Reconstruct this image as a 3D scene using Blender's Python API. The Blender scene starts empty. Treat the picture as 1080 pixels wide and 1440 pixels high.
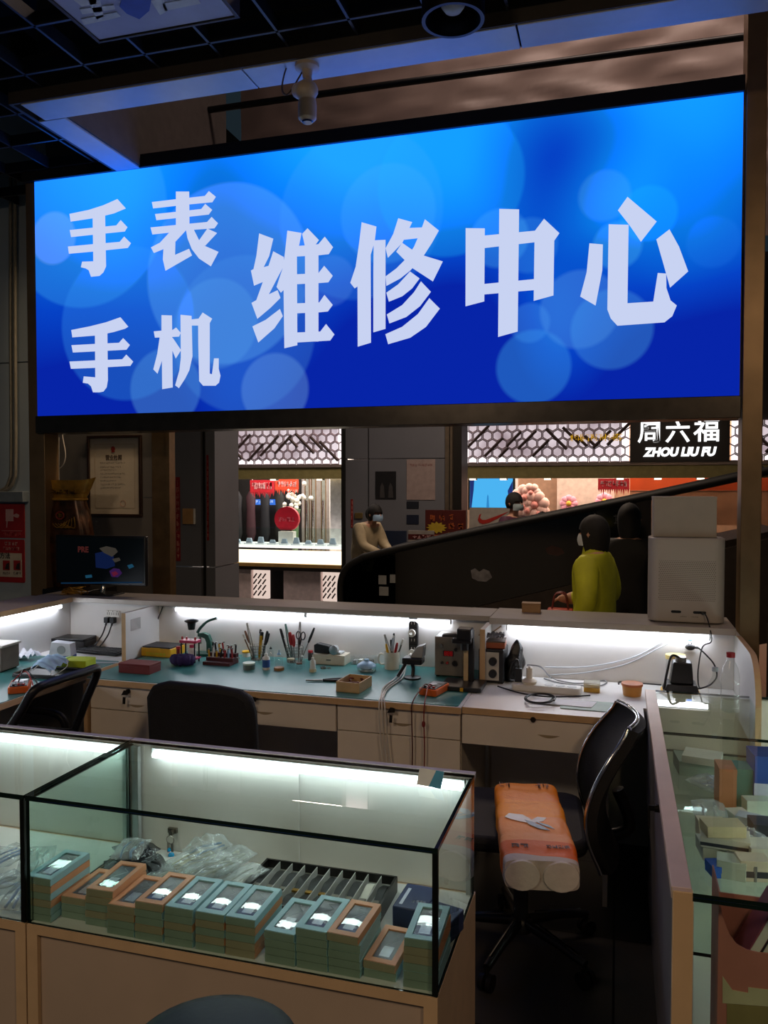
import bpy, bmesh, math, random
from mathutils import Vector, Matrix, noise
random.seed(7)
S = bpy.context.scene
COL = S.collection
PI = math.pi
R = math.radians

# ---------------------------------------------------------------- camera
F_PX, YAW, PITCH, CAM_Z = 1128.6, R(16.25), R(1.80), 1.65
cam_data = bpy.data.cameras.new('camera')
cam = bpy.data.objects.new('camera', cam_data)
COL.objects.link(cam)
cam.location = (0, 0, CAM_Z)
cam.rotation_euler = (PI / 2 - PITCH, 0, YAW)
cam_data.sensor_fit = 'VERTICAL'
cam_data.sensor_height = 36.0
cam_data.lens = F_PX / 1440 * 36.0
cam_data.clip_start = 0.02
S.camera = cam
_fw = Vector((-math.sin(YAW) * math.cos(PITCH), math.cos(YAW) * math.cos(PITCH), -math.sin(PITCH)))
_rt = Vector((math.cos(YAW), math.sin(YAW), 0))
_up = _rt.cross(_fw)

def at(u, v, x=None, y=None, z=None):
    """surveying helper: the point of a known plane seen in a given direction"""
    d = _fw + _rt * ((u - 540) / F_PX) + _up * ((720 - v) / F_PX)
    t = x / d.x if x is not None else (y / d.y if y is not None else (z - CAM_Z) / d.z)
    return Vector((0, 0, CAM_Z)) + d * t

# ---------------------------------------------------------------- materials
def lin(c):
    if isinstance(c, str):
        c = tuple(int(c[i:i + 2], 16) / 255 for i in (0, 2, 4))
    return tuple((a / 12.92 if a <= .04045 else ((a + .055) / 1.055) ** 2.4) for a in c[:3]) + (1,)

MATS = {}
def mat(name, col='808080', rough=.5, metal=0, var=.12, scale=14, bump=0, bscale=60, emit=None, estr=1, spec=.5, coat=0, sheen=0):
    if name in MATS: return MATS[name]
    m = bpy.data.materials.new(name); MATS[name] = m
    m.use_nodes = True
    nt = m.node_tree; n = nt.nodes; L = nt.links
    b = n['Principled BSDF']
    c = lin(col)
    b.inputs['Roughness'].default_value = rough
    b.inputs['Metallic'].default_value = metal
    b.inputs['Specular IOR Level'].default_value = spec
    if coat: b.inputs['Coat Weight'].default_value = coat; b.inputs['Coat Roughness'].default_value = .08
    tc = n.new('ShaderNodeTexCoord')
    if var:
        nz = n.new('ShaderNodeTexNoise'); nz.inputs['Scale'].default_value = scale; nz.inputs['Detail'].default_value = 3
        L.new(tc.outputs['Object'], nz.inputs['Vector'])
        r = n.new('ShaderNodeValToRGB')
        r.color_ramp.elements[0].position = .3; r.color_ramp.elements[1].position = .7
        r.color_ramp.elements[0].color = tuple(max(0, k * (1 - var)) for k in c[:3]) + (1,)
        r.color_ramp.elements[1].color = tuple(min(1, k * (1 + var)) for k in c[:3]) + (1,)
        L.new(nz.outputs['Fac'], r.inputs['Fac']); L.new(r.outputs['Color'], b.inputs['Base Color'])
    else:
        b.inputs['Base Color'].default_value = c
    if bump:
        nb = n.new('ShaderNodeTexNoise'); nb.inputs['Scale'].default_value = bscale; nb.inputs['Detail'].default_value = 4
        L.new(tc.outputs['Object'], nb.inputs['Vector'])
        bp = n.new('ShaderNodeBump'); bp.inputs['Strength'].default_value = bump; bp.inputs['Distance'].default_value = .01
        L.new(nb.outputs['Fac'], bp.inputs['Height']); L.new(bp.outputs['Normal'], b.inputs['Normal'])
    if emit is not None:
        b.inputs['Emission Color'].default_value = lin(emit); b.inputs['Emission Strength'].default_value = estr
    return m

def glassmat(name, tint=(.93, .98, .955), rough=0.0, ior=1.5, haze=0.0, hazecol='dfe6e6', bump=0, bscale=30, cap=1.0):
    if name in MATS: return MATS[name]
    m = bpy.data.materials.new(name); MATS[name] = m
    m.use_nodes = True
    nt = m.node_tree; n = nt.nodes; L = nt.links
    n.remove(n['Principled BSDF']); out = n['Material Output']
    tr = n.new('ShaderNodeBsdfTransparent'); tr.inputs['Color'].default_value = tint + (1,)
    gl = n.new('ShaderNodeBsdfGlossy'); gl.inputs['Roughness'].default_value = rough
    fr = n.new('ShaderNodeFresnel'); fr.inputs['IOR'].default_value = ior
    mx = n.new('ShaderNodeMixShader')
    ge = n.new('ShaderNodeNewGeometry'); iv = n.new('ShaderNodeMath'); iv.operation = 'SUBTRACT'; iv.inputs[0].default_value = 1
    L.new(ge.outputs['Backfacing'], iv.inputs[1]); mq = n.new('ShaderNodeMath'); mq.operation = 'MULTIPLY'
    L.new(fr.outputs[0], mq.inputs[0]); L.new(iv.outputs[0], mq.inputs[1]); fac = mq.outputs[0]
    if cap != 1.0:
        mu = n.new('ShaderNodeMath'); mu.operation = 'MULTIPLY'; mu.inputs[1].default_value = cap
        L.new(fac, mu.inputs[0]); fac = mu.outputs[0]
    L.new(fac, mx.inputs[0]); L.new(tr.outputs[0], mx.inputs[1]); L.new(gl.outputs[0], mx.inputs[2])
    last = mx.outputs[0]
    if haze:
        df = n.new('ShaderNodeBsdfDiffuse'); df.inputs['Color'].default_value = lin(hazecol)
        m2 = n.new('ShaderNodeMixShader'); m2.inputs[0].default_value = haze
        L.new(last, m2.inputs[1]); L.new(df.outputs[0], m2.inputs[2]); last = m2.outputs[0]
    if bump:
        tc = n.new('ShaderNodeTexCoord'); nb = n.new('ShaderNodeTexNoise'); nb.inputs['Scale'].default_value = bscale
        L.new(tc.outputs['Object'], nb.inputs['Vector'])
        bp = n.new('ShaderNodeBump'); bp.inputs['Strength'].default_value = bump; bp.inputs['Distance'].default_value = .01
        L.new(nb.outputs['Fac'], bp.inputs['Height'])
        L.new(bp.outputs['Normal'], gl.inputs['Normal']); L.new(bp.outputs['Normal'], fr.inputs['Normal'])
    L.new(last, out.inputs[0])
    return m

def emat(name, col, s=1.0, var=0, scale=5):
    if name in MATS: return MATS[name]
    m = bpy.data.materials.new(name); MATS[name] = m
    m.use_nodes = True
    nt = m.node_tree; n = nt.nodes
    n.remove(n['Principled BSDF'])
    e = n.new('ShaderNodeEmission'); e.inputs[0].default_value = lin(col); e.inputs[1].default_value = s
    nt.links.new(e.outputs[0], n['Material Output'].inputs[0])
    return m

# ---------------------------------------------------------------- mesh builder
class MB:
    def __init__(s): s.v = []; s.f = []; s.m = []
    def add(s, vs, fs, mi=0, M=None):
        b = len(s.v)
        for p in vs:
            p = Vector(p); s.v.append(M @ p if M is not None else p)
        for f in fs:
            s.f.append([b + i for i in f]); s.m.append(mi)
        return s
    def box(s, x0, x1, y0, y1, z0, z1, mi=0, M=None):
        if x0 > x1: x0, x1 = x1, x0
        if y0 > y1: y0, y1 = y1, y0
        if z0 > z1: z0, z1 = z1, z0
        vs = [(x0, y0, z0), (x1, y0, z0), (x1, y1, z0), (x0, y1, z0), (x0, y0, z1), (x1, y0, z1), (x1, y1, z1), (x0, y1, z1)]
        return s.add(vs, [(3, 2, 1, 0), (4, 5, 6, 7), (0, 1, 5, 4), (1, 2, 6, 5), (2, 3, 7, 6), (3, 0, 4, 7)], mi, M)
    def pane(s, x0, x1, y0, y1, z0, z1, mi=0, edge=1, M=None):
        """a glass pane: the two broad faces in one material, the cut edges in another"""
        n = len(s.f); s.box(x0, x1, y0, y1, z0, z1, edge, M)
        d = (abs(z1 - z0), abs(y1 - y0), abs(x1 - x0)); k = d.index(min(d))
        for i in ((0, 1), (2, 4), (3, 5))[k]: s.m[n + i] = mi
        return s
    def prism(s, poly, d0, d1, ax='z', mi=0, M=None):
        def pt(a, b, d): return {'z': (a, b, d), 'y': (a, d, b), 'x': (d, a, b)}[ax]
        n = len(poly)
        vs = [pt(a, b, d0) for a, b in poly] + [pt(a, b, d1) for a, b in poly]
        fs = [list(range(n))[::-1], list(range(n, 2 * n))] + [(i, (i + 1) % n, n + (i + 1) % n, n + i) for i in range(n)]
        return s.add(vs, fs, mi, M)
    def lathe(s, prof, n=20, c=(0, 0, 0), mi=0, M=None, sx=1, sy=1):
        vs = []; fs = []; k = len(prof)
        for r, z in prof:
            for i in range(n):
                a = 2 * PI * i / n
                vs.append((c[0] + r * sx * math.cos(a), c[1] + r * sy * math.sin(a), c[2] + z))
        for j in range(k - 1):
            for i in range(n):
                fs.append((j * n + i, j * n + (i + 1) % n, (j + 1) * n + (i + 1) % n, (j + 1) * n + i))
        if prof[0][0] > 1e-5: fs.append(list(range(n))[::-1])
        if prof[-1][0] > 1e-5: fs.append([(k - 1) * n + i for i in range(n)])
        return s.add(vs, fs, mi, M)
    def cyl(s, a, b, r, n=12, mi=0, r2=None): return s.tube([a, b], r, n, mi, r2=r2)
    def tube(s, path, r, n=8, mi=0, closed=False, r2=None):
        P = [Vector(p) for p in path]; k = len(P)
        rs = r if isinstance(r, (list, tuple)) else [r + ((r2 - r) * i / (k - 1) if r2 is not None else 0) for i in range(k)]
        vs = []; fs = []; up = None
        for i in range(k):
            t = (P[(i + 1) % k] - P[i - 1]) if closed else (P[min(i + 1, k - 1)] - P[max(i - 1, 0)])
            if t.length < 1e-9: t = Vector((0, 0, 1))
            t.normalize()
            if up is None: up = Vector((0, 0, 1)) if abs(t.z) < .9 else Vector((1, 0, 0))
            x = up - t * up.dot(t)
            if x.length < 1e-6: x = t.orthogonal()
            x.normalize(); y = t.cross(x); up = x
            for j in range(n):
                a = 2 * PI * j / n
                vs.append(P[i] + (x * math.cos(a) + y * math.sin(a)) * rs[i])
        for i in range(k if closed else k - 1):
            for j in range(n):
                i2 = (i + 1) % k
                fs.append((i * n + j, i * n + (j + 1) % n, i2 * n + (j + 1) % n, i2 * n + j))
        if not closed: fs += [list(range(n))[::-1], [(k - 1) * n + j for j in range(n)]]
        return s.add(vs, fs, mi)
    def ball(s, c, rx, ry=None, rz=None, n=14, mi=0, jit=0, M=None):
        ry = ry or rx; rz = rz or rx; h = n // 2; vs = []; fs = []
        for i in range(h + 1):
            th = PI * i / h
            for j in range(n):
                a = 2 * PI * j / n
                d = Vector((math.sin(th) * math.cos(a), math.sin(th) * math.sin(a), -math.cos(th)))
                k = 1 + (jit * noise.noise(d * 3 + Vector(c) * 9) if jit else 0)
                vs.append((c[0] + d.x * rx * k, c[1] + d.y * ry * k, c[2] + d.z * rz * k))
        for i in range(h):
            for j in range(n):
                fs.append((i * n + j, i * n + (j + 1) % n, (i + 1) * n + (j + 1) % n, (i + 1) * n + j))
        return s.add(vs, fs, mi, M)
    def sheet(s, fn, nu, nv, th=0, mi=0, M=None):
        vs = [Vector(fn(i / nu, j / nv)) for j in range(nv + 1) for i in range(nu + 1)]
        w = nu + 1
        fs = [(j * w + i, j * w + i + 1, (j + 1) * w + i + 1, (j + 1) * w + i) for j in range(nv) for i in range(nu)]
        if th:
            k = len(vs); nr = []
            for j in range(nv + 1):
                for i in range(nu + 1):
                    a = vs[j * w + min(i + 1, nu)] - vs[j * w + max(i - 1, 0)]
                    b = vs[min(j + 1, nv) * w + i] - vs[max(j - 1, 0) * w + i]
                    q = a.cross(b); nr.append(q.normalized() if q.length > 1e-12 else Vector((0, 0, 1)))
            vs = vs + [p - q * th for p, q in zip(vs, nr)]
            fs2 = [tuple(k + i for i in f[::-1]) for f in fs]
            ring = [i for i in range(w)] + [j * w + nu for j in range(1, nv + 1)] + [nv * w + i for i in range(nu - 1, -1, -1)] + [j * w for j in range(nv - 1, 0, -1)]
            fs3 = [(ring[(i + 1) % len(ring)], ring[i], k + ring[i], k + ring[(i + 1) % len(ring)]) for i in range(len(ring))]
            fs = fs + fs2 + fs3
        return s.add(vs, fs, mi, M)
    def build(s, name, mats, parent=None, loc=None, rot=None, smooth=0, bevel=0, sub=0, world=False):
        """link the collected shapes as ONE mesh object; world=True: the vertices are room coordinates"""
        me = bpy.data.meshes.new(name)
        off = Vector((0, 0, 0))
        if parent is not None and world:
            p = parent
            while p is not None: off += p.location; p = p.parent
        if parent is None and world and s.v:
            xs = [v.x for v in s.v]; ys = [v.y for v in s.v]
            off = Vector(((min(xs) + max(xs)) / 2, (min(ys) + max(ys)) / 2, min(v.z for v in s.v)))
        me.from_pydata([tuple(v - off) for v in s.v], [], s.f)
        mats = mats if isinstance(mats, (list, tuple)) else [mats]
        for m in mats: me.materials.append(m)
        me.polygons.foreach_set('material_index', s.m)
        if smooth:
            me.polygons.foreach_set('use_smooth', [True] * len(s.f)); me.set_sharp_from_angle(angle=R(smooth))
        me.update()
        o = bpy.data.objects.new(name, me); COL.objects.link(o)
        if parent is not None: o.parent = parent
        elif world: o.location = off
        if loc is not None: o.location = loc
        if rot is not None: o.rotation_euler = rot
        if bevel:
            b = o.modifiers.new('bevel', 'BEVEL'); b.width = bevel; b.segments = 2; b.limit_method = 'ANGLE'; b.angle_limit = R(40)
            if not smooth:
                me.polygons.foreach_set('use_smooth', [True] * len(s.f)); me.set_sharp_from_angle(angle=R(30))
        if sub:
            b = o.modifiers.new('subdivision', 'SUBSURF'); b.levels = sub; b.render_levels = sub
        return o

def tag(o, label=None, cat=None, group=None, kind=None):
    if label: o['label'] = label
    if cat: o['category'] = cat
    if group: o['group'] = group
    if kind: o['kind'] = kind
    return o

def T(name, label, cat, loc=(0, 0, 0), rz=0, group=None):
    o = bpy.data.objects.new(name, None); COL.objects.link(o)
    o.empty_display_size = .05
    o.location = loc; o.rotation_euler = (0, 0, rz)
    return tag(o, label, cat, group)

def struct(o): o['kind'] = 'structure'; return o

def copy_tree(o, parent=None):
    c = o.copy(); COL.objects.link(c)
    c.parent = parent
    for ch in [k for k in bpy.data.objects if k.parent == o]: copy_tree(ch, c)
    return c

def dup(o, loc, rz=0, label=None, rot=None):
    c = copy_tree(o); c.location = loc
    c.rotation_euler = rot if rot is not None else (0, 0, rz)
    if label: c['label'] = label
    return c

def spline(pts, k=8, closed=False):
    P = [Vector(p) for p in pts]; n = len(P); out = []
    rng = range(n) if closed else range(n - 1)
    for i in rng:
        p0 = P[i - 1] if (closed or i > 0) else P[0]; p1 = P[i]; p2 = P[(i + 1) % n]
        p3 = P[(i + 2) % n] if (closed or i + 2 < n) else P[n - 1]
        for j in range(k):
            t = j / k
            out.append(.5 * ((2 * p1) + (p2 - p0) * t + (2 * p0 - 5 * p1 + 4 * p2 - p3) * t * t + (3 * p1 - p0 - 3 * p2 + p3) * t ** 3))
    if not closed: out.append(P[-1])
    return out

def cable(pts, r, m, label, name='power_cable', cat='cable', group=None, k=8):
    o = MB().tube(spline(pts, k), r, 6).build(name, m, world=True, smooth=60)
    return tag(o, label, cat, group)

def rrect(x0, x1, y0, y1, r, k=5):
    out = []
    for cx, cy, a0 in ((x1 - r, y0 + r, -90), (x1 - r, y1 - r, 0), (x0 + r, y1 - r, 90), (x0 + r, y0 + r, 180)):
        for i in range(k + 1):
            a = R(a0 + 90 * i / k); out.append((cx + r * math.cos(a), cy + r * math.sin(a)))
    return out

def text_mesh(name, body, size, m, parent=None, M=None, depth=.001, bold=0, world=False, width=None, shear=0):
    """lettering turned into a mesh; text lies in local XZ facing -Y, centred"""
    cu = bpy.data.curves.new(name, 'FONT'); cu.body = body; cu.size = size
    cu.align_x = 'CENTER'; cu.align_y = 'CENTER'; cu.extrude = depth / 2; cu.offset = bold; cu.shear = shear; cu.resolution_u = 3
    ob = bpy.data.objects.new(name, cu); COL.objects.link(ob)
    dg = bpy.context.evaluated_depsgraph_get(); dg.update()
    me0 = ob.evaluated_get(dg).to_mesh()
    vs = [v.co.copy() for v in me0.vertices]; fs = [list(p.vertices) for p in me0.polygons]
    ob.evaluated_get(dg).to_mesh_clear()
    bpy.data.objects.remove(ob); bpy.data.curves.remove(cu)
    if width and vs:
        w = max(v.x for v in vs) - min(v.x for v in vs); k = width / w
        for v in vs: v.x *= k
    Rx = Matrix.Rotation(PI / 2, 4, 'X')
    A = (M or Matrix.Identity(4)) @ Rx
    return MB().add(vs, fs, 0, A).build(name, m, parent, world=world)

def marks(mb, x0, x1, z0, z1, n, y, seed=1, mi=0, dens=7, vertical=False, th=.0006):
    """a line of printed characters too small to read: each a little knot of strokes, on the plane y"""
    rnd = random.Random(seed)
    for i in range(n):
        if vertical:
            h = (z1 - z0) / n; a0, a1 = x0, x1; b0, b1 = z1 - (i + .9) * h, z1 - (i + .1) * h
        else:
            w = (x1 - x0) / n; a0, a1 = x0 + (i + .08) * w, x0 + (i + .92) * w; b0, b1 = z0, z1
        t = min(a1 - a0, b1 - b0) * .13
        for k in range(dens):
            if rnd.random() < .55:
                zz = b0 + (b1 - b0) * rnd.choice((.05, .3, .5, .7, .88)); p, q = sorted((rnd.choice((0, .1, .45)), rnd.choice((.55, .9, 1))))
                mb.box(a0 + (a1 - a0) * p, a0 + (a1 - a0) * q, y - th, y, zz, zz + t, mi)
            else:
                xx = a0 + (a1 - a0) * rnd.choice((.05, .3, .5, .7, .86)); p, q = sorted((rnd.choice((0, .1, .4)), rnd.choice((.6, .9, 1))))
                mb.box(xx, xx + t, y - th, y, b0 + (b1 - b0) * p, b0 + (b1 - b0) * q, mi)
    return mb

# ---------------------------------------------------------------- palette
LAM = mat('cream_laminate', 'e0d6c8', .42, var=.05, scale=6)
LAMW = mat('white_laminate', 'dcdad8', .4, var=.04, scale=5)
EDGE = mat('beige_edge_band', 'c8a67c', .5, var=.08)
BLACKP = mat('black_plastic', '0d0d0f', .4, var=.2)
BLACKM = mat('black_mesh_fabric', '08080a', .8, var=.3, bump=.3, bscale=300)
RUBBER = mat('black_rubber', '111112', .7)
CHROME = mat('chrome', 'd5d5d8', .15, 1, var=.05)
STEEL = mat('brushed_steel', '8d8880', .35, 1, var=.15, scale=30)
WHITEP = mat('white_plastic', 'e6e4de', .4, var=.05)
GREYP = mat('grey_plastic', '8a8a88', .5)
GLASS = glassmat('case_glass', (.90, .968, .945))
GEDGE = mat('glass_cut_edge', '0c211d', .15, var=.2)
CLEAR = glassmat('clear_plastic', (.97, .98, .98), .05, 1.45, .05)
FILM = glassmat('crinkled_clear_film', (.95, .97, .98), .12, 1.6, .24, 'e4ecf0', .8, 40)
TUBE2 = emat('case_led_light', 'eef6f4', 17.0)
TUBE = emat('led_tube_light', 'eef4ff', 17.0)
WOOD = mat('pale_wood', 'b98f5c', .55, bump=.1)
# ================================================================ SETTING
def tilemat():
    m = bpy.data.materials.new('dark_floor_tiles'); m.use_nodes = True
    nt = m.node_tree; n = nt.nodes; L = nt.links; b = n['Principled BSDF']
    tc = n.new('ShaderNodeTexCoord'); br = n.new('ShaderNodeTexBrick')
    br.offset = 0; br.inputs['Scale'].default_value = 1
    br.inputs['Brick Width'].default_value = .6; br.inputs['Row Height'].default_value = .6; br.inputs['Mortar Size'].default_value = .004
    br.inputs['Color1'].default_value = lin('4a4845'); br.inputs['Color2'].default_value = lin('44423f'); br.inputs['Mortar'].default_value = lin('0c0b0a')
    L.new(tc.outputs['Object'], br.inputs['Vector']); L.new(br.outputs['Color'], b.inputs['Base Color'])
    b.inputs['Roughness'].default_value = .28
    return m
fl = MB().box(-7, 6, -3, 16, -.05, 0).build('floor', tilemat()); struct(fl)

BLKPAINT = mat('black_painted_metal', '101114', .45, var=.2)
GRID = mat('black_ceiling_grid', '2a2c33', .4, var=.2)
PANELW = mat('white_ceiling_panel', 'c9cbd2', .32, var=.04)
g = MB(); zb, zt = 3.56, 3.62; P_ = .317
k = 0
y = 3.17
while y > -1.2:
    g.box(-5.2, 2.6, y - .006, y + .006, zb, zt); y -= P_
x = -2.343 - 9 * P_
while x < 2.6:
    g.box(x - .006, x + .006, -1.2, 3.30 if x > -2.85 else 4.6, zb, zt); x += P_
for j in range(1, 5): g.box(-5.2, -2.87, 3.17 + j * P_ - .006, 3.17 + j * P_ + .006, zb, zt)
ceil = struct(g.build('ceiling', GRID))
slab = MB().box(-6.5, 3.4, -1.6, 3.31, 4.25, 4.35).box(-6.5, -2.86, 3.31, 6.0, 4.25, 4.35).box(-6.5, 4, 3.31, 6.0, 5.4, 5.5)
struct(slab.build('ceiling_slab', mat('black_ceiling_void', '060607', .9)))
# pale panels lining the opening in the ceiling, with open joints between them
t = MB(); xs = [-2.80, at(351, 110, z=3.5).x, at(729, 50, z=3.5).x, 1.25, 2.6]
for a, b in zip(xs, xs[1:]): t.box(a + .004, b - .004, 3.30, 3.475, 3.5, 3.512)
t.box(-2.84, -2.685, 3.479, 4.14, 3.5, 3.512)
struct(t.build('trim_1', PANELW, bevel=.002))
t = MB().box(-2.84, 2.6, 3.29, 3.30, 3.505, 3.72).box(-2.86, -2.84, 3.29, 4.6, 3.505, 3.9)
struct(t.build('trim_2', mat('dark_bronze_fascia', '3a332c', .5)))
t = MB().box(-2.84, 2.6, 3.475, 3.485, 3.512, 4.25).box(-2.685, -2.675, 3.479, 5.2, 3.512, 4.6)
struct(t.build('trim_3', mat('grey_void_lining', '5a5350', .7)))

SHEET = mat('brown_plastic_sheeting', '83726b', .42, var=.12, scale=3)
def wr(u, v):
    x = -2.6 + 6.6 * u; z = 3.15 + 2.1 * v
    q = Vector((x * 1.3 + z * .9, z * 1.1 - x * .4, 0))
    q2 = Vector((x * 1.1 + z * 2.2, z * 2.6 - x * .5, 0))
    return (x, 5.3 - .03 * abs(noise.noise(q * 1.3)) - .03 * abs(noise.noise(q2 * 2.2 + Vector((3, 1, 0)))) - .006 * noise.noise(q * 11), z)
struct(MB().sheet(wr, 150, 60).build('wall_back', SHEET, smooth=180))
t = MB().box(at(228, 200, y=5.2).x - .03, at(228, 200, y=5.2).x + .02, 5.16, 5.2, 3.2, 4.6).box(-4, at(228, 200, y=5.2).x, 5.22, 5.24, 3.2, 4.6)
struct(t.build('wall_recess', mat('plain_brown_board', '584a46', .6)))
pp = [at(228, 164, y=4.95), at(540, 120, y=4.95), at(800, 85, y=4.95), at(1060, 50, y=4.95)]
tag(MB().tube(spline(pp, 6), .022, 8).build('ceiling_pipe', BLACKP, world=True, smooth=60), 'dark pipe running along the wrinkled brown sheeting above the blue sign', 'pipe')

# left wall of grey-blue panels and the dressed column behind the counter
PANEL = mat('grey_blue_wall_panel', 'a3b2bf', .4, var=.06, scale=3)
PANEL2 = mat('grey_column_panel', '6b6866', .4, var=.06, scale=3)
TRIMM = mat('bronze_metal_trim', '8a7152', .35, .8, var=.15)
xe = at(216, 700, y=4.62).x; xt = at(242, 700, y=4.62).x; xl = at(36, 700, y=4.62).x
t = MB()
zs = at(18, 510, y=4.62).z
t.box(-7, -3.72, 4.62, 4.7, 0, zs - .004).box(-7, -3.72, 4.62, 4.7, zs + .004, 4.2)
struct(t.build('wall_left', PANEL))
zc = at(150, 700, y=4.62).z
t = MB().box(-3.716, xe, 4.62, 4.68, 0, zc).box(-3.716, xe, 4.62, 4.68, zc + .004, 4.2)
struct(t.build('column', PANEL2))
t = MB().box(xe + .002, xt - .03, 4.6, 4.68, 0, 4.2).box(xt - .026, xt, 4.59, 4.66, 0, 4.2)
struct(t.build('trim_4', TRIMM))
# cable trunk on the left wall
pts = [at(15, 250, y=4.58), at(15, 450, y=4.58), at(16, 640, y=4.58), at(13, 676, y=4.58), at(0, 690, y=4.58), at(-40, 694, y=4.58)]
cd = T('conduit', 'pair of grey conduits bending at the foot of the left wall panels', 'conduit', pts[2])
for dx in (0, .035):
    MB().tube(spline([p + Vector((dx, 0, 0)) for p in pts], 8), .012, 8).build('pipe', mat('grey_conduit', '7d7a70', .5), cd, world=True, smooth=60)
a, b = at(-30, 691, y=4.6), at(38, 706, y=4.6)
tag(MB().box(a.x, b.x, 4.56, 4.62, b.z, a.z).build('hydrant_box', mat('grey_steel_box', '7f8a93', .4, .3), world=True, bevel=.004), 'grey steel ledge box above the red fire hydrant sign on left wall', 'box')

# metal posts that carry the sign
POST = mat('brushed_bronze_post', '8b7355', .36, .55, var=.15, scale=6)
struct(MB().box(-3.50, -3.385, 4.16, 4.29, 0, 3.58).build('pillar_left', POST, bevel=.003))
struct(MB().box(.565, .655, 4.16, 4.29, 0, 4.3).build('pillar_right', POST, bevel=.003))

# ---------------------------------------------------------------- the blue lightbox sign
SX0, SX1, SZ0, SZ1, SY = -3.425, .550, 2.082, 3.503, 4.15
def signmat():
    m = bpy.data.materials.new('backlit_blue_print'); m.use_nodes = True
    nt = m.node_tree; n = nt.nodes; L = nt.links; n.remove(n['Principled BSDF'])
    tc = n.new('ShaderNodeTexCoord'); sp = n.new('ShaderNodeSeparateXYZ'); L.new(tc.outputs['Object'], sp.inputs[0])
    cb = n.new('ShaderNodeCombineXYZ'); L.new(sp.outputs['X'], cb.inputs[0]); L.new(sp.outputs['Z'], cb.inputs[1])
    def mth(op, a, b=None, c=None):
        q = n.new('ShaderNodeMath'); q.operation = op
        for i, k in enumerate((a, b, c)):
            if k is None: continue
            if isinstance(k, (int, float)): q.inputs[i].default_value = k
            else: L.new(k, q.inputs[i])
        return q.outputs[0]
    def dist(u, v):
        p = at(u, v, y=SY)
        q = n.new('ShaderNodeVectorMath'); q.operation = 'DISTANCE'
        L.new(cb.outputs[0], q.inputs[0]); q.inputs[1].default_value = (p.x - SX0, p.z - SZ0, 0)
        return q.outputs['Value']
    ramp = n.new('ShaderNodeValToRGB'); cr = ramp.color_ramp
    cr.elements[0].position = 0; cr.elements[0].color = lin('0622a0')
    cr.elements[1].position = 1; cr.elements[1].color = lin('129cf4')
    for p, c in ((.3, '053fbe'), (.55, '0760d0'), (.8, '0a82e6')):
        e = cr.elements.new(p); e.color = lin(c)
    nz = n.new('ShaderNodeTexNoise'); nz.inputs['Scale'].default_value = 1.1; nz.inputs['Detail'].default_value = 1
    L.new(cb.outputs[0], nz.inputs['Vector'])
    h = mth('MULTIPLY_ADD', sp.outputs['Z'], 1 / (SZ1 - SZ0) * .8, -.07)
    h = mth('ADD', h, mth('MULTIPLY', mth('SUBTRACT', nz.outputs['Fac'], .5), .35))
    def blob(h, u, v, r, k):
        s_ = n.new('ShaderNodeMapRange'); s_.interpolation_type = 'SMOOTHSTEP'
        s_.inputs['From Min'].default_value = 0; s_.inputs['From Max'].default_value = r
        s_.inputs['To Min'].default_value = k; s_.inputs['To Max'].default_value = 0
        L.new(dist(u, v), s_.inputs['Value']); return mth('ADD', h, s_.outputs[0])
    for u, v, r, k in ((170, 290, .75, .3), (505, 240, .9, .28), (660, 240, .55, .25), (960, 230, .8, .28), (780, 215, .5, -.42), (590, 500, .8, -.35), (650, 470, .5, -.25),
                       (985, 520, .7, -.3), (860, 280, .4, .22), (110, 560, .6, -.12), (780, 470, .5, .25), (330, 560, .5, .18), (960, 400, .5, .12)):
        h = blob(h, u, v, r, k)
    cl = n.new('ShaderNodeClamp'); L.new(h, cl.inputs[0])
    L.new(cl.outputs[0], ramp.inputs['Fac']); col = ramp.outputs['Color']
    for u, v, ru, al, c in ((118, 300, 118, .22, '3fb4ff'), (75, 335, 33, .2, '9fd4ff'), (318, 385, 120, .24, '69beff'), (340, 470, 105, .13, '59b0f8'), (178, 455, 98, .2, '3ba0ff'),
                            (304, 455, 60, .18, '62b4f4'), (232, 546, 52, .22, '62b4f4'), (386, 548, 50, .2, '7cbcf6'), (545, 300, 70, .2, '4db0ff'), (505, 300, 120, .12, '4db0ff'), (465, 395, 36, .14, '69a8ff'),
                            (632, 255, 108, .22, '1fb2ff'), (702, 335, 44, .22, '4db8ff'), (745, 345, 42, .14, '4db8ff'), (850, 275, 40, .15, '5ac0ff'), (912, 300, 44, .3, '19b0ff'),
                            (868, 345, 38, .22, '4dc8ff'), (745, 454, 31, .24, '4aa0f4'), (750, 516, 56, .26, '3fa4f4'), (860, 463, 62, .22, '4faef4'), (815, 435, 60, .2, '62b0f2'), (1003, 340, 42, .12, '2b8cff')):
        c0 = at(u, v, y=SY); c1 = at(u + ru, v, y=SY)
        d = dist(u, v); r = (c1 - c0).length
        s_ = n.new('ShaderNodeMapRange'); s_.inputs['From Min'].default_value = r - .02; s_.inputs['From Max'].default_value = r
        s_.inputs['To Min'].default_value = al * .8; s_.inputs['To Max'].default_value = 0
        L.new(d, s_.inputs['Value'])
        mx = n.new('ShaderNodeMix'); mx.data_type = 'RGBA'
        L.new(s_.outputs[0], mx.inputs['Factor']); L.new(col, mx.inputs['A']); mx.inputs['B'].default_value = lin(c)
        col = mx.outputs['Result']
    # the print is lit brightly from behind: its strong blues reach well past display white
    sc_ = n.new('ShaderNodeSeparateColor'); L.new(col, sc_.inputs[0])
    bl = mth('ADD', sc_.outputs[2], mth('MULTIPLY', mth('MAXIMUM', mth('SUBTRACT', sc_.outputs[2], .70), 0), 6.5))
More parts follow.
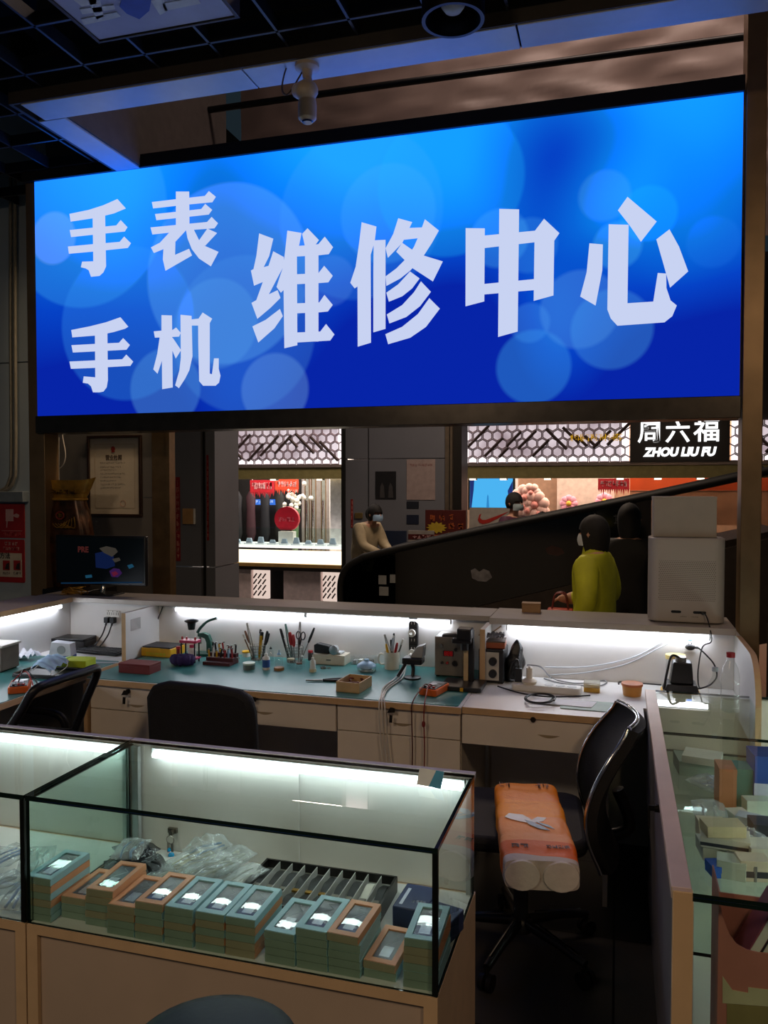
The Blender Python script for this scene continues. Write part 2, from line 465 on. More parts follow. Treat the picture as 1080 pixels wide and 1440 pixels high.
    cc_ = n.new('ShaderNodeCombineColor'); L.new(sc_.outputs[0], cc_.inputs[0]); L.new(sc_.outputs[1], cc_.inputs[1]); L.new(bl, cc_.inputs[2])
    e = n.new('ShaderNodeEmission'); e.inputs[1].default_value = 1.1; L.new(cc_.outputs[0], e.inputs[0])
    L.new(e.outputs[0], n['Material Output'].inputs[0])
    return m
sign = T('shop_sign', 'large blue backlit lightbox sign with white Chinese lettering above the workbench', 'sign', ((SX0 + SX1) / 2, SY, SZ0))
lp = MB().box(0, SX1 - SX0, 0, .01, 0, SZ1 - SZ0).build('light_panel', signmat(), sign, loc=(SX0 - sign.location.x, 0, 0))
DM = mat('dark_sign_metal', '4d4843', .3, .8, var=.15)
MB().box(SX0 - .0, SX1 + .005, SY - .02, SY + .14, SZ0 - .105, SZ0).build('bottom_rail', DM, sign, world=True, bevel=.003)
MB().box(SX0 - .075, SX1 + .005, SY - .02, SY + .14, SZ1, SZ1 + .075).build('top_rail', mat('black_sign_frame', '1a1817', .5), sign, world=True, bevel=.003)
MB().box(SX0, SX1, SY + .012, SY + .13, SZ0, SZ1).build('backing', BLKPAINT, sign, world=True)
GLY = {
 (90, 270, 10.8): [[(88,335),(380,275),(600,205),(815,110),(940,250),(760,325),(560,375),(440,400),(105,450)], [(92,580),(440,545),(800,510),(865,430),(965,535),(925,600),(440,650),(112,685)],
   [(65,830),(440,795),(850,760),(918,680),(1018,780),(970,850),(450,905),(80,938)], [(440,380),(625,340),(640,1130),(600,1220),(540,1275),(415,1288),(380,1190),(330,1160),(262,1145),(280,1060),(450,1055)]],
 (90, 440, 10.8): [[(115,262),(400,205),(640,145),(860,68),(978,210),(930,240),(760,290),(600,325),(475,345),(132,372)], [(118,492),(480,472),(840,455),(902,385),(1002,488),(950,560),(480,585),(140,602)],
   [(88,740),(480,722),(890,705),(950,635),(1052,740),(1010,805),(480,835),(110,850)], [(475,330),(660,300),(668,1020),(650,1130),(600,1195),(540,1207),(445,1207),(415,1115),(370,1075),(290,1062),(305,965),(480,980)]],
 (205, 260, 9.818): [[(88,240),(420,200),(600,180),(820,155),(875,88),(968,165),(920,240),(600,270),(105,325)], [(132,405),(420,375),(770,335),(825,265),(918,345),(870,410),(600,440),(150,488)],
   [(70,590),(430,555),(850,515),(912,445),(998,530),(950,600),(600,625),(330,660),(95,685)], [(420,95),(600,95),(605,600),(420,600)],
   [(420,560),(560,560),(545,640),(410,785),(240,890),(115,940),(75,865),(200,800),(320,670)], [(250,860),(410,770),(405,970),(600,885),(640,975),(275,1185),(240,1030)],
   [(555,600),(665,620),(740,770),(820,845),(1005,925),(900,1125),(740,1020),(640,890),(580,740)], [(855,605),(985,665),(820,842),(735,775)]],
 (210, 435, 10.286): [[(180,85),(328,90),(340,1130),(190,1155),(185,600),(180,300)], [(68,320),(180,310),(340,300),(390,265),(455,340),(430,395),(330,400),(85,410)],
   [(155,400),(230,400),(215,650),(120,930),(62,870),(120,640)], [(320,400),(345,420),(460,590),(385,710),(320,560)], [(455,80),(612,95),(625,680),(580,880),(520,1000),(430,1140),(378,1100),(440,880),(460,700)],
   [(600,150),(720,135),(720,235),(600,235)], [(720,130),(775,48),(910,135),(875,200),(875,930),(910,940),(940,710),(1005,710),(1005,860),(1030,960),(1010,1060),(960,1105),(780,1105),(725,1040),(712,500),(710,200)]],
 (345, 310, 7.577): [[(150,140),(298,195),(255,380),(195,500),(250,485),(300,330),(410,390),(415,480),(370,560),(250,790),(345,745),(375,825),(270,930),(130,1048),(68,880),(120,850),(190,655),(95,695),(62,535),(90,520),(120,380)],
   [(370,945),(400,1020),(310,1150),(140,1300),(78,1130),(220,1060)], [(450,110),(600,135),(550,380),(555,1330),(418,1362),(410,740),(380,770),(335,710),(370,600),(405,500),(430,300)],
   [(665,85),(785,210),(740,270),(640,290),(608,145)], [(540,275),(640,268),(780,255),(848,175),(935,285),(890,360),(780,372),(540,385)], [(540,575),(780,565),(842,485),(932,590),(885,660),(780,668),(540,680)],
   [(540,885),(790,875),(845,795),(932,900),(880,970),(780,980),(540,990)], [(540,1195),(800,1185),(862,1105),(950,1215),(905,1280),(560,1300),(540,1300)], [(638,280),(780,265),(780,1290),(640,1290)]],
 (488, 300, 7.2): [[(150,92),(298,135),(280,290),(240,420),(243,1310),(110,1350),(108,740),(78,760),(35,705),(90,540),(125,300)], [(272,275),(390,270),(390,1170),(268,1205),(268,600)],
   [(520,52),(660,90),(560,300),(415,450),(392,355),(470,210)], [(620,150),(760,145),(740,250),(560,270)], [(790,62),(930,175),(860,300),(770,440),(640,580),(540,660),(400,735),(392,640),(500,560),(600,460),(680,340),(740,200)],
   [(560,300),(660,370),(780,430),(970,488),(870,690),(670,560),(500,390)], [(640,590),(735,660),(660,760),(560,840),(425,895),(400,805),(520,720)], [(750,690),(850,795),(740,940),(600,1050),(430,1115),(405,1025),(560,930),(680,800)],
   [(835,860),(940,965),(800,1150),(640,1260),(418,1325),(390,1225),(560,1150),(720,1020)]],
 (645, 285, 7.2): [[(412,65),(612,70),(598,1305),(400,1360)], [(72,260),(265,262),(260,1000),(70,1050)], [(260,335),(780,285),(780,400),(260,460)], [(255,825),(770,775),(770,885),(255,930)],
   [(770,290),(865,165),(1020,310),(968,385),(960,940),(760,995),(765,600)]],
 (810, 270, 6.353): [[(120,460),(240,470),(235,700),(175,1015),(38,935),(95,720)], [(292,290),(470,295),(460,995),(690,980),(730,725),(805,730),(808,860),(845,970),(900,1015),(860,1110),(790,1165),(370,1195),(310,1130),(280,1050)],
   [(460,45),(720,265),(580,445),(480,300),(375,165)], [(835,335),(920,490),(1002,710),(840,855),(780,640),(718,425)]],
}
let = MB()
for (ox, oy, sc), polys in GLY.items():
    for poly in polys:
        pts = [at(ox + a / sc, oy + b / sc, y=SY) for a, b in poly]
        let.prism([(p.x, p.z) for p in pts][::-1], SY - .0035, SY - .0005, 'y')
LETTER = emat('backlit_white_letters', 'c0cae8', 1.1)
let.build('lettering', LETTER, sign, world=True)

# hanging box sign overhead, seen from below
hb = T('hanging_sign', 'pale hanging box sign seen from below under the black ceiling grid', 'sign', (-1.57, 2.3, 3.3))
MB().box(-.285, .265, -.45, .305, 0, .07).build('panel', mat('lilac_sign_panel', 'b9bce6', .35, var=.05), hb, bevel=.004)
MB().box(.266, .28, -.45, .31, -.004, .075).box(-.298, -.286, -.45, .31, -.004, .075).box(-.298, .28, .306, .318, -.004, .075).build('frame', mat('brown_sign_frame', '4c3f35', .5), hb, bevel=.002)
def onb(u, v): p = at(u, v, z=3.3); return (p.x + 1.57, p.y - 2.3)
q = MB()
for poly in ([(100, -4), (135, -4), (136, 4), (115, 8)], [(122, -6), (140, -4), (146, 22), (136, 26)], [(112, 12), (160, 6), (162, 12), (116, 19)], [(114, 26), (164, 16), (170, 22), (160, 25), (118, 34)],
             [(212, 0), (228, -4), (236, 14), (225, 20)], [(228, 4), (276, -4), (282, 4), (232, 14)]):
    q.prism([onb(*p) for p in poly], -.003, -.0005)
q.build('lettering', mat('white_vinyl', 'e8eaf6', .4), hb)
q = MB().prism([onb(*p) for p in ((172, -6), (214, -8), (210, 14), (196, 26), (178, 18), (168, 8))], -.003, -.0005)
q.build('blue_emblem', mat('blue_vinyl', '3d55c8', .4), hb)
for x_ in (-.2, .2): MB().cyl((x_, -.2, .07), (x_, -.2, .27), .006).build('rod', BLACKP, hb)

# recessed downlight
dl = at(637, 22, z=3.42)
d = T('downlight', 'round black ceiling downlight with pale bulb, above the blue sign', 'lamp', (dl.x, dl.y, 3.40))
MB().lathe([(.118, .16), (.118, 0), (.104, 0), (.098, .02), (.098, .15)], 32).build('housing', BLACKP, d, smooth=40)
MB().lathe([(0, .03), (.03, .035), (.045, .055), (.048, .09), (.03, .12), (.02, .15)], 20).build('bulb', mat('frosted_bulb', 'd0d4e0', .3), d, smooth=60)
MB().lathe([(.04, .15), (.04, .16), (.12, .17), (.02, .25), (0, .25)], 16).build('cap', BLACKP, d, smooth=40)

# small white camera bracketed to the pale ceiling trim
cm = at(432, 92, z=3.5)
c = T('security_camera', 'small white ceiling camera on a bracket above the sign', 'camera', (cm.x, cm.y, 3.4995)); c.scale = (1.2, 1.2, 1.15)
OFFW = mat('aged_white_plastic', 'cdb9a4', .5)
MB().lathe([(0, 0), (.045, 0), (.045, -.012), (.02, -.02), (.016, -.05), (0, -.05)], 16).build('mount', OFFW, c, smooth=40)
MB().tube([(.0, 0, -.04), (.012, -.01, -.07), (.0, -.01, -.1)], .014, 8).ball((.0, -.01, -.1), .045, .04, .04).ball((-.035, .01, -.085), .03).build('bracket', OFFW, c, smooth=60)
MB().lathe([(0, -.21), (.024, -.21), (.033, -.2), (.034, -.15), (.03, -.12), (.02, -.1), (0, -.1)], 18).build('body', OFFW, c, smooth=40)
MB().lathe([(0, -.216), (.018, -.216), (.022, -.208), (0, -.205)], 16).build('lens', mat('blue_black_lens', '203a70', .1), c, smooth=40)
cable([cm + Vector(p) for p in ((-.02, .0, -.02), (-.09, -.0, -.11), (-.12, -.0, -.08), (-.09, .0, .02), (-.03, .02, .08))], .004, mat('brown_wire', '4b3b2c', .6), 'thin wire looping beside the ceiling camera', 'wire', 'wire')
# ================================================================ WORKBENCH
WY, WYR = 3.885, 3.825          # faces of the two back boards
LEDGE = mat('greige_ledge_top', 'b3aba2', .35, var=.05)
pt = T('workbench_partition', 'low white back board with greige ledge behind the long teal-topped bench', 'partition', (-1.8, 3.97, 0))
MB().box(-3.0, -.60, WY, WY + .02, 0, 1.0).build('back_board', LAMW, pt, world=True)
MB().box(-3.2, -.585, 3.845, 4.10, 1.0, 1.026).build('ledge', [LEDGE], pt, world=True, bevel=.002)
MB().box(-3.0, -.60, 4.07, 4.09, 0, 1.0).build('outer_board', LAM, pt, world=True)
MB().box(-2.445, -2.425, 3.57, WY, .752, 1.0).build('divider', LAMW, pt, world=True)
MB().box(-2.446, -2.424, 3.566, 3.570, .752, 1.0).build('edge_band', EDGE, pt, world=True)
pr = T('workbench_partition', 'low white back board with greige ledge and rounded end, carrying the white perforated appliance', 'partition', (0, 3.93, 0))
MB().box(-.575, .50, WYR, WYR + .02, 0, 1.0).build('back_board', LAMW, pr, world=True)
MB().box(-.580, .50, 3.772, 4.10, 1.0, 1.03).build('ledge', [LEDGE], pr, world=True, bevel=.002)
MB().box(-.575, .50, 4.07, 4.09, 0, 1.0).build('outer_board', LAM, pr, world=True)
MB().box(-.598, -.576, 3.62, WYR, .752, 1.0).build('divider', LAMW, pr, world=True)
MB().box(-.599, -.575, 3.616, 3.62, .752, 1.0).build('edge_band', EDGE, pr, world=True)
rr = .17; y0, y1 = 3.24, 4.09
prof = [(y1, 0), (y0, 0), (y0, 1.0 - rr)] + [(y0 + rr - rr * math.cos(R(a)), 1.0 - rr + rr * math.sin(R(a))) for a in range(10, 91, 10)] + [(y1, 1.0)]
MB().prism(prof, .501, .519, 'x').build('end_panel', LAMW, pr, world=True)
edge = [(y0, .3), (y0, 1.0 - rr)] + [(y0 + rr - rr * math.cos(R(a)), 1.0 - rr + rr * math.sin(R(a))) for a in range(10, 91, 8)] + [(3.77, 1.0)]
m_ = MB()
for (a, b), (c_, d_) in zip(edge, edge[1:]):
    m_.add([(.4995, a, b), (.5205, a, b), (.5205, c_, d_), (.4995, c_, d_)] + [(.4995, a - .003, b + .002), (.5205, a - .003, b + .002), (.5205, c_ - .003, d_ + .002), (.4995, c_ - .003, d_ + .002)],
           [(0, 1, 2, 3), (7, 6, 5, 4), (0, 3, 7, 4), (1, 5, 6, 2)])
m_.build('edge_band', EDGE, pr, world=True, smooth=50)
pw = T('workbench_partition', 'low white side board with greige ledge over the cluttered side bench', 'partition', (-3.1, 2.8, 0))
MB().box(-3.02, -3.0, 1.7, 3.884, 0, 1.0).build('side_board', LAMW, pw, world=True)
MB().box(-3.24, -2.955, 1.7, 3.842, 1.0, 1.026).build('ledge', [LEDGE], pw, world=True, bevel=.002)
MB().box(-2.957, -2.953, 1.7, 3.842, 1.0, 1.026).build('edge_band', EDGE, pw, world=True)

# worktops
def top(name, lab, x0, x1, y0, y1, band=None, poly=None):
    t = T(name, lab, 'worktop', ((x0 + x1) / 2, (y0 + y1) / 2, .725))
    MB().prism(poly or [(x0, y0), (x1, y0), (x1, y1), (x0, y1)], .725, .75).build('board', LAMW, t, world=True)
    b = band or (x0, x1, y0 - .003, y0)
    MB().box(b[0], b[1], b[2], b[3], .724, .7505).build('edge_band', EDGE, t, world=True)
    return t
top('worktop', 'long white worktop carrying the teal mat and watch repair tools', -2.388, -.606, 3.2, WY - .003)
top('worktop', 'white worktop with loose cables and sheets of paper beside the wooden divider', -.604, .497, 3.215, WYR - .003, (-.604, .106, 3.212, 3.215), [(-.604, 3.215), (.106, 3.215), (.106, 3.402), (.497, 3.402), (.497, WYR - .003), (-.604, WYR - .003)])
top('worktop', 'white side worktop covered with clutter and a blue face mask', -3.0, -2.45, 1.8, WY, (-2.45, -2.447, 1.8, 3.57))
TEAL = mat('teal_cutting_mat', '3b7f7d', .35, var=.06, scale=4)
def mat_on(lab, x0, x1, y0, y1, th=.003, m=TEAL, z=.75):
    return tag(MB().prism(rrect(x0, x1, y0, y1, .012), z, z + th).build('desk_mat', m, world=True), lab, 'mat')
mat_on('long teal mat covering the watch repair bench', -2.40, -.62, 3.212, 3.88)
mat_on('teal mat under the clutter and mouse on the side bench', -2.99, -2.455, 2.2, 3.56)
ZM = .7531

# drawers
KEYM = mat('dark_key_metal', '2a2723', .35, .6)
def lock(parent, x, y, z, key=True):
    l = MB().tube([(0, .002, 0), (0, -.012, 0)], .011, 14).tube([(0, -.012, 0), (0, -.0135, 0)], .008, 12).build('lock', KEYM, parent, loc=(x, y, z), smooth=40)
    if key:
        MB().box(-.002, .002, -.03, -.0135, -.006, .006).prism([(-.018, -.012), (.016, -.008), (.014, .01), (-.004, .012)], -.034, -.03, 'y').prism([(-.007, -.05), (.006, -.05), (.007, -.02), (-.005, -.018)], -.04, -.036, 'y').build('key', KEYM, l)
    return l
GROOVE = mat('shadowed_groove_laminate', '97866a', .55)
def drawer_unit(lab, x0, x1, y0, y1, z0, drawers, locks, knee=False):
    u = T('drawer_unit', lab, 'drawer unit', ((x0 + x1) / 2, (y0 + y1) / 2, z0))
    b = MB()
    if knee:
        b.box(x0, x1, y0 + .02, y1, .718, .7235).box(x0, x0 + .012, y0 + .02, y1, z0, .718).box(x1 - .012, x1, y0 + .02, y1, z0, .718).box(x0 + .012, x1 - .012, y0 + .02, y1, z0, z0 + .008)
    else: b.box(x0, x1, y0 + .02, y1, z0, .7235)
    b.build('body', LAM, u, world=True)
    for (a, c), lk in zip(drawers, locks):
        d = MB().box(x0 + .003, x1 - .003, y0, y0 + .018, a + .002, c - .002).build('drawer', LAM, u, world=True, bevel=.0015)
        if lk:
            lock(d, lk[0] - u.location.x, y0 - u.location.y, lk[1] - u.location.z, lk[2])
            hx = lk[0] + (.04 if not knee or lk[2] else .06)
            zz = lk[1] - .055
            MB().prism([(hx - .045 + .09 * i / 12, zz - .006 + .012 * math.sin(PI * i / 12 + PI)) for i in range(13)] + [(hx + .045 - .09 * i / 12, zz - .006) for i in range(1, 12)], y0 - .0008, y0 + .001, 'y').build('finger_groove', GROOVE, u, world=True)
    return u
yd = 3.222
def zat(u, v): return at(u, v, y=yd).z
def xat(u, v=990): return at(u, v, y=yd).x
z1 = .722
L1 = at(181, 972, y=yd); L2 = at(360, 981, y=yd); L3 = at(553, 996, y=yd); L4 = at(750, 1011, y=yd)
drawer_unit('cream two-drawer unit at the curved left end of the long bench, key in its lock', -2.385, xat(258), yd, 3.86, .0, [(zat(190, 1001), z1), (.3, zat(190, 1001)), (.06, .3)], [(L1.x, L1.z, True), None, None])
drawer_unit('wide cream drawer hung under the bench behind the black padded chair, key in its lock', xat(258) + .002, xat(473), yd, 3.7, zat(400, 1023), [(zat(400, 1023), z1)], [(L2.x, L2.z, True)], knee=True)
drawer_unit('cream drawer pedestal under the multimeter, with pale cables hanging in front', xat(473) + .002, xat(648), yd, 3.86, .0, [(zat(560, 1034), z1), (.32, zat(560, 1034)), (.06, .32)], [(L3.x, L3.z, True), None, None])
drawer_unit('wide cream drawer hung under the bench beside the mesh-backed chair', xat(648) + .002, xat(848), yd, 3.7, zat(740, 1054), [(zat(740, 1054), z1)], [(L4.x, L4.z, False)], knee=True)
tag(MB().box(xat(848) + .004, xat(848) + .022, yd, 3.82, 0, .724).build('bench_end_panel', LAM, world=True), 'cream upright panel holding the bench end beside the glass counter', 'panel')
tag(MB().prism([(3.205, .724), (3.205, .6), (3.215, .3), (3.24, 0), (3.86, 0), (3.86, .724)], -2.409, -2.39, 'x').build('bench_end_panel', EDGE, world=True), 'beige curved end panel of the long bench behind the mesh task chair', 'panel')

# led tubes
BRK = mat('tube_mount_white', 'cfd2d6', .4)
def tube_lamp(lab, a, b, n=1, r=.011, up=.016):
    a = Vector(a); b = Vector(b); l = T('tube_lamp', lab, 'lamp', (a + b) / 2)
    d = (b - a).normalized(); c0 = (a + b) / 2
    ax = 'x' if abs(d.x) > abs(d.y) else 'y'
    hx, hy = ((b - a).length / 2, .007) if ax == 'x' else (.007, (b - a).length / 2)
    ang = math.atan2(d.y, d.x) if ax == 'x' else math.atan2(-d.x, d.y)
    MB().box(-hx, hx, -hy, hy, r * .8, up + .002).build('mount', BRK, l, rot=(0, 0, ang))
    for i in range(n):
        p = a + (b - a) * (i / n) + d * .008; q = a + (b - a) * ((i + 1) / n) - d * .008
        MB().tube([p - c0, q - c0], r, 12).build('tube', TUBE, l, smooth=40)
        for e, s_ in ((p, -1), (q, 1)): MB().tube([e - c0, e - c0 + d * s_ * .007], r * 1.06, 12).build('end_cap', BRK, l, smooth=40)
    return l
zt_ = .984
tube_lamp('bright white tube lamp under the long bench ledge', (at(238, 857, z=zt_).x + .02, 3.866, zt_), (at(640, 871, z=zt_).x, 3.866, zt_), 2)
tube_lamp('bright white tube lamp under the ledge by the white appliance', (at(712, 880, y=3.80).x, 3.795, zt_), (at(999, 893, y=3.80).x, 3.795, zt_), 1, .013)
tube_lamp('bright white tube lamp under the ledge over the cluttered side bench', (-2.978, 2.2, zt_), (-2.978, 3.78, zt_), 1)
# ================================================================ GLASS SHOWCASES
LAMF = mat('showcase_laminate', 'b9a797', .5, var=.04, scale=7)
FRAMEB = mat('showcase_beige_edge', 'cdb08c', .5, var=.06)
WFRAME = mat('pale_aluminium', 'b8bec0', .35, .4)
LILAC = mat('lilac_grey_cap', 'cbc6ce', .4, var=.04)
GZ0, GZ1 = .585, .90
def showcase(lab, x0, x1, y0=1.607, y1=2.07, band=True):
    s = T('glass_showcase', lab, 'showcase', ((x0 + x1) / 2, (y0 + y1) / 2, 0))
    # base: frame boards round a recessed front panel
    MB().box(x0, x0 + .03, y0, y1, 0, .56).box(x1 - .03, x1, y0, y1, 0, .56).box(x0, x1, y0, y1, .56, GZ0 - .003).box(x0 + .03, x1 - .03, y0, y1, 0, .06).build('base_frame', FRAMEB, s, world=True)
    MB().box(x0 + .03, x1 - .03, y0 + .012, y0 + .03, .06, .56).build('front_panel', LAMF, s, world=True)
    MB().box(x0 + .004, x1 - .004, y0 + .004, y1 - .02, GZ0 - .003, GZ0).build('display_floor', LAMW, s, world=True)
    MB().pane(x0 + .002, x1 - .002, y0 + .001, y0 + .007, GZ0, GZ1 - .008).build('front_glass', [GLASS, GEDGE], s, world=True)
    MB().pane(x0 + .001, x0 + .007, y0 + .007, y1 - .018, GZ0, GZ1 - .008).build('side_glass', [GLASS, GEDGE], s, world=True)
    MB().pane(x1 - .007, x1 - .001, y0 + .007, y1 - .018, GZ0, GZ1 - .008).build('side_glass', [GLASS, GEDGE], s, world=True)
    MB().pane(x0, x1, y0, y1 - .02, GZ1 - .008, GZ1).build('top_glass', [GLASS, GEDGE], s, world=True)
    # black corner seal and thick green joint lines of the glass box
    MB().box(x1 - .012, x1, y0, y0 + .008, GZ0, GZ1 - .008).build('corner_seal', mat('black_seal', '0a0f0e', .3), s, world=True)
    MB().box(x0 + .001, x1 - .001, y0 - .001, y0 + .009, GZ1 - .012, GZ1 - .0085).box(x1 - .012, x1 - .001, y0 + .01, y1 - .025, GZ1 - .0115, GZ1 - .0085).box(x0 + .001, x0 + .012, y0 + .01, y1 - .025, GZ1 - .0115, GZ1 - .0085).build('glue_line', GEDGE, s, world=True)
    # white sliding doors at the back and the cap board over them
    xm = (x0 + x1) / 2
    d1 = MB().box(x0 + .01, xm + .02, y1 - .018, y1 - .012, GZ0, GZ1 - .012).build('sliding_door', LAMW, s, world=True)
    d2 = MB().box(xm - .02, x1 - .01, y1 - .010, y1 - .004, GZ0, GZ1 - .012).build('sliding_door', LAMW, s, world=True)
    MB().box(x0, x1, y1 - .02, y1, GZ1 - .012, GZ1 + .002).build('back_cap', LILAC, s, world=True)
    for q0 in (x0 + .008, x1 - .02): MB().box(q0, q0 + .012, y1 - .03, y1 - .0185, GZ0, GZ1 - .012).build('door_frame', WFRAME, s, world=True)
    return s
MX0, MX1 = -1.378, -.352
show = showcase('glass showcase full of boxed phone accessories and a watch tray, nearest the photographer', MX0, MX1)
show2 = showcase('glass showcase full of blue and white bagged goods, cut by the picture edge', -2.42, MX0 - .004)
for sc_, xa, xb in ((show, at(216, 1063, y=2.03).x, MX1 - .03), (show2, -2.35, MX0 - .03)):
    MB().tube([(xa, 2.028, .872), (xb, 2.028, .872)], .008, 12).build('lamp_tube', TUBE2, sc_, world=True, smooth=40)
    MB().box(xa - .01, xb + .006, 2.036, 2.05, .87, .888).build('lamp_mount', BRK, sc_, world=True)
# upright white strip and lock plate inside the main case
p0 = at(190, 1055, y=2.035)
MB().box(p0.x, p0.x + .012, 2.03, 2.045, GZ0, .888).build('door_rail', WFRAME, show, world=True)
lk = at(243, 1168, y=2.045)
l = MB().box(lk.x - .014, lk.x + .014, 2.04, 2.05, lk.z - .006, lk.z + .008).tube([(lk.x + .003, 2.04, lk.z - .002), (lk.x + .003, 2.028, lk.z - .002)], .007, 12).build('door_lock', STEEL, show, world=True, smooth=30)

# ---- window boxes, stacked
BTEAL = mat('teal_card', 'a6cfd8', .5, var=.05); BORAN = mat('orange_card', 'e6a276', .55, var=.06); BKRAFT = mat('kraft_grey_card', 'a0967c', .7, var=.08); BGREEN = mat('grey_green_card', '8a9c8e', .65, var=.08)
DARKC = mat('charcoal_contents', '33363c', .5, var=.5, scale=60); SILV = mat('silver_contents', 'b9bec2', .35, .3, var=.3, scale=50)
BW, BL, BH = .072, .152, .0175
def make_box(kind):
    lid = (BTEAL, BORAN)[kind]; side = (BGREEN, BKRAFT)[kind]
    o = T('window_box', '', 'box')
    MB().box(-BW / 2, BW / 2, -BL / 2, BL / 2, 0, BH - .0045).box(-BW / 2, BW / 2, -BL / 2, -BL / 2 + .002, BH - .0045, BH - .001).box(-BW / 2, BW / 2, BL / 2 - .002, BL / 2, BH - .0045, BH - .001).build('tray', [side], o)
    fx, fy = .013, .018
    m = MB()
    m.box(-BW / 2 - .0006, BW / 2 + .0006, -BL / 2 + .0022, -BL / 2 + fy, BH - .0045, BH).box(-BW / 2 - .0006, BW / 2 + .0006, BL / 2 - fy, BL / 2 - .0022, BH - .0045, BH)
    m.box(-BW / 2 - .0006, -BW / 2 + fx, -BL / 2 + fy, BL / 2 - fy, BH - .0045, BH).box(BW / 2 - fx, BW / 2 + .0006, -BL / 2 + fy, BL / 2 - fy, BH - .0045, BH)
    m.box(BW / 2, BW / 2 + .0005, -BL / 2, BL / 2, .0008, BH - .0045, 1).box(-BW / 2 - .0005, -BW / 2, -BL / 2, BL / 2, .0008, BH - .0045, 1)
    m.build('lid_frame', [lid, BORAN if kind == 1 else BTEAL], o)
    MB().box(-BW / 2 + fx, BW / 2 - fx, -BL / 2 + fy, BL / 2 - fy, BH - .003, BH - .0025).build('window', FILM2, o)
    c = MB()
    c.box(-BW / 2 + fx, BW / 2 - fx, -BL / 2 + fy, BL / 2 - fy, BH - .0044, BH - .0039, 0)
    c.box(-.012, .012, -.045, -.005, BH - .0039, BH - .003, 1).tube([(-.01, .0, BH - .004), (.012, .03, BH - .004), (-.006, .045, BH - .004), (.008, .052, BH - .004)], .0008, 5, 1)
    c.build('contents', [DARKC, SILV], o)
    return o
FILM2 = glassmat('window_film', (.96, .97, .98), .03, 1.55, .06, 'd0d8dc', .04, 25)
# front-left corner pixel of each stack, its layers from the bottom, and turn
ORD = ['first', 'second', 'third', 'fourth', 'fifth', 'sixth', 'seventh', 'eighth', 'ninth', 'tenth', 'eleventh', 'twelfth', 'thirteenth', 'fourteenth']
KN = ('teal-framed', 'orange-framed')
stacks = [  # x of the stack centre comes from the sight line through (u, v) at the front foot
    (54, 1297, '001011', 0, 0), (93, 1303, '001', 0, .03), (131, 1308, '01011', 2, .02), (167, 1316, '0011', 0, 0), (207, 1324, '01001', 0, 0),
    (251, 1334, '001010'[:5], 0, 0), (295, 1342, '01010', 0, 0), (338, 1350, '11010', 0, 0), (394, 1360, '0000', -2, 0), (433, 1369, '00000', -2, 0), (480, 1376, '00001', -3, 0), (533, 1388, '01', -3, .01), (590, 1396, '000110', 2, 0)]
TOPK = [0, 1, 1, 1, 1, 0, 0, 0, 0, 0, 1, 1, 0]
proto = {}
def place_box(kind, loc, rz, lab, grp):
    if kind not in proto:
        proto[kind] = make_box(kind); o = proto[kind]; o.location = loc; o.rotation_euler = (0, 0, rz); o['label'] = lab
    else: o = dup(proto[kind], loc, rz, lab)
    o['group'] = grp; return o
POSN = ['bottom', 'second from the bottom', 'third from the bottom', 'fourth from the bottom', 'fifth from the bottom']
prevx = -9
for i, (u, v, lay, deg, dy) in enumerate(stacks):
    p = at(u, v, y=1.622)
    x = max(p.x, prevx + BW + .0035); prevx = x
    lay = lay[:-1] + str(TOPK[i])
    for k, ch in enumerate(lay):
        kind = int(ch); n = len(lay)
        j = random.uniform(-.0012, .0012)
        if k == n - 1: lab = '%s window box on top of the %s stack from the left' % (KN[kind], ORD[i])
        else: lab = '%s window box, %s of the %s stack from left' % (KN[kind], POSN[k], ORD[i])
        place_box(kind, (x + j, 1.622 + BL / 2 + dy + abs(j), GZ0 + .0006 + k * (BH + .0004)), R(deg * (.3 + .7 * (k == n - 1))), lab, 'window boxes stacked along the showcase front')

# ---- watch strap tray
a = at(345, 1254, z=.60); b = at(540, 1300, z=.60); c = at(400, 1200, z=.60); e = at(566, 1222, z=.60)
tx0, tx1, ty0, ty1 = c.x - .012, e.x + .012, 1.782, 2.005
tr = T('strap_tray', 'black compartment tray holding dark watch straps in the showcase', 'tray', ((tx0 + tx1) / 2, (ty0 + ty1) / 2, GZ0))
NS = 10; tz = .042
m = MB().box(tx0, tx1, ty0, ty1, GZ0 + .0005, GZ0 + .019).box(tx0, tx1, ty0, ty0 + .006, GZ0 + .019, GZ0 + tz).box(tx0, tx1, ty1 - .006, ty1, GZ0 + .019, GZ0 + tz).box(tx0, tx0 + .006, ty0, ty1, GZ0 + .019, GZ0 + tz).box(tx1 - .006, tx1, ty0, ty1, GZ0 + .019, GZ0 + tz)
m.build('tray_body', BLACKP, tr, world=True)
cw = (tx1 - tx0 - .012) / NS
for i in range(1, NS): MB().box(tx0 + .006 + i * cw - .001, tx0 + .006 + i * cw + .001, ty0 + .006, ty1 - .006, GZ0 + .019, GZ0 + tz - .002).build('partition', mat('clear_grey_divider', 'b9bab8', .3), tr, world=True)
m = MB().box(tx0 + .006, tx1 - .006, ty0 + .006, ty1 - .006, GZ0 + .019, GZ0 + .0198); m.build('lining', mat('grey_tray_lining', '8f8f8c', .7), tr, world=True)
STR = [mat('black_strap', '131416', .6), mat('charcoal_strap', '26282b', .6), mat('white_strap', 'cfccc2', .5), mat('gold_buckle', 'b08a45', .3, 1)]
sl = ['leftmost', 'second from left', 'third from left', 'fourth from left', 'fifth from left', 'sixth from left', 'seventh from left', 'eighth from left', 'white', 'rightmost']
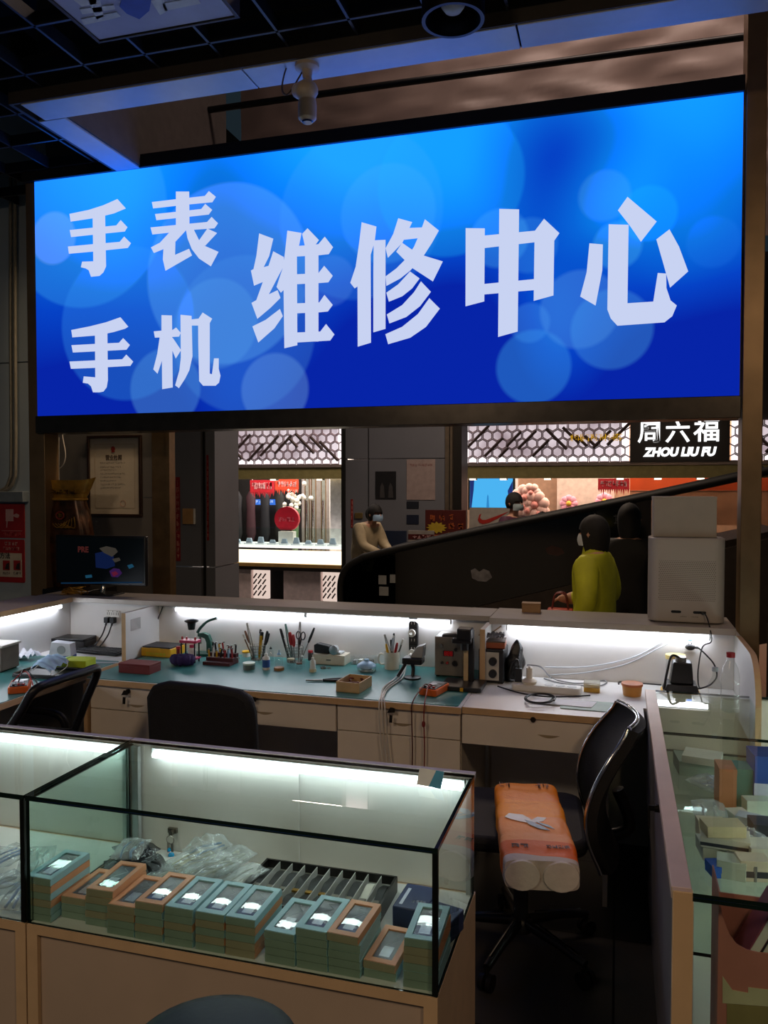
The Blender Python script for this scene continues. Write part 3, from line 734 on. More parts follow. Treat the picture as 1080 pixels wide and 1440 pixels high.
for i in range(NS):
    cx = tx0 + .006 + (i + .5) * cw
    o = T('watch_strap', ('white watch strap in the black tray of straps' if i == 8 else 'dark watch strap lying in the %s slot of the black tray' % sl[i]), 'watch strap', (cx, (ty0 + ty1) / 2, GZ0 + .0202), random.uniform(-.02, .02), 'watch straps in the black tray')
    mm = STR[2] if i == 8 else STR[random.choice((0, 0, 1))]
    for (ya, yb, w) in ((-.095, -.012, .0098), (.004, .092, .0102)):
        def fn(s_, t_, ya=ya, yb=yb, w=w):
            yy = ya + (yb - ya) * t_; ww = w * (1 - .25 * abs(t_ - .5)); return ((s_ - .5) * 2 * ww, yy, .004 + .008 * math.sin(PI * t_) + .0015 * math.sin(t_ * 9 + i))
        MB().sheet(fn, 3, 10, .003).build('band', mm, o, smooth=50)
    MB().box(-.0085, .0085, -.010, .002, .003, .009).build('buckle', STR[3] if i in (3, 4, 5) else STEEL, o, bevel=.001)

# ---- dark blue packets
NAVY = mat('navy_packet', '2b3a66', .3, var=.2); PRN = mat('pale_print', 'ced4ea', .5)
for (u, v, rz, lab, tilt) in ((596, 1292, -.05, 'navy blue packet with white lettering standing beside the black strap tray', .0), (640, 1290, -.25, 'navy blue packet with white lettering leaning by the showcase side glass', .0)):
    p = at(u, v, y=1.90 if u < 600 else 1.86); p.x = min(p.x, MX1 - .05) if u > 600 else p.x - .02
    o = T('packet', lab, 'packet', (p.x, 1.90 if u < 600 else 1.83, GZ0 + .0005), rz)
    MB().box(-.042, .042, -.06, .06, 0, .05).build('box', NAVY, o, bevel=.003)
    q = MB().box(-.03, -.022, -.045, .035, .05, .0506)
    Mx = Matrix.Translation((.012, 0, .0506)) @ Matrix.Rotation(-PI / 2, 4, 'X')
    marks(q, -.015, .02, -.03, -.015, 4, 0, 4); b0 = MB().add([Mx @ Vector(p_) for p_ in q.v[8:]], [[i_ - 8 for i_ in f] for f in q.f[6:]])
    MB().add(q.v[:8], q.f[:6]).build('stripe', PRN, o); b0.build('lettering', PRN, o)

# ---- clear bags of straps and parts, heaped at the back left
def bag(loc, w, l, h, rz, seed, lab, inner, icol, tilt=0, film=None, name='parts_bag'):
    o = T(name, lab, 'bag', loc, rz, 'clear bags heaped in the showcase'); o.rotation_euler = (tilt, 0, rz)
    rn = random.Random(seed); off = Vector((seed * 3.1, seed * 1.7, 0))
    def f(sgn):
        def fn(s_, t_):
            x = (s_ - .5) * w; y = (t_ - .5) * l
            e_ = (max(0, math.sin(PI * s_)) * max(0, math.sin(PI * t_))) ** .45
            nz_ = noise.noise(Vector((x * 45, y * 45, sgn)) + off)
            return (x + .004 * nz_, y + .004 * noise.noise(Vector((y * 50, x * 50, 3)) + off), h * .5 + sgn * e_ * (h * .42 + h * .38 * nz_) + .003 * e_ * noise.noise(Vector((x * 120, y * 120, 1)) + off))
        return fn
    MB().sheet(f(1), 12, 16).sheet(lambda a_, b_: f(-1)(1 - a_, b_), 12, 16).build('film', film or FILM, o, smooth=60)
    m = MB()
    for k in range(inner):
        xx = (k + .5) / inner * w * .7 - w * .35; y_ = l * .38
        pts = [(xx, -y_, h * .4), (xx + rn.uniform(-.01, .01), -y_ * .3, h * .5), (xx + rn.uniform(-.01, .01), y_ * .3, h * .45), (xx + rn.uniform(-.006, .006), y_, h * .4)]
        m.tube(spline(pts, 4), rn.uniform(.0022, .0045) , 6)
    m.build('contents', icol, o, smooth=60)
    return o
DFILM = glassmat('dark_crinkled_film', (.72, .75, .78), .12, 1.6, .35, '2b2f36', .8, 40)
WST = mat('milky_strap', 'c8cdc6', .4, var=.2, scale=40); BST = mat('black_parts', '15171b', .5); BLUS = mat('blue_strap', '3a6f9c', .4); PST = mat('pale_yellow_strap', 'b9b58c', .5)
BAGS = [(165, 1228, .10, .14, .03, .6, 3, BST, 'clear bag of black parts lying behind the first stacks'), (192, 1205, .09, .13, .04, -.5, 3, BST, 'crumpled bag of black parts near the door lock'),
        (150, 1200, .09, .12, .03, 1.0, 2, BST, 'dark bag half hidden at the left glass side'), (110, 1198, .08, .12, .03, .2, 2, BLUS, 'bag with blue contents by the left glass side'), (215, 1222, .08, .12, .045, .9, 2, BST, 'small bag of dark parts under the hanging keys'),
        (245, 1235, .10, .16, .035, -.75, 4, WST, 'long clear bag of milky straps beside the keys'), (275, 1222, .09, .17, .05, -.65, 4, PST, 'clear bag of pale yellow straps in the middle heap'), (300, 1240, .09, .16, .05, -.6, 3, WST, 'clear bag of milky straps topmost in the middle heap'),
        (322, 1215, .08, .17, .06, -.5, 4, WST, 'clear bag of milky straps leaning to the back door'), (340, 1238, .07, .16, .03, -.42, 3, WST, 'clear bag of milky straps touching the strap tray'), (300, 1205, .08, .14, .07, -.7, 2, BLUS, 'clear bag with a blue strap on top of the heap'),
        (268, 1255, .08, .12, .025, -1.0, 3, WST, 'flat clear bag of straps just behind the teal boxes')]
for i, (u, v, w, l_, h, rz, n, mm, lab) in enumerate(BAGS):
    p = at(u, v, z=GZ0 + .03)
    p.y = min(max(p.y, 1.86), 1.965); p.x = max(p.x, MX0 + .09); 
    bag((p.x, p.y, GZ0 + .011 + .012 * (i % 4)), w, l_ * .85, h, rz, i + 1, lab, n, mm, tilt=.12, film=DFILM if i in (0, 1, 2, 4) else None)
# key ring hanging on the lock
kr = T('key_ring', 'key ring with bright blue bead hanging from the showcase door lock', 'keys', (lk.x + .004, 2.024, lk.z - .012))
MB().tube([(.012 * math.cos(R(a_)), 0, .012 * math.sin(R(a_)) - .006) for a_ in range(0, 360, 30)], .0012, 6, closed=True).build('ring', STEEL, kr)
MB().ball((-.003, 0, -.035), .006).ball((.004, -.002, -.05), .009).build('bead', mat('bright_blue_bead', '1e9ad6', .2), kr, smooth=60)
MB().box(.002, .010, -.001, .001, -.04, -.016).box(-.012, -.004, .002, .004, -.045, -.016).build('key', STEEL, kr)
# small printed card standing on the glass
p = at(604, 1104, z=.901)
o = T('price_card', 'small folded blue and white card standing on the showcase glass', 'card', (p.x, p.y - .01, .9005), -.15)
MB().add([(-.033, 0, 0), (.033, 0, 0), (.033, .022, .036), (-.033, .022, .036), (-.033, .001, 0), (.033, .001, 0), (.033, .023, .036), (-.033, .023, .036)], [(0, 1, 2, 3), (7, 6, 5, 4), (0, 4, 5, 1), (1, 5, 6, 2), (2, 6, 7, 3), (3, 7, 4, 0)]).build('front_leaf', mat('pale_blue_card', 'e6f2fa', .5), o)
MB().add([(.0, -.0006, 0), (.033, -.0006, 0), (.033, .0214, .036), (.012, .0214, .036)], [(0, 1, 2, 3)]).build('blue_corner', mat('cyan_card_print', '2f9fd0', .5), o)

# ---- contents of the neighbouring case
BLUP = mat('blue_white_packet', '7f93c4', .4, var=.5, scale=25); WHP = mat('white_packet', 'cfd4da', .4, var=.15, scale=25)
for i in range(12):
    x = MX0 - .06 - .085 * (i % 6) - random.uniform(0, .02); y = 1.68 + .13 * (i // 6) + random.uniform(-.02, .02)
    side = ('near the front glass', 'behind the front row')[i // 6]
    bag((x, y, GZ0 + .011 + .01 * (i % 3)), .09, .13, .035, random.uniform(-.6, .6), 30 + i, 'bag of %s goods, %s from the joint of the two showcases, %s' % (('blue', 'white')[i % 2], ORD[i % 6], side), 3, (BLUP, WHP)[i % 2], tilt=.1)

# ================================================================ SIDE COUNTER (right)
RX0, RX1, RY0, RY1 = .118, .80, 1.706, 3.395
RZ = .83
DGREY = mat('grey_laminate_door', '77757a', .4, var=.05)
PINKC = mat('pinkish_cap_board', 'dcc6b6', .42, var=.05)
s = T('glass_counter', 'long glass-topped counter with grey locked doors beside the mesh-backed chair', 'counter', (.45, 2.3, 0))
MB().box(RX0 + .012, RX0 + .03, RY0, RY1, 0, .41).build('plinth', DGREY, s, world=True)
MB().box(RX0 - .006, RX0 + .034, RY0 + .018, RY1, RZ - .025, RZ).build('cap_board', PINKC, s, world=True, bevel=.001)
for k, (ya, yb) in enumerate(((RY0 + .02, 2.55), (2.555, RY1))):
    d = MB().box(RX0, RX0 + .012, ya, yb, .42, RZ - .027).build('door', DGREY, s, world=True, bevel=.001)
    q = at((928, 905)[k], (1137, 1008)[k], x=RX0)
    lo = MB().tube([(0, 0, 0), (-.014, 0, 0)], .011, 14).build('lock', KEYM, d, loc=(RX0 - s.location.x, q.y - s.location.y, q.z), smooth=40)
    MB().box(-.03, -.014, -.002, .002, -.008, .006).prism([(-.01, -.055), (.008, -.055), (.006, -.005), (-.008, -.005)], -.03, -.026, 'x').build('key', KEYM, lo)
MB().box(RX0 - .004, RX0 + .036, RY0, RY0 + .018, 0, RZ).build('end_board', mat('tan_end_board', 'd2b48e', .5, var=.05), s, world=True, bevel=.002)
MB().box(RX0 + .036, RX1, RY0 + .02, RY0 + .05, 0, .28).box(RX1 - .02, RX1, RY0, RY1, 0, RZ - .01).build('far_board', LAM, s, world=True)
MB().pane(RX0 + .034, RX1, RY0, 2.815, RZ - .008, RZ).build('top_glass', [GLASS, GEDGE], s, world=True)
MB().pane(RX0 + .034, RX1, 2.82, RY1, RZ - .008, RZ).build('top_glass', [GLASS, GEDGE], s, world=True)
MB().pane(RX0 + .037, RX1 - .02, RY0 + .003, RY0 + .009, .30, RZ - .009).build('front_glass', [GLASS, GEDGE], s, world=True)
MB().box(RX0 + .034, RX1, RY0 - .001, RY0 + .012, RZ - .0165, RZ - .0085).build('glue_line', GEDGE, s, world=True)
MB().pane(RX0 + .04, RX1 - .022, RY0 + .2, RY1 - .02, .592, .60).build('glass_shelf', [GLASS, GEDGE], s, world=True)
MB().box(RX0 + .03, RX1 - .02, RY0 + .02, RY1, .405, .42).build('lower_shelf', LAM, s, world=True)
MB().box(RX0 + .03, RX1, RY1 - .015, RY1, .42, RZ - .01).build('back_board', LAM, s, world=True)
MB().tube([(RX1 - .06, RY0 + .1, RZ - .035), (RX1 - .06, RY1 - .06, RZ - .035)], .009, 12).build('lamp_tube', TUBE2, s, world=True, smooth=40)  # unseen tube added at the far side to brighten the counter inside
WB = mat('white_carton', 'd8d9cc', .5, var=.08); BLB = mat('blue_carton', '2f56b0', .4, var=.1); ORB = mat('orange_white_carton', 'c5835a', .5, var=.1); GRB = mat('grey_green_carton', '8da395', .5, var=.1); TLB = mat('teal_carton', '4f9088', .5); DKB = mat('dark_carton', '35373f', .5)
def carton(lab, x, y, z, w, d_, h, rz, m, stripe=None):
    o = T('carton', lab, 'carton', (x, y, z), rz, 'cartons in the glass counter')
    MB().box(-w / 2, w / 2, -d_ / 2, d_ / 2, 0, h - .004).build('box', m, o, bevel=.0015)
    MB().box(-w / 2 - .0006, w / 2 + .0006, -d_ / 2 - .0006, d_ / 2 + .0006, h - .018, h).build('lid', m, o, bevel=.001)
    if stripe: MB().box(-w / 2 - .001, w / 2 + .001, -d_ / 2 - .001, -d_ / 2 - .0005, .2 * h, .5 * h).build('label_strip', stripe, o)
    return o
zs_ = .6005
def cs(lab, u, v, w, d_, h, rz, m, st=None, z=None):
    z = zs_ if z is None else z
    p = at(u, v, z=z); x = min(max(p.x, RX0 + .05 + w * .6), RX1 - .09); y = max(p.y + d_ / 2, RY0 + .21 + d_ * .6)
    return carton(lab, x, y, z, w * 1.07, d_ * 1.07, h * 1.05, rz, m, st)
cs('long white carton, lowest of the pile seen through the counter glass', 1022, 1212, .13, .09, .035, .12, WB)
cs('white carton with a grey strip, in the middle of the counter pile', 1022, 1196, .12, .08, .03, -.1, WB, DKB, zs_ + .0375)
cs('cream carton tilted on top of the white pile in the counter', 1018, 1178, .1, .06, .03, .25, mat('cream_carton', 'd6cda6', .5), None, zs_ + .0695)
cs('orange-sided carton standing tall in the glass counter', 1022, 1140, .05, .09, .13, .05, ORB)
cs('teal-topped carton behind the orange-sided one', 1048, 1135, .06, .08, .12, 0, TLB)
cs('blue carton standing at the picture edge inside the counter', 1075, 1140, .07, .1, .17, .1, BLB, PRN)
cs('bright blue small carton at the front of the counter shelf', 1012, 1235, .05, .05, .03, .3, mat('bright_blue_carton', '2a6be0', .4))
cs('pale green carton lying far back in the glass counter', 985, 1092, .15, .12, .05, .1, GRB)
cs('flat white carton on the pale green one far back', 990, 1076, .12, .1, .025, -.2, WB, None, zs_ + .053)
cs('grey carton at the counter front beside the bright blue one', 1045, 1236, .08, .06, .04, -.3, mat('grey_carton', '8b8f8d', .5))
cs('white carton close to the picture edge low in the counter', 1072, 1225, .07, .07, .06, .2, WB)
cs('dark carton at the picture edge behind the pile', 1074, 1185, .06, .07, .05, .1, DKB)
rn = random.Random(41)
PALE = [WB, mat('pale_mint_carton', 'c3d2c4', .5), mat('ivory_carton', 'd9d0b8', .5), mat('pale_blue_carton', 'b7c6d6', .5)]
EXTRA = [(1004, 1205, 0, 'flat white carton against the counter door side, below the long white pile'), (1030, 1238, 1, 'small mint carton at the very front of the counter shelf'), (1060, 1240, 2, 'ivory carton in front of the grey carton on the counter shelf'), (1058, 1168, 3, 'pale blue carton behind the dark carton'),
         (1000, 1180, 2, 'ivory carton left of the white carton pile'), (1040, 1160, 0, 'white carton standing just in front of the orange-sided one'), (1066, 1150, 1, 'mint carton right in front of the blue standing carton'), (1012, 1112, 3, 'pale blue carton beside the flat pale green one far back')]
for u_, v_, k_, lab_ in EXTRA: cs(lab_, u_, v_, rn.uniform(.05, .08), rn.uniform(.04, .06), rn.uniform(.03, .06), rn.uniform(-.5, .5), PALE[k_], (None, DKB, None)[len(lab_) % 3])
for i, (u, v) in enumerate(((1000, 1160), (1060, 1205), (1000, 1120))):
    p = at(u, v, z=zs_); bag((max(p.x, RX0 + .1), p.y + .05, zs_ + .003), .1, .13, .05, .4 * i, 60 + i, 'clear crumpled bag in the glass counter, %s' % ('beside the tall orange-sided carton', 'in front of the dark carton', 'near the pale green carton')[i], 2, WST)
# pink bag with leaning books low in the counter
PINK = mat('pink_paper_bag', 'c77f74', .5, var=.06)
bx = T('paper_bag', 'pink open paper bag holding books in the glass counter', 'bag', (.40, 1.826, .4205))
def lp(u, v): q_ = at(u, v, y=1.751); return (q_.x - .40, q_.z - .4205)
scoop = [lp(1013, 1268), lp(1015, 1285), lp(1020, 1300), lp(1027, 1316), lp(1036, 1328), lp(1050, 1336), lp(1066, 1340), lp(1090, 1342), lp(1120, 1340)]
zb0 = .0
pf = [(scoop[0][0], zb0), (scoop[-1][0], zb0)] + scoop[::-1]
MB().prism(pf, -.075, -.071, 'y').box(scoop[0][0], scoop[-1][0], .045, .048, 0, .34).box(scoop[0][0] - .003, scoop[0][0], -.075, .048, 0, scoop[0][1] + .02).box(scoop[-1][0], scoop[-1][0] + .003, -.075, .048, 0, .2).box(scoop[0][0], scoop[-1][0], -.071, .045, 0, .003).build('shell', PINK, bx)
cl = [lp(1016, 1372), lp(1030, 1392), lp(1052, 1396), lp(1052, 1388), lp(1120, 1396), lp(1120, 1418), lp(1016, 1410)]
MB().prism(cl[::-1], -.0765, -.0752, 'y').build('cream_label', mat('cream_label', 'cfc6a4', .5), bx)
kl = [lp(1022, 1411), lp(1120, 1419), lp(1120, 1500), lp(1022, 1500)]
MB().prism(kl[::-1], -.0765, -.0752, 'y').build('khaki_label', mat('khaki_label', '9a8a5c', .5), bx)
MB().box(scoop[0][0] + .004, scoop[-1][0] - .004, -.068, .043, .17, .186).build('inner_board', PINK, bx)
for i, (cc, lab) in enumerate((('21506a', 'dark teal book leaning in the pink bag'), ('8d4a5e', 'plum book with pale print leaning in the pink bag'), ('2b2b34', 'black book leaning between the others in the pink bag'))):
    bk = T('book', lab, 'book', (.222 + .04 * (1.15, 0, .6)[i], 1.814, .6105), 0, 'books in the pink bag'); bk.rotation_euler = (0, R(26), 0)
    MB().box(0, .022, -.05, .04, .006, .21).build('cover', mat('book_cover_%d' % i, cc, .4), bk, bevel=.002)
    MB().box(.003, .019, -.052, .038, .006, .207).build('pages', WHITEP, bk)
# ================================================================ THINGS ON THE LONG BENCH
def bp(u, v, y=None, z=ZM, ymax=None):
    p = at(u, v, z=z) if y is None else at(u, v, y=y)
    if ymax and p.y > ymax: p = at(u, v, y=ymax)
    p.z = z; return p
YELL = mat('yellow_plastic', 'd9a514', .4); DGRY = mat('dark_grey_plastic', '2d2d30', .5); RED = mat('red_plastic', 'a8262a', .4); DRED = mat('dark_red_box', '6e2322', .55)
GREENC = mat('dark_green_enamel', '1d5346', .35, var=.15); PINKP = mat('pink_plastic', 'c2315f', .4); PURP = mat('purple_cloth', '2d1b55', .8, bump=.4, bscale=120)
BLUEP = mat('light_blue_plastic', '8fb8d8', .35); ORANGE = mat('orange_plastic', 'd9621c', .45); BROWN = mat('brown_wood', '6b4226', .55); BEIGE = mat('beige_enamel', 'b7a58c', .45); LIME = mat('yellow_green_box', 'b4cc23', .5); SKYM = mat('blue_mask_cloth', '9fc0df', .8, bump=.2)

# yellow case with a dark lid, and the red box before it
p = bp(212, 925)
o = T('tool_case', 'yellow tool case with dark grey lid beside the white divider', 'case', (-2.33, 3.77, ZM), R(-2))
MB().box(-.09, .09, -.07, .07, 0, .045).build('case_body', YELL, o, bevel=.004)
MB().box(-.085, .085, -.066, .066, .045, .053).build('lid', DGRY, o, bevel=.002)
MB().box(-.03, .03, -.074, -.07, .03, .048).build('latch', YELL, o, bevel=.001)
q = MB(); marks(q, -.06, .06, .008, .022, 6, -.0702, 3); q.build('lettering', LIME, o)
p = bp(190, 948)
o = T('box', 'dark red cardboard box on teal mat in front of the yellow tool case', 'box', (p.x - .01, p.y + .055, ZM), R(0))
MB().box(-.085, .085, -.05, .05, 0, .034).build('body', DRED, o, bevel=.002)
MB().box(-.086, .086, -.051, .051, .034, .046).build('lid', DRED, o, bevel=.002)

# pink stand, purple pouch, black loupe
p = bp(259, 934)
px_, py_ = p.x, min(p.y + .06, 3.80)
o = T('cloth_pouch', 'crumpled dark purple cloth pouch in front of the pink stand', 'pouch', (px_, py_ - .075, ZM))
m = MB()
for i in range(9):
    a_ = i * 2 * PI / 9; m.ball((.042 * math.cos(a_), .026 * math.sin(a_), .026), .026, .024, .025, 10, 0, .5)
m.ball((0, 0, .03), .03, .025, .026, 10, 0, .5)
m.build('cloth', PURP, o, smooth=80)
o = T('tool_stand', 'pink watch tool stand on black legs holding a black loupe', 'stand', (px_, py_, ZM))
m = MB()
for sx in (-1, 1):
    for sy in (-1, 1): MB().cyl((sx * .038, sy * .022, 0), (sx * .038, sy * .022, .10), .004, 8).build('leg', BLACKP, o, smooth=50)
MB().prism(rrect(-.048, .048, -.03, .03, .008), .10, .114).build('top_plate', PINKP, o, bevel=.002)
for sx in (-.045, -.02, .03): MB().cyl((sx, .0, .114), (sx, .0, .128), .005, 8).build('peg', RED, o, smooth=50)
MB().prism(rrect(-.048, .048, -.03, .03, .008), .018, .024).build('lower_plate', PINKP, o)
o2 = T('bottle', 'small white bottle standing inside the pink tool stand', 'bottle', (px_ + .012, py_ - .002, ZM + .0245))
MB().lathe([(0, 0), (.02, 0), (.021, .004), (.021, .04), (.012, .05), (0, .05)], 16).build('body', WHITEP, o2, smooth=40)
MB().lathe([(0, .05), (.013, .05), (.013, .064), (0, .064)], 14).build('cap', PINKP, o2, smooth=40)
o3 = T('eye_loupe', 'black eyepiece loupe perched on top of the pink tool stand', 'loupe', (px_ + .008, py_ + .002, ZM + .1145))
MB().lathe([(.014, 0), (.016, .028), (.013, .05), (0, .05)], 16).lathe([(.0, 0), (.014, 0)], 16).build('clear_base', CLEAR, o3, smooth=40)
MB().lathe([(0, .05), (.017, .052), (.022, .085), (.036, .094), (.036, .099), (.03, .1), (.02, .092), (0, .09)], 20).build('eyecup', BLACKP, o3, smooth=40)
o = T('jar', 'slim red and clear tube beside the pink tool stand', 'jar', (px_ - .075, py_ + .01, ZM))
MB().lathe([(0, 0), (.009, 0), (.009, .06), (0, .06)], 12).build('body', DRED, o, smooth=40)
MB().lathe([(0, .06), (.011, .06), (.011, .074), (0, .074)], 12).build('cap', RED, o, smooth=40)

# green crimping press with a long lever
p = at(288, 925, y=3.82); p.z = ZM
o = T('hand_press', 'dark green hand press with a raised lever against the white board', 'press', (p.x, 3.815, ZM))
MB().prism(rrect(-.055, .055, -.04, .04, .01), 0, .014).build('base', GREENC, o, bevel=.003)
MB().prism([(.02, .014), (.05, .014), (.044, .08), (.03, .112), (0, .122), (-.032, .118), (-.034, .1), (-.012, .098), (.01, .09), (.018, .07)], -.014, .014, 'y').build('frame', GREENC, o, bevel=.003)
MB().cyl((-.024, 0, .06), (-.024, 0, .115), .007, 10).build('ram', STEEL, o, smooth=50)
MB().tube(spline([(-.03, -.018, .122), (-.01, -.018, .15), (.03, -.018, .185), (.085, -.018, .205)], 6), [.008] * 10 + [.007] * 9, 10).build('lever', GREENC, o, smooth=50)

# red stepped rack with small drivers
p = bp(313, 932, ymax=3.84)
o = T('driver_rack', 'dark red stepped rack full of small drivers and tips', 'rack', (p.x, p.y - .02, ZM))
MB().prism([(-.05, 0), (.05, 0), (.05, .05), (.02, .05), (.02, .032), (-.015, .032), (-.015, .016), (-.05, .016)], -.075, .075, 'x').build('rack', mat('dark_red_wood', '4e1d22', .5), o, bevel=.001)
cols = [RED, BLACKP, STEEL, BLUEP, YELL, WHITEP, DRED]
rn = random.Random(5)
for i in range(14):
    a_ = T_ = None
    xx = -.065 + .13 * (i % 7) / 6; yy = (-.0, .035)[i // 7]; z0_ = (.0325, .0505)[i // 7]
    cc = cols[rn.randrange(7)]
    hh = rn.uniform(.03, .05)
    s_ = T('driver', 'tiny watch driver, %s, in the %s row of the dark red rack' % (ORD[i % 7] + ' from the left', ('front', 'back')[i // 7]), 'driver', (p.x + xx, p.y - .02 + yy, ZM + z0_), 0, 'drivers in the red rack')
    MB().cyl((0, 0, 0), (rn.uniform(-.008, .008), 0, hh), .005, 8).build('handle', cc, s_, smooth=50)
    MB().lathe([(0, hh), (.006, hh), (.006, hh + .006), (0, hh + .006)], 8).build('cap', STEEL, s_, smooth=50)

def cup(lab, loc, r, h, m, n, seed, wire=False, name='pen_cup', group=None):
    o = T(name, lab, 'cup', loc)
    if wire:
        w = MB()
        for i in range(18):
            a_ = 2 * PI * i / 18; w.tube([(r * .85 * math.cos(a_), r * .85 * math.sin(a_), 0), (r * math.cos(a_), r * math.sin(a_), h)], .0011, 5)
        for k in range(6):
            z_ = h * k / 5; q = r * (.85 + .15 * k / 5); w.tube([(q * math.cos(R(t_)), q * math.sin(R(t_)), z_) for t_ in range(0, 360, 20)], .0012, 5, closed=True)
        w.lathe([(0, 0), (r * .85, 0), (r * .85, .002), (0, .002)], 18)
        w.build('wire_wall', m, o, smooth=60)
    else: MB().lathe([(0, 0), (r * .9, 0), (r, h), (r * .94, h), (r * .84, .004), (0, .004)], 22).build('wall', m, o, smooth=40)
    return o
def tool(loc, lean, az, ln, r, m, lab, kind='pen', group=None, tip=None):
    o = T({'pen': 'pen', 'screwdriver': 'screwdriver', 'tweezers': 'tweezers', 'brush': 'brush'}[kind], lab, kind if kind != 'tweezers' else 'tweezers', loc, 0, group)
    o.rotation_euler = (lean * math.sin(az), lean * math.cos(az), 0)
    if kind == 'pen':
        MB().lathe([(0, 0), (r * .5, .003), (r, .012), (r, ln * .86), (0, ln * .86)], 10).build('barrel', m, o, smooth=40)
        MB().lathe([(0, ln * .86), (r * 1.05, ln * .86), (r * .8, ln), (0, ln)], 10).box(r * .9, r * 1.4, -.0015, .0015, ln * .7, ln * .98).build('cap', tip or BLACKP, o, smooth=40)
    elif kind == 'screwdriver':
        MB().cyl((0, 0, 0), (0, 0, ln * .6), r * .4, 8).build('shaft', STEEL, o, smooth=50)
        MB().lathe([(0, ln * .55), (r * .8, ln * .56), (r * 1.2, ln * .7), (r, ln * .93), (r * .7, ln), (0, ln)], 12).build('handle', m, o, smooth=50)
    elif kind == 'tweezers':
        for s_ in (-1, 1): MB().prism([(s_ * .001, .0), (s_ * .0028, 0), (s_ * .0075, ln * .5), (s_ * .004, ln), (s_ * .0005, ln), (s_ * .005, ln * .5)], -.004, .004, 'y').build('arm', m, o)
    else:
        MB().cyl((0, 0, 0), (0, 0, ln * .8), r * .7, 8).build('handle', m, o, smooth=50)
        MB().lathe([(r * .6, ln * .8), (r, ln * .88), (r * .9, ln), (0, ln)], 10).build('bristles', tip or WHITEP, o, smooth=50)
    return o
G1 = 'tools in the left wire cup'; G2 = 'tools in the right wire cup'
p = bp(352, 932, ymax=3.82); cx, cy = p.x, 3.80
cup('wire mesh cup of pens left of the small white spray bottle', (cx, cy, ZM), .04, .075, STEEL, 0, 1, True)
GREYT = mat('pale_grey_plastic', 'a9b2bd', .4)
TL = [(-.022, .012, .38, 0, .15, .006, BROWN, 'brown wooden handled pen leaning left out of the left wire cup', 'screwdriver'), (-.012, -.014, .3, .4, .19, .004, STEEL, 'tall steel tweezers leaning left in the left wire cup', 'tweezers'),
      (0.0, .02, -.05, 0, .15, .006, GREYT, 'pale grey pen upright in the left wire cup', 'pen'), (.014, -.01, -.1, 0, .145, .008, YELL, 'bright yellow pen in the left wire cup', 'pen'),
      (.022, .014, -.22, .3, .15, .006, BLACKP, 'black pen leaning right in the left wire cup', 'pen'), (.026, -.012, -.32, 0, .145, .006, BLACKP, 'black handled driver leaning far right in the left wire cup', 'screwdriver'), (-.024, -.006, .5, .2, .135, .005, BROWN, 'short brown brush leaning furthest left in the left wire cup', 'brush')]
for dx, dy, le, az, ln, r, m, lab, k in TL: tool((cx + dx, cy + dy, ZM + .004), -le, az, ln, r, m, lab, k, G1)
p2 = bp(405, 934, ymax=3.82); cx2, cy2 = p2.x + .01, 3.80
cup('wire mesh cup of tools with the black scissors', (cx2, cy2, ZM), .045, .08, STEEL, 0, 2, True)
TL = [(-.03, .0, .3, 0, .17, .006, BLACKP, 'black pen leaning left in the cup with the scissors', 'pen'), (-.018, .012, .2, 0, .19, .005, GREENC, 'thin dark green tweezers in the cup with the scissors', 'tweezers'),
      (-.006, -.012, .1, 0, .15, .009, RED, 'red handled screwdriver in the cup with the scissors', 'screwdriver'), (.008, -.02, .05, 0, .14, .008, RED, 'second red handled screwdriver, just right of the other red one', 'screwdriver'),
      (.032, .006, -.4, 0, .19, .006, BLACKP, 'black driver leaning right in the cup with the scissors', 'screwdriver'), (.012, .022, -.05, 0, .2, .005, STEEL, 'tall steel tweezers upright in the cup with the scissors', 'tweezers')]
for dx, dy, le, az, ln, r, m, lab, k in TL: tool((cx2 + dx, cy2 + dy, ZM + .004), -le, az, ln, r, m, lab, k, G2)
o = T('scissors', 'black handled scissors standing in the right wire cup', 'scissors', (cx2 + .02, cy2 - .006, ZM + .004)); o.rotation_euler = (0, .12, 0)
for s_ in (-1, 1):
    MB().prism([(0, 0), (s_ * .005, .09), (0, .095)], -.001 + .0012 * s_, .001 + .0012 * s_, 'y').build('blade', STEEL, o)
    MB().tube([(s_ * .013 + .011 * math.cos(R(t_)), 0, .135 + .02 * math.sin(R(t_))) for t_ in range(0, 360, 24)], .0035, 6, closed=True).tube([(s_ * .002, 0, .088), (s_ * .006, 0, .117)], .0035, 6).build('handle_loop', BLACKP, o, smooth=60)

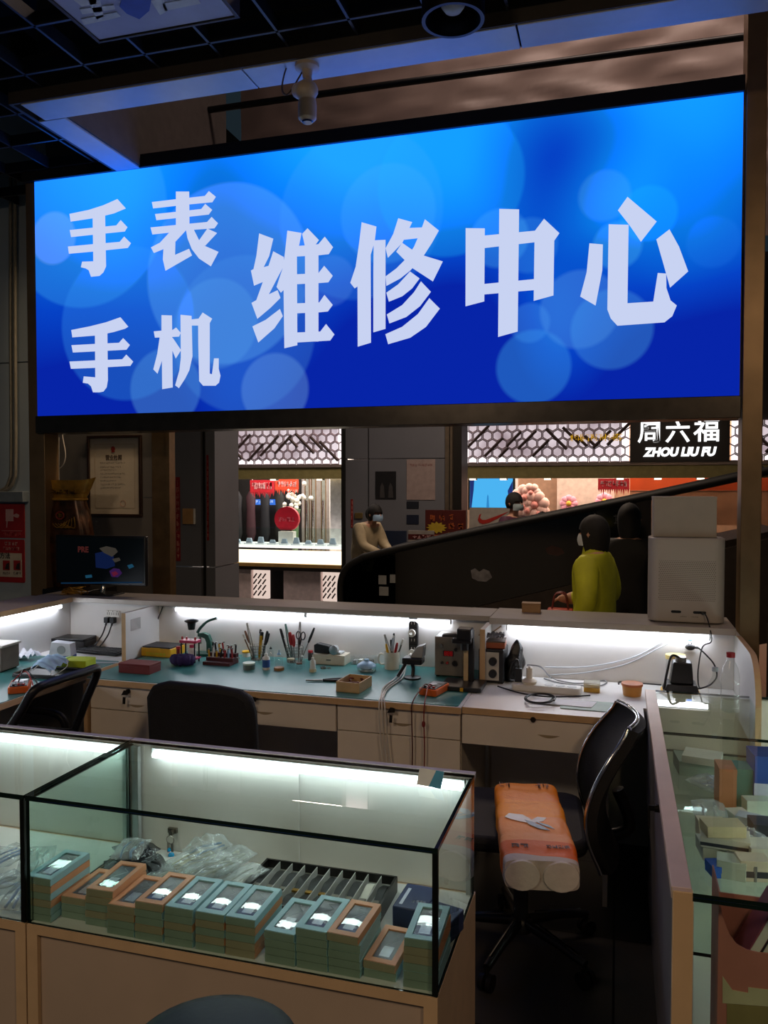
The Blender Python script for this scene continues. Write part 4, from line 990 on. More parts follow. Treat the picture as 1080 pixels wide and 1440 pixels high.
# tin, clip, bottles, jars
def tin(lab, u, v, r, h, m, lidm, ymax=3.84, name='tin', cat='tin'):
    p = bp(u, v, ymax=ymax); o = T(name, lab, cat, (p.x, p.y + r * .6, ZM))
    MB().lathe([(0, 0), (r, 0), (r, h * .7), (0, h * .7)], 24).build('body', m, o, smooth=40)
    MB().lathe([(0, h * .7), (r * 1.04, h * .7), (r * 1.04, h * .96), (r * .9, h), (0, h)], 24).build('lid', lidm, o, smooth=40)
    return o
tin('round metal tin with a pale lid in front of the left wire cup', 348, 942, .029, .034, STEEL, mat('pale_green_lid', 'cfdccc', .4))
o = tin('small yellow cogged lid jar behind the round metal tin', 345, 922, .022, .03, WHITEP, YELL, 3.835, 'jar', 'jar')
def bottle(lab, u, v, r, h, m, capm, label=None, ymax=3.84, nozzle=0, cat='bottle', base=None):
    p = bp(u, v, ymax=ymax); o = T('bottle', lab, cat, (p.x, p.y + r * .6, ZM))
    MB().lathe([(0, 0), (r, 0), (r * 1.02, .004), (r, h * .7), (r * .45, h * .8), (r * .4, h * .84), (0, h * .84)], 20).build('body', m, o, smooth=50)
    MB().lathe([(0, h * .84), (r * .5, h * .84), (r * .45, h * .92), (r * .16, h * .95), (r * .12, h * (1 + nozzle)), (0, h * (1 + nozzle))], 14).build('cap', capm, o, smooth=50)
    if label: MB().lathe([(r * 1.03, h * .14), (r * 1.03, h * .58)], 20).build('label_band', label, o, smooth=60)
    if base: MB().lathe([(0, 0), (r * 1.25, 0), (r * 1.25, .014), (0, .014)], 20).build('base_ring', base, o, smooth=40)
    return o
bottle('white bottle with a blue label and fine nozzle on the teal mat', 373, 942, .018, .085, WHITEP, WHITEP, mat('blue_label', '2f57a0', .5), nozzle=.15)
bottle('clear bottle with a blue-tinted tip standing on a round wooden coaster', 391, 943, .02, .09, CLEAR, BLUEP, None, nozzle=.1, base=mat('tan_coaster', '9a6a3a', .6))
bottle('white nozzle bottle on a cream disc right of the scissors cup', 439, 945, .014, .075, mat('milky_plastic', 'dde0dc', .35), WHITEP, None, nozzle=.1, base=mat('cream_disc', 'd6cba8', .6))
bottle('small clear bottle close to the scissors cup', 424, 938, .013, .06, CLEAR, WHITEP, None)
bottle('clear glass dropper bottle behind the wooden coaster', 380, 930, .014, .075, CLEAR, BLACKP, None, ymax=3.86)
def jar(lab, u, v, r, h, m, lidm):
    p = bp(u, v, ymax=3.85); o = T('jar', lab, 'jar', (p.x, p.y + r * .5, ZM))
    MB().lathe([(0, 0), (r, 0), (r, h * .75), (r * .8, h * .8), (0, h * .8)], 18).build('body', m, o, smooth=50)
    MB().lathe([(0, h * .8), (r * .9, h * .8), (r * .9, h), (0, h)], 18).build('lid', lidm, o, smooth=40)
    return o
jar('low clear jar with a cream lid left of the scissors cup', 408, 936, .02, .035, CLEAR, mat('cream_lid', 'd9d2b4', .5))
jar('low clear jar with a brown lid in front of the scissors cup', 420, 941, .016, .03, CLEAR, BROWN)
jar('small clear jar with steel lid beside the driver rack', 333, 933, .013, .03, CLEAR, STEEL)
jar('small dark jar beside the white shelf box', 436, 928, .014, .05, DGRY, RED)
# shelf box with the loupe set on top
p = at(467, 938, y=3.83); o = T('shelf_box', 'low pale box with drawers holding a loupe set against the board', 'box', (p.x, 3.825, ZM))
MB().box(-.085, .085, -.045, .045, 0, .05).build('body', mat('pale_beige_box', 'c9c2b0', .5), o, bevel=.002)
MB().box(-.08, .08, -.047, -.045, .006, .044).build('drawer_front', mat('pale_front', 'd2ccbc', .5), o)
MB().box(-.012, .012, -.051, -.047, .022, .028).build('pull', STEEL, o)
o = T('loupe_set', 'black and silver head loupe lying on the pale shelf box', 'loupe', (p.x - .01, 3.825, ZM + .051), R(-8))
MB().prism([(-.075, .0), (.01, .0), (.01, .04), (-.06, .05), (-.078, .04)], -.03, .01, 'y').build('visor', BLACKP, o, bevel=.004)
MB().lathe([(0, 0), (.024, 0), (.024, .018), (.016, .02), (0, .02)], 20, M=Matrix.Translation((.04, -.02, .024)) @ Matrix.Rotation(PI / 2, 4, 'X')).build('lens', mat('silver_grey', 'b8bcc0', .25, .7), o, smooth=40)
MB().box(-.02, .07, -.02, .03, .0, .012).build('band', SILV, o, bevel=.003)
p = bp(452, 940); o = T('watch_case', 'loose bits of a silver watch case near the white nozzle bottle', 'watch case', (p.x + .01, p.y, ZM))
MB().lathe([(.01, 0), (.014, 0), (.014, .008), (.01, .008), (.01, 0)], 18).build('ring', STEEL, o, smooth=40)
MB().lathe([(0, .0), (.009, .0), (.009, .006), (0, .006)], 16, c=(.03, .004, 0)).build('back_plate', CHROME, o, smooth=40)
# clear bowls & domed box
p = bp(512, 946); o = T('parts_box', 'clear round parts box with a pale blue domed cover', 'box', (p.x, p.y + .04, ZM))
MB().lathe([(0, 0), (.045, 0), (.047, .02), (.044, .02), (.042, .003), (0, .003)], 24).build('dish', CLEAR, o, smooth=40)
MB().lathe([(.048, .02), (.046, .03), (.03, .042), (.012, .048), (.012, .058), (0, .06)], 24).build('cover', mat('pale_blue_cover', '9fc6e4', .3), o, smooth=50)
MB().lathe([(0, .003), (.03, .003), (.026, .012), (0, .014)], 12).build('contents', SILV, o, smooth=50)
o = T('parts_box', 'long clear plastic parts box against the white board right of the pale shelf box', 'box', (at(512, 930, y=3.85).x, 3.845, ZM))
MB().pane(-.06, .06, -.03, -.028, 0, .04, 0, 0).pane(-.06, .06, .028, .03, 0, .04, 0, 0).box(-.06, .06, -.03, .03, 0, .003).pane(-.06, -.058, -.028, .028, .003, .04, 0, 0).pane(.058, .06, -.028, .028, .003, .04, 0, 0).build('walls', CLEAR, o)
MB().box(-.061, .061, -.031, .031, .04, .044).build('lid', CLEAR, o)
for i in range(4): MB().box(-.052 + .028 * i, -.034 + .028 * i, -.018, .018, .003, .02 + .004 * (i % 2)).build('contents', (SILV, WHITEP, BEIGE, STEEL)[i], o)
# mug of tools
p = at(552, 944, y=3.80); MUGX = p.x
MUGM = mat('cream_mug', 'd6d0bf', .35)
o = cup('cream mug with a handle stuffed with fine tools', (MUGX, 3.79, ZM), .04, .085, MUGM, 0, 3, False, 'mug'); 
MB().tube(spline([(-.037, 0, .065), (-.06, 0, .07), (-.07, 0, .045), (-.058, 0, .02), (-.036, 0, .022)], 6), .005, 8).build('handle', MUGM, o, smooth=60)
rn = random.Random(11)
G3 = 'fine tools in the cream mug'
names = ['steel tweezers leaning left out of the cream mug', 'black handled driver at the back of the cream mug', 'grey driver upright in the cream mug', 'steel brush leaning right in the cream mug', 'brown brush in the middle of the cream mug', 'black pen at the front of the cream mug', 'red driver low at the right of the cream mug', 'yellow driver low at the left of the cream mug']
for i in range(8):
    a_ = i * 2.4; rr_ = .02
    k = ('tweezers', 'screwdriver', 'screwdriver', 'brush', 'brush', 'pen', 'screwdriver', 'screwdriver')[i]
    tool((MUGX + rr_ * .6 * math.cos(a_), 3.79 + rr_ * .6 * math.sin(a_), ZM + .005), (-.3, .1, .05, .32, .12, -.1, .22, -.18)[i], 0, (.17, .17, .15, .15, .16, .14, .125, .12)[i], .006, (STEEL, BLACKP, GREYT, STEEL, BROWN, BLACKP, RED, YELL)[i], names[i], k, G3)
# pliers and the wooden tray
p = bp(456, 958); o = T('pliers', 'long nosed pliers with black grips lying on the teal mat', 'pliers', (p.x, p.y, ZM), R(12))
for s_ in (-1, 1):
    MB().tube(spline([(-.005, 0, .006), (.03, s_ * .012, .006), (.09, s_ * .02, .006)], 5), .006, 8).build('grip', BLACKP, o, smooth=60)
    MB().prism([(-.005, 0), (-.01, s_ * .008), (-.085, s_ * .0022), (-.085, 0)][::s_], .003, .009).build('jaw', STEEL, o)
o.rotation_euler = (0, 0, R(20))
p = bp(492, 973); o = T('tray', 'small open wooden tray with brown bits near the bench edge', 'tray', (p.x, p.y + .06, ZM), R(-4))
w_, l_, h_ = .055, .075, .045
MB().box(-w_, w_, -l_, -l_ + .004, 0, h_).box(-w_, w_, l_ - .004, l_, 0, h_).box(-w_, -w_ + .004, -l_ + .004, l_ - .004, 0, h_).box(w_ - .004, w_, -l_ + .004, l_ - .004, 0, h_).box(-w_, w_, -l_, l_, 0, .003).build('tray_body', mat('pale_card_tray', 'c7a87c', .6), o)
m = MB(); rn = random.Random(3)
for i in range(26): m.box(-.006, .006, -.004, .004, 0, .006, 0, Matrix.Translation((rn.uniform(-.04, .04), rn.uniform(-.06, .06), .012 + rn.uniform(0, .02))) @ Matrix.Rotation(rn.uniform(0, 3), 4, 'Z') @ Matrix.Rotation(rn.uniform(0, 1), 4, 'X'))
m.box(-.048, .048, -.068, .068, .003, .012)
tag(m.build('small_parts', mat('brown_red_bits', '6b3326', .6, var=.6, scale=60), None, loc=(p.x, p.y + .06, ZM + .0006), rot=(0, 0, R(-4))), 'loose brown and red bits filling the open wooden tray', 'small parts', kind='stuff')
# upright power strip with plugs
p = at(581, 945, y=3.84)
o = T('power_strip', 'tall black power strip fixed upright to the white board', 'power strip', (at(581, 910, y=3.86).x, 3.871, ZM + .02))
MB().box(-.022, .022, -.014, .0135, 0, .225).build('housing', BLACKP, o, bevel=.003)
for k in range(5):
    f_ = MB().box(-.017, .017, -.0155, -.014, .012 + .042 * k, .046 + .042 * k).build('outlet', DGRY, o)
    MB().box(-.009, -.006, -.0162, -.0155, .024 + .042 * k, .036 + .042 * k).box(.006, .009, -.0162, -.0155, .024 + .042 * k, .036 + .042 * k).build('slots', WHITEP, f_)
for k, (zz, nm) in enumerate(((.150, 'white round plug high in the upright black power strip'), (.05, 'white plug low in the upright black power strip'))):
    q = T('plug', nm, 'plug', (o.location.x - .004, 3.857 - .0035, ZM + .02 + zz), 0, 'plugs in the upright power strip')
    MB().tube([(0, 0, 0), (0, -.016, 0)], .019, 14).build('body', WHITEP, q, smooth=40)
    MB().tube([(0, -.016, 0), (-.004, -.03, -.006)], .006, 8).build('strain_relief', WHITEP, q, smooth=50)
CW = mat('white_cable', 'cfcbc4', .5); CB = mat('black_cable', '121214', .5); CG = mat('grey_cable', '8b8d92', .5)
for k in range(3):
    pts = [(o.location.x - .012 + .012 * k, 3.82, ZM + .07 - .02 * k), (o.location.x - .01, 3.77, ZM + .03), bp(556 + 5 * k, 955) + Vector((0, 0, .006)), bp(540 + 4 * k, 968) + Vector((0, 0, .005)), bp(536 + 2 * k, 980) + Vector((0, 0, .005)), at(533 + 4 * k, 993, y=3.185), at(536 + 5 * k, 1040, y=3.2) + Vector((0, -.008, 0)), at(540 + 5 * k, 1075, y=3.2) + Vector((0, -.008, 0))]
    cable(pts, .0032, CW, 'pale cable running over the bench edge past the key drawer, %s of three' % ('leftmost', 'middle', 'rightmost')[k], 'charging_cable', 'cable', 'pale cables over the bench edge')
# bench power supply
p = at(631, 962, y=3.72); pc = bp(632, 958)
o = T('power_supply', 'beige bench power supply with a red lit display', 'power supply', (at(631, 940, y=3.69).x, 3.76, ZM))
MB().box(-.068, .068, -.07, .09, .006, .19).build('case', mat('grey_beige_enamel', '8d857a', .45, var=.06), o, bevel=.004)
MB().box(-.062, .062, -.0725, -.07, .012, .184).build('front_panel', mat('worn_grey_panel', '7d7870', .5), o)
MB().box(-.026, .024, -.0735, -.0725, .10, .126).build('display_window', mat('dark_red_window', '230607', .3), o)
sg = MB()
for i in range(3):
    for a_, b_, c_, d_ in ((0, .01, 0, .0018), (0, .01, .009, .0108), (0, .01, .018, .0198), (0, .0018, 0, .0198), (.0082, .01, 0, .0198)):
        sg.box(-.02 + .014 * i + a_, -.02 + .014 * i + b_, -.0742, -.0735, .103 + c_, .103 + d_)
sg.build('digits', emat('red_led_digits', 'd01818', .35), o)
for (dx, dz, r_, m_) in ((-.035, .15, .009, STEEL), (.036, .135, .008, BLACKP), (.03, .07, .012, BLACKP), (-.03, .07, .006, DGRY), (-.005, .07, .006, RED)):
    MB().tube([(dx, -.0725, dz), (dx, -.086, dz)], r_, 14).build('knob', m_, o, smooth=40)
for sx in (-.055, .055): MB().box(sx - .008, sx + .008, -.06, .08, 0, .006).build('foot', RUBBER, o)
# stereo microscope on its black base
mx0, my0 = at(641, 975, z=ZM).x + .035, 3.40
o = T('microscope', 'black inspection microscope on a beige column with wide black base', 'microscope', (mx0, my0, ZM + .0), 0)
o.location = (at(648, 968, z=ZM).x, 3.50, ZM)
MB().prism(rrect(-.085, .10, -.06, .11, .01), 0, .02).build('base', BLACKP, o, bevel=.003)
MB().box(.0, .022, .06, .082, .02, .235).build('column', mat('beige_column', 'c9b188', .45), o, bevel=.002)
MB().box(.024, .046, .058, .085, .02, .25).build('back_column', BLACKP, o, bevel=.002)
MB().box(-.045, .04, .02, .1, .195, .215).build('arm', BLACKP, o, bevel=.003)
MB().box(-.02, .045, .0, .075, .215, .265).build('head', BLACKP, o, bevel=.006)
MB().prism([(-.09, .222), (-.02, .222), (-.02, .24), (-.09, .232)], .02, .06, 'y').build('visor', DGRY, o, bevel=.002)
MB().tube([(.01, .04, .195), (.01, .04, .165)], .018, 16).build('lens_barrel', BLACKP, o, smooth=40)
MB().box(.008, .022, -.064, -.061, .002, .018).build('yellow_sticker', YELL, o)
# black clamp head left of the supply
p = bp(578, 956); o = T('clamp_lamp', 'black bench clamp with a round head on teal mat beside the power supply', 'clamp', (p.x, 3.62, ZM))
MB().lathe([(0, 0), (.04, 0), (.04, .008), (.012, .012), (0, .012)], 20).build('base', BLACKP, o, smooth=40)
MB().tube(spline([(0, 0, .01), (.0, .01, .05), (-.01, 0, .085)], 5), .009, 8).build('neck', BLACKP, o, smooth=60)
MB().box(-.045, .05, -.03, .04, .07, .10).build('head', BLACKP, o, bevel=.006)
MB().tube([(-.03, -.02, .07), (-.055, -.06, .02)], .008, 8).build('jaw', BLACKP, o, smooth=50)
MB().prism([(-.01, .10), (.05, .10), (.055, .16), (.02, .15)], -.01, .05, 'y').build('grey_shade', mat('pale_grey_shade', 'a2a5a8', .4), o, bevel=.003)
# orange multimeters
def meter(lab, loc, rz):
    o = T('multimeter', lab, 'multimeter', loc, rz, 'orange multimeters')
    MB().prism(rrect(-.042, .042, -.075, .075, .012), 0, .03).build('holster', ORANGE, o, bevel=.004)
    MB().prism(rrect(-.035, .035, -.067, .067, .008), .03, .033).build('face', DGRY, o)
    MB().box(-.028, .028, .025, .058, .033, .0345).build('screen', mat('lcd_grey', 'a9b3b8', .2), o)
    MB().lathe([(0, .033), (.02, .033), (.018, .04), (0, .04)], 18, c=(0, -.012, 0)).build('dial', GREYT, o, smooth=40)
    for k, mm in ((-.02, BLACKP), (0, RED), (.02, RED)): MB().lathe([(.003, .033), (.006, .033), (.006, .039), (.003, .039)], 12, c=(k, -.05, 0)).build('jack', mm, o, smooth=40)
    return o
p = bp(604, 979); mm1 = meter('orange multimeter with red leads at the bench edge below the power supply', (p.x + .005, p.y + .07, ZM), R(-12))
CR = mat('red_cable', '7d1f1c', .5)
pm = mm1.location
for k, (u, nm) in enumerate(((580, 'thin dark red test lead hanging down the pedestal on the left'), (597, 'red test lead with a bead hanging down below the multimeter'))):
    cable([pm + Vector((-.02 + .02 * k, -.045, .042)), pm + Vector((-.03 + .02 * k, -.07, .045)), Vector((at(u, 985, y=3.19).x, 3.195, ZM + .008)), at(u - 1, 1010, y=3.19), at(u, 1060, y=3.195), at(u - 2, 1120, y=3.195)], .0028, CR if k else mat('dark_red_cable', '4b1614', .5), nm, 'test_lead', 'cable', 'multimeter leads')
q = at(596, 1018, y=3.19); tag(MB().ball((0, 0, 0), .008, .008, .014).build('lead_clip', CR, loc=(q.x, 3.186, q.z), smooth=60), 'small red bead clip on the hanging test lead', 'clip')

# ================================================================ RIGHT SECTION OF THE BENCH
ZW = .7503
GEN = mat('white_instrument_face', 'c6c3ba', .4)
p = at(692, 962, z=ZW); o = T('signal_box', 'black instrument box with a white face and two black dials', 'instrument', (at(690, 945, y=3.63).x, 3.70, ZW))
o.scale = (1.2, 1.0, 1.25)
MB().box(-.048, .048, -.06, .09, .004, .125).build('case', BLACKP, o, bevel=.004)
MB().box(-.04, .03, -.063, -.06, .012, .115).build('face', GEN, o)
for z_ in (.038, .083): MB().tube([(.008, -.063, z_), (.008, -.08, z_)], .015, 16).build('dial', BLACKP, o, smooth=40)
for z_ in (.03, .06, .09): MB().tube([(-.026, -.063, z_), (-.026, -.068, z_)], .004, 8).build('screw', STEEL, o, smooth=40)
for sx in (-.035, .035): MB().box(sx - .01, sx + .01, -.055, .085, 0, .004).build('foot', RUBBER, o)
lx, ly = o.location.x, o.location.y
o = T('box', 'flat orange-brown box lying on top of the black instrument', 'box', (lx + .005, ly + .01, ZW + .157), R(4))
MB().box(-.052, .052, -.055, .055, 0, .028).build('body', mat('orange_brown_box', '9d5230', .55), o, bevel=.003)
MB().box(-.053, .053, -.056, .056, .028, .034).build('lid', mat('grey_brown_lid', '5c4c42', .6), o, bevel=.001)
m = MB().sheet(lambda a_, b_: ((a_ - .5) * .1, (b_ - .5) * .09, .012 + .016 * abs(noise.noise(Vector((a_ * 7, b_ * 7, 1)))) * 2), 16, 14, .0015)
tag(m.build('cleaning_cloth', mat('grey_cloth', '59585a', .8), loc=(lx, ly + .01, ZW + .1915), smooth=60), 'crumpled grey cloth on the flat orange-brown box', 'cloth')
def bagfn(s_, t_):
    a_ = 2 * PI * s_; r_ = .046 * math.sin(PI * min(1, t_ * .9 + .1)) ** .5 * (1 - .45 * t_) + .004
    k = 1 + .35 * noise.noise(Vector((math.cos(a_) * 1.6, math.sin(a_) * 1.6, t_ * 5)))
    return (r_ * k * math.cos(a_) + .016 * t_, r_ * k * math.sin(a_), .002 + .19 * t_)
tag(MB().sheet(bagfn, 22, 16).build('plastic_bag', mat('black_film', '1a1b1d', .3, bump=.4, bscale=80), loc=(at(718, 955, y=3.70).x + .01, 3.72, ZW), smooth=70), 'crumpled black plastic bag standing beside the black instrument', 'bag')
# round power strip with plugs and the cables round it
p = at(742, 972, z=ZW); o = T('power_strip', 'long white power strip lying on the bench by the paper sheets', 'power strip', (p.x + .07, p.y + .02, ZW), R(-3))
MB().prism(rrect(-.14, .16, -.035, .035, .014), 0, .03).build('housing', WHITEP, o, bevel=.004)
for k in range(3): MB().lathe([(0, .03), (.02, .03), (.02, .0315), (0, .0315)], 16, c=(.02 + .05 * k, 0, 0)).build('outlet', mat('pale_grey_outlet', 'c5c5c2', .5), o, smooth=40)
ox, oy = p.x, p.y + .02
q = T('plug', 'tall white plug adapter standing in the white power strip', 'plug', (ox + .005, oy, ZW + .0305), 0, 'plugs in the white power strip')
MB().lathe([(0, 0), (.03, 0), (.034, .012), (.02, .022), (.014, .024), (.013, .07), (0, .072)], 18).build('body', mat('cream_plug', 'd9cdb8', .4), q, smooth=50)
MB().lathe([(0, .072), (.008, .072), (.006, .078), (0, .078)], 12).build('cap', WHITEP, q, smooth=50)
q = T('plug', 'black plug behind the tall white adapter', 'plug', (ox - .045, oy + .02, ZW + .031), 0, 'plugs in the white power strip')
MB().box(-.016, .016, -.012, .012, 0, .06).build('body', BLACKP, q, bevel=.003)
MB().tube([(0, 0, .06), (0, .004, .072)], .005, 8).build('strain_relief', BLACKP, q, smooth=50)
def cz(u, v, dz=.005): r_ = at(u, v, z=ZW + dz); r_.y = min(r_.y, WYR - .012); return r_
cable([Vector((ox - .045, oy + .024, ZW + .105)), Vector((ox - .05, oy + .03, ZW + .125)), Vector((ox - .075, oy + .03, ZW + .11)), Vector((ox - .085, oy + .02, ZW + .04)), cz(728, 955), cz(715, 958), cz(708, 950)], .0035, CB, 'black cable arching from the black plug')
cable([Vector((ox - .01, oy + .05, ZW + .1)), Vector((ox + .05, oy + .05, ZW + .095)), cz(775, 950), cz(790, 958), cz(815, 961), cz(848, 957), cz(852, 961), cz(835, 965), cz(790, 961), cz(765, 954)], .0035, CG, 'grey cable looping along the foot of the white board')
cable([cz(870, 962), cz(872, 958), cz(895, 958), cz(930, 963)], .0032, CB, 'black cable lying behind the orange lidded pot')
cable([cz(700, 965), cz(722, 972), cz(745, 977), cz(780, 980), cz(830, 978)], .0032, CB, 'thin black cable curving past the white power strip')
cable([at(u, v, y=WYR - .006) for u, v in ((766, 938), (820, 938), (870, 930), (905, 918), (945, 893))], .003, mat('pale_grey_cable', 'b9bcc2', .5), 'upper pale cable drooping across the white board')
cable([at(u, v, y=WYR - .012) for u, v in ((768, 949), (820, 946), (880, 934), (925, 912), (960, 895))], .0025, mat('pale_grey_cable', 'b9bcc2', .5), 'lower pale cable drooping across the white board')
cable([at(u, v, y=WYR - .006) for u, v in ((673, 893), (690, 890), (705, 880))] , .0028, mat('tan_cable', '8a6a3e', .5), 'short tan cable at the top of the wooden divider')
# sheets, mat, coil
p = at(790, 990, z=ZW)
PAPER = mat('white_paper', 'd3d6de', .6, var=.03)
o = tag(MB().prism([(-.13, -.035), (.12, -.045), (.14, .05), (-.1, .055)], 0, .0015).build('paper_sheet', PAPER, loc=(p.x, p.y + .005, ZW + .004)), 'white sheet of paper by the bench edge under the coiled cable', 'paper')
p2_ = at(770, 974, z=ZW); 
p3_ = at(845, 994, z=ZW); mat_on('small grey-green mat at the bench edge beside the mesh chair', p3_.x - .16, p3_.x + .06, p3_.y - .075, p3_.y + .07, .003, mat('grey_green_mat', '6f8d80', .5), ZW)
def coil(u, v, du, k): r_ = at(u, v, z=ZW + .012); return r_
pts = []
for i in range(22):
    a_ = i * .62; pts.append(at(757 + 20 * math.cos(a_) + i * .2, 982 + 6.5 * math.sin(a_), z=ZW + .011 + .0006 * i))
cable(pts, .004, CB, 'black cable coiled on the white paper sheet', k=4)
def pot(lab, u, v, r, h, low, topm):
    p = at(u, v, z=ZW); o = T('pot', lab, 'pot', (p.x, p.y + r * .8, ZW + .0002))
    MB().lathe([(0, 0), (r * .9, 0), (r, h * .8), (0, h * .8)], 24).build('body', low, o, smooth=40)
    MB().lathe([(0, h * .8), (r * 1.08, h * .8), (r * 1.08, h), (0, h)], 24).build('lid', topm, o, smooth=40)
p = at(832, 974, z=ZW); o = T('parts_box', 'small square clear box with a yellow bottom', 'box', (p.x, p.y + .03, ZW))
MB().box(-.034, .034, -.03, .03, 0, .02).build('body', mat('yellow_ochre', 'c9a040', .5), o, bevel=.003)
MB().box(-.035, .035, -.031, .031, .02, .042).build('cover', glassmat('frosted_cover', (.9, .9, .86), .2, 1.45, .4, 'd8d4c4'), o, bevel=.002)
pot('round flux pot with an orange lid near the glass counter', 889, 980, .042, .052, mat('amber_pot', 'c58a3c', .4), mat('orange_lid', 'bd6a3a', .4))
# soldering station
p = at(958, 970, z=ZW); p.y = min(p.y, 3.66)
o = T('soldering_stand', 'black and yellow soldering iron stand at the bench end', 'soldering stand', (at(957, 960, y=3.62).x, 3.62, ZW))
o.scale = (1.25, 1.2, 1.3)
MB().box(-.062, .062, -.045, .05, 0, .022).build('yellow_base', YELL, o, bevel=.003)
MB().prism([(-.058, .022), (.058, .022), (.05, .05), (-.045, .05)], -.042, .048, 'y').build('black_tier', BLACKP, o, bevel=.002)
MB().prism([(-.035, .05), (.04, .05), (.034, .12), (-.026, .12)], -.03, .035, 'y').build('holder', BLACKP, o, bevel=.004)
MB().lathe([(.013, .12), (.018, .12), (.018, .135), (.013, .135)], 14).build('funnel', STEEL, o, smooth=40)
MB().tube(spline([(-.055, -.03, .03), (-.045, -.03, .09), (-.03, -.02, .14), (0, -.01, .13)], 6), .004, 8).build('spring_arm', BLACKP, o, smooth=60)
MB().tube([(.02, -.05, .02), (.008, -.075, -.0)], .006, 8).build('iron_tip', STEEL, o, smooth=50)
o = T('jar', 'clear jar with a pale yellow lid behind the soldering stand', 'jar', (at(950, 930, y=3.74).x, 3.745, ZW))
MB().lathe([(0, 0), (.038, 0), (.04, .004), (.04, .14), (0, .14)], 22).build('body', CLEAR, o, smooth=40)
MB().lathe([(0, .14), (.043, .14), (.043, .158), (0, .158)], 22).build('lid', mat('pale_yellow_lid', 'd8c277', .5), o, smooth=40)
def socket(lab, u, v, y, w, h, face, plugs=(), n=1):
    q = at(u, v, y=y); o = T('wall_socket', lab, 'socket', (q.x, y, q.z))
    MB().box(-w / 2, w / 2, -.009, -.0005, -h / 2, h / 2).build('plate', WHITEP, o, bevel=.002)
    for i in range(n):
        cx_ = (i - (n - 1) / 2) * w / n
        MB().box(cx_ - .008, cx_ - .005, -.0096, -.009, -.006, .008).box(cx_ + .005, cx_ + .008, -.0096, -.009, -.006, .008).box(cx_ - .0015, cx_ + .0015, -.0096, -.009, .011, .018).build('outlet_slots', DGRY, o)
    return o
so = socket('white wall socket at the end of the right bench', 970, 905, WYR, .05, .075, None)
MB().box(-.01, .01, -.0097, -.009, .014, .026).build('blue_label', mat('blue_print', '5b7fc0', .5), so)
q = T('plug', 'black plug in the wall socket at the bench end', 'plug', (so.location.x, WYR - .0101, so.location.z - .012), 0)
MB().ball((0, -.014, 0), .022, .014, .014).build('body', BLACKP, q, smooth=60)
MB().tube([(.018, -.014, 0), (.034, -.014, -.001)], .0055, 8).build('strain_relief', BLACKP, q, smooth=50)
sp_ = q.location
cable([sp_ + Vector((.034, -.014, -.001)), at(992, 920, y=WYR - .03), at(1004, 934, y=WYR - .03), at(1008, 950, y=WYR - .04), at(1000, 962, y=3.70), at(985, 968, y=3.68), at(975, 968, y=3.67)], .0035, CB, 'black cable looping from the wall socket to the soldering stand')
# plastic water bottle and a second clear bottle on the counter glass
def water(lab, u, v, h, capm, y):
    p = at(u, v, z=RZ); o = T('water_bottle', lab, 'bottle', (p.x, p.y + .03, RZ + .0003)); k = h / .22
    prof = [(0, .003), (.02, 0), (.031, .004), (.033, .012), (.033, .03), (.031, .034), (.033, .038), (.033, .10), (.031, .105), (.033, .11), (.0325, .14), (.027, .165), (.015, .19), (.013, .2), (.013, .205)]
    MB().lathe([(a_ * k, b_ * k) for a_, b_ in prof], 28).build('body', CLEAR, o, smooth=50)
    MB().lathe([(0, .205 * k), (.0155 * k, .205 * k), (.0155 * k, .222 * k), (0, .224 * k)], 20).build('cap', capm, o, smooth=40)
    MB().lathe([(0, .004), (.0315 * k, .006), (.0315 * k, .05 * k), (0, .0501 * k)], 24).build('water', glassmat('water', (.97, .99, .99), 0, 1.33), o, smooth=50)
water('clear water bottle with a red cap on the counter glass', 1028, 1004, .215, mat('dark_red_cap', '9b1f26', .4), 2.86)
o = T('bottle', 'empty clear bottle lying tilted beside the water bottle', 'bottle', (at(1006, 990, z=RZ).x, at(1006, 990, z=RZ).y + .02, RZ + .0003))
MB().lathe([(0, 0), (.022, 0), (.024, .006), (.024, .07), (.01, .1), (.009, .12), (.0, .12)], 20).build('body', CLEAR, o, smooth=50)
MB().lathe([(0, .12), (.012, .12), (.011, .135), (0, .136)], 14).build('cap', GREYT, o, smooth=40)
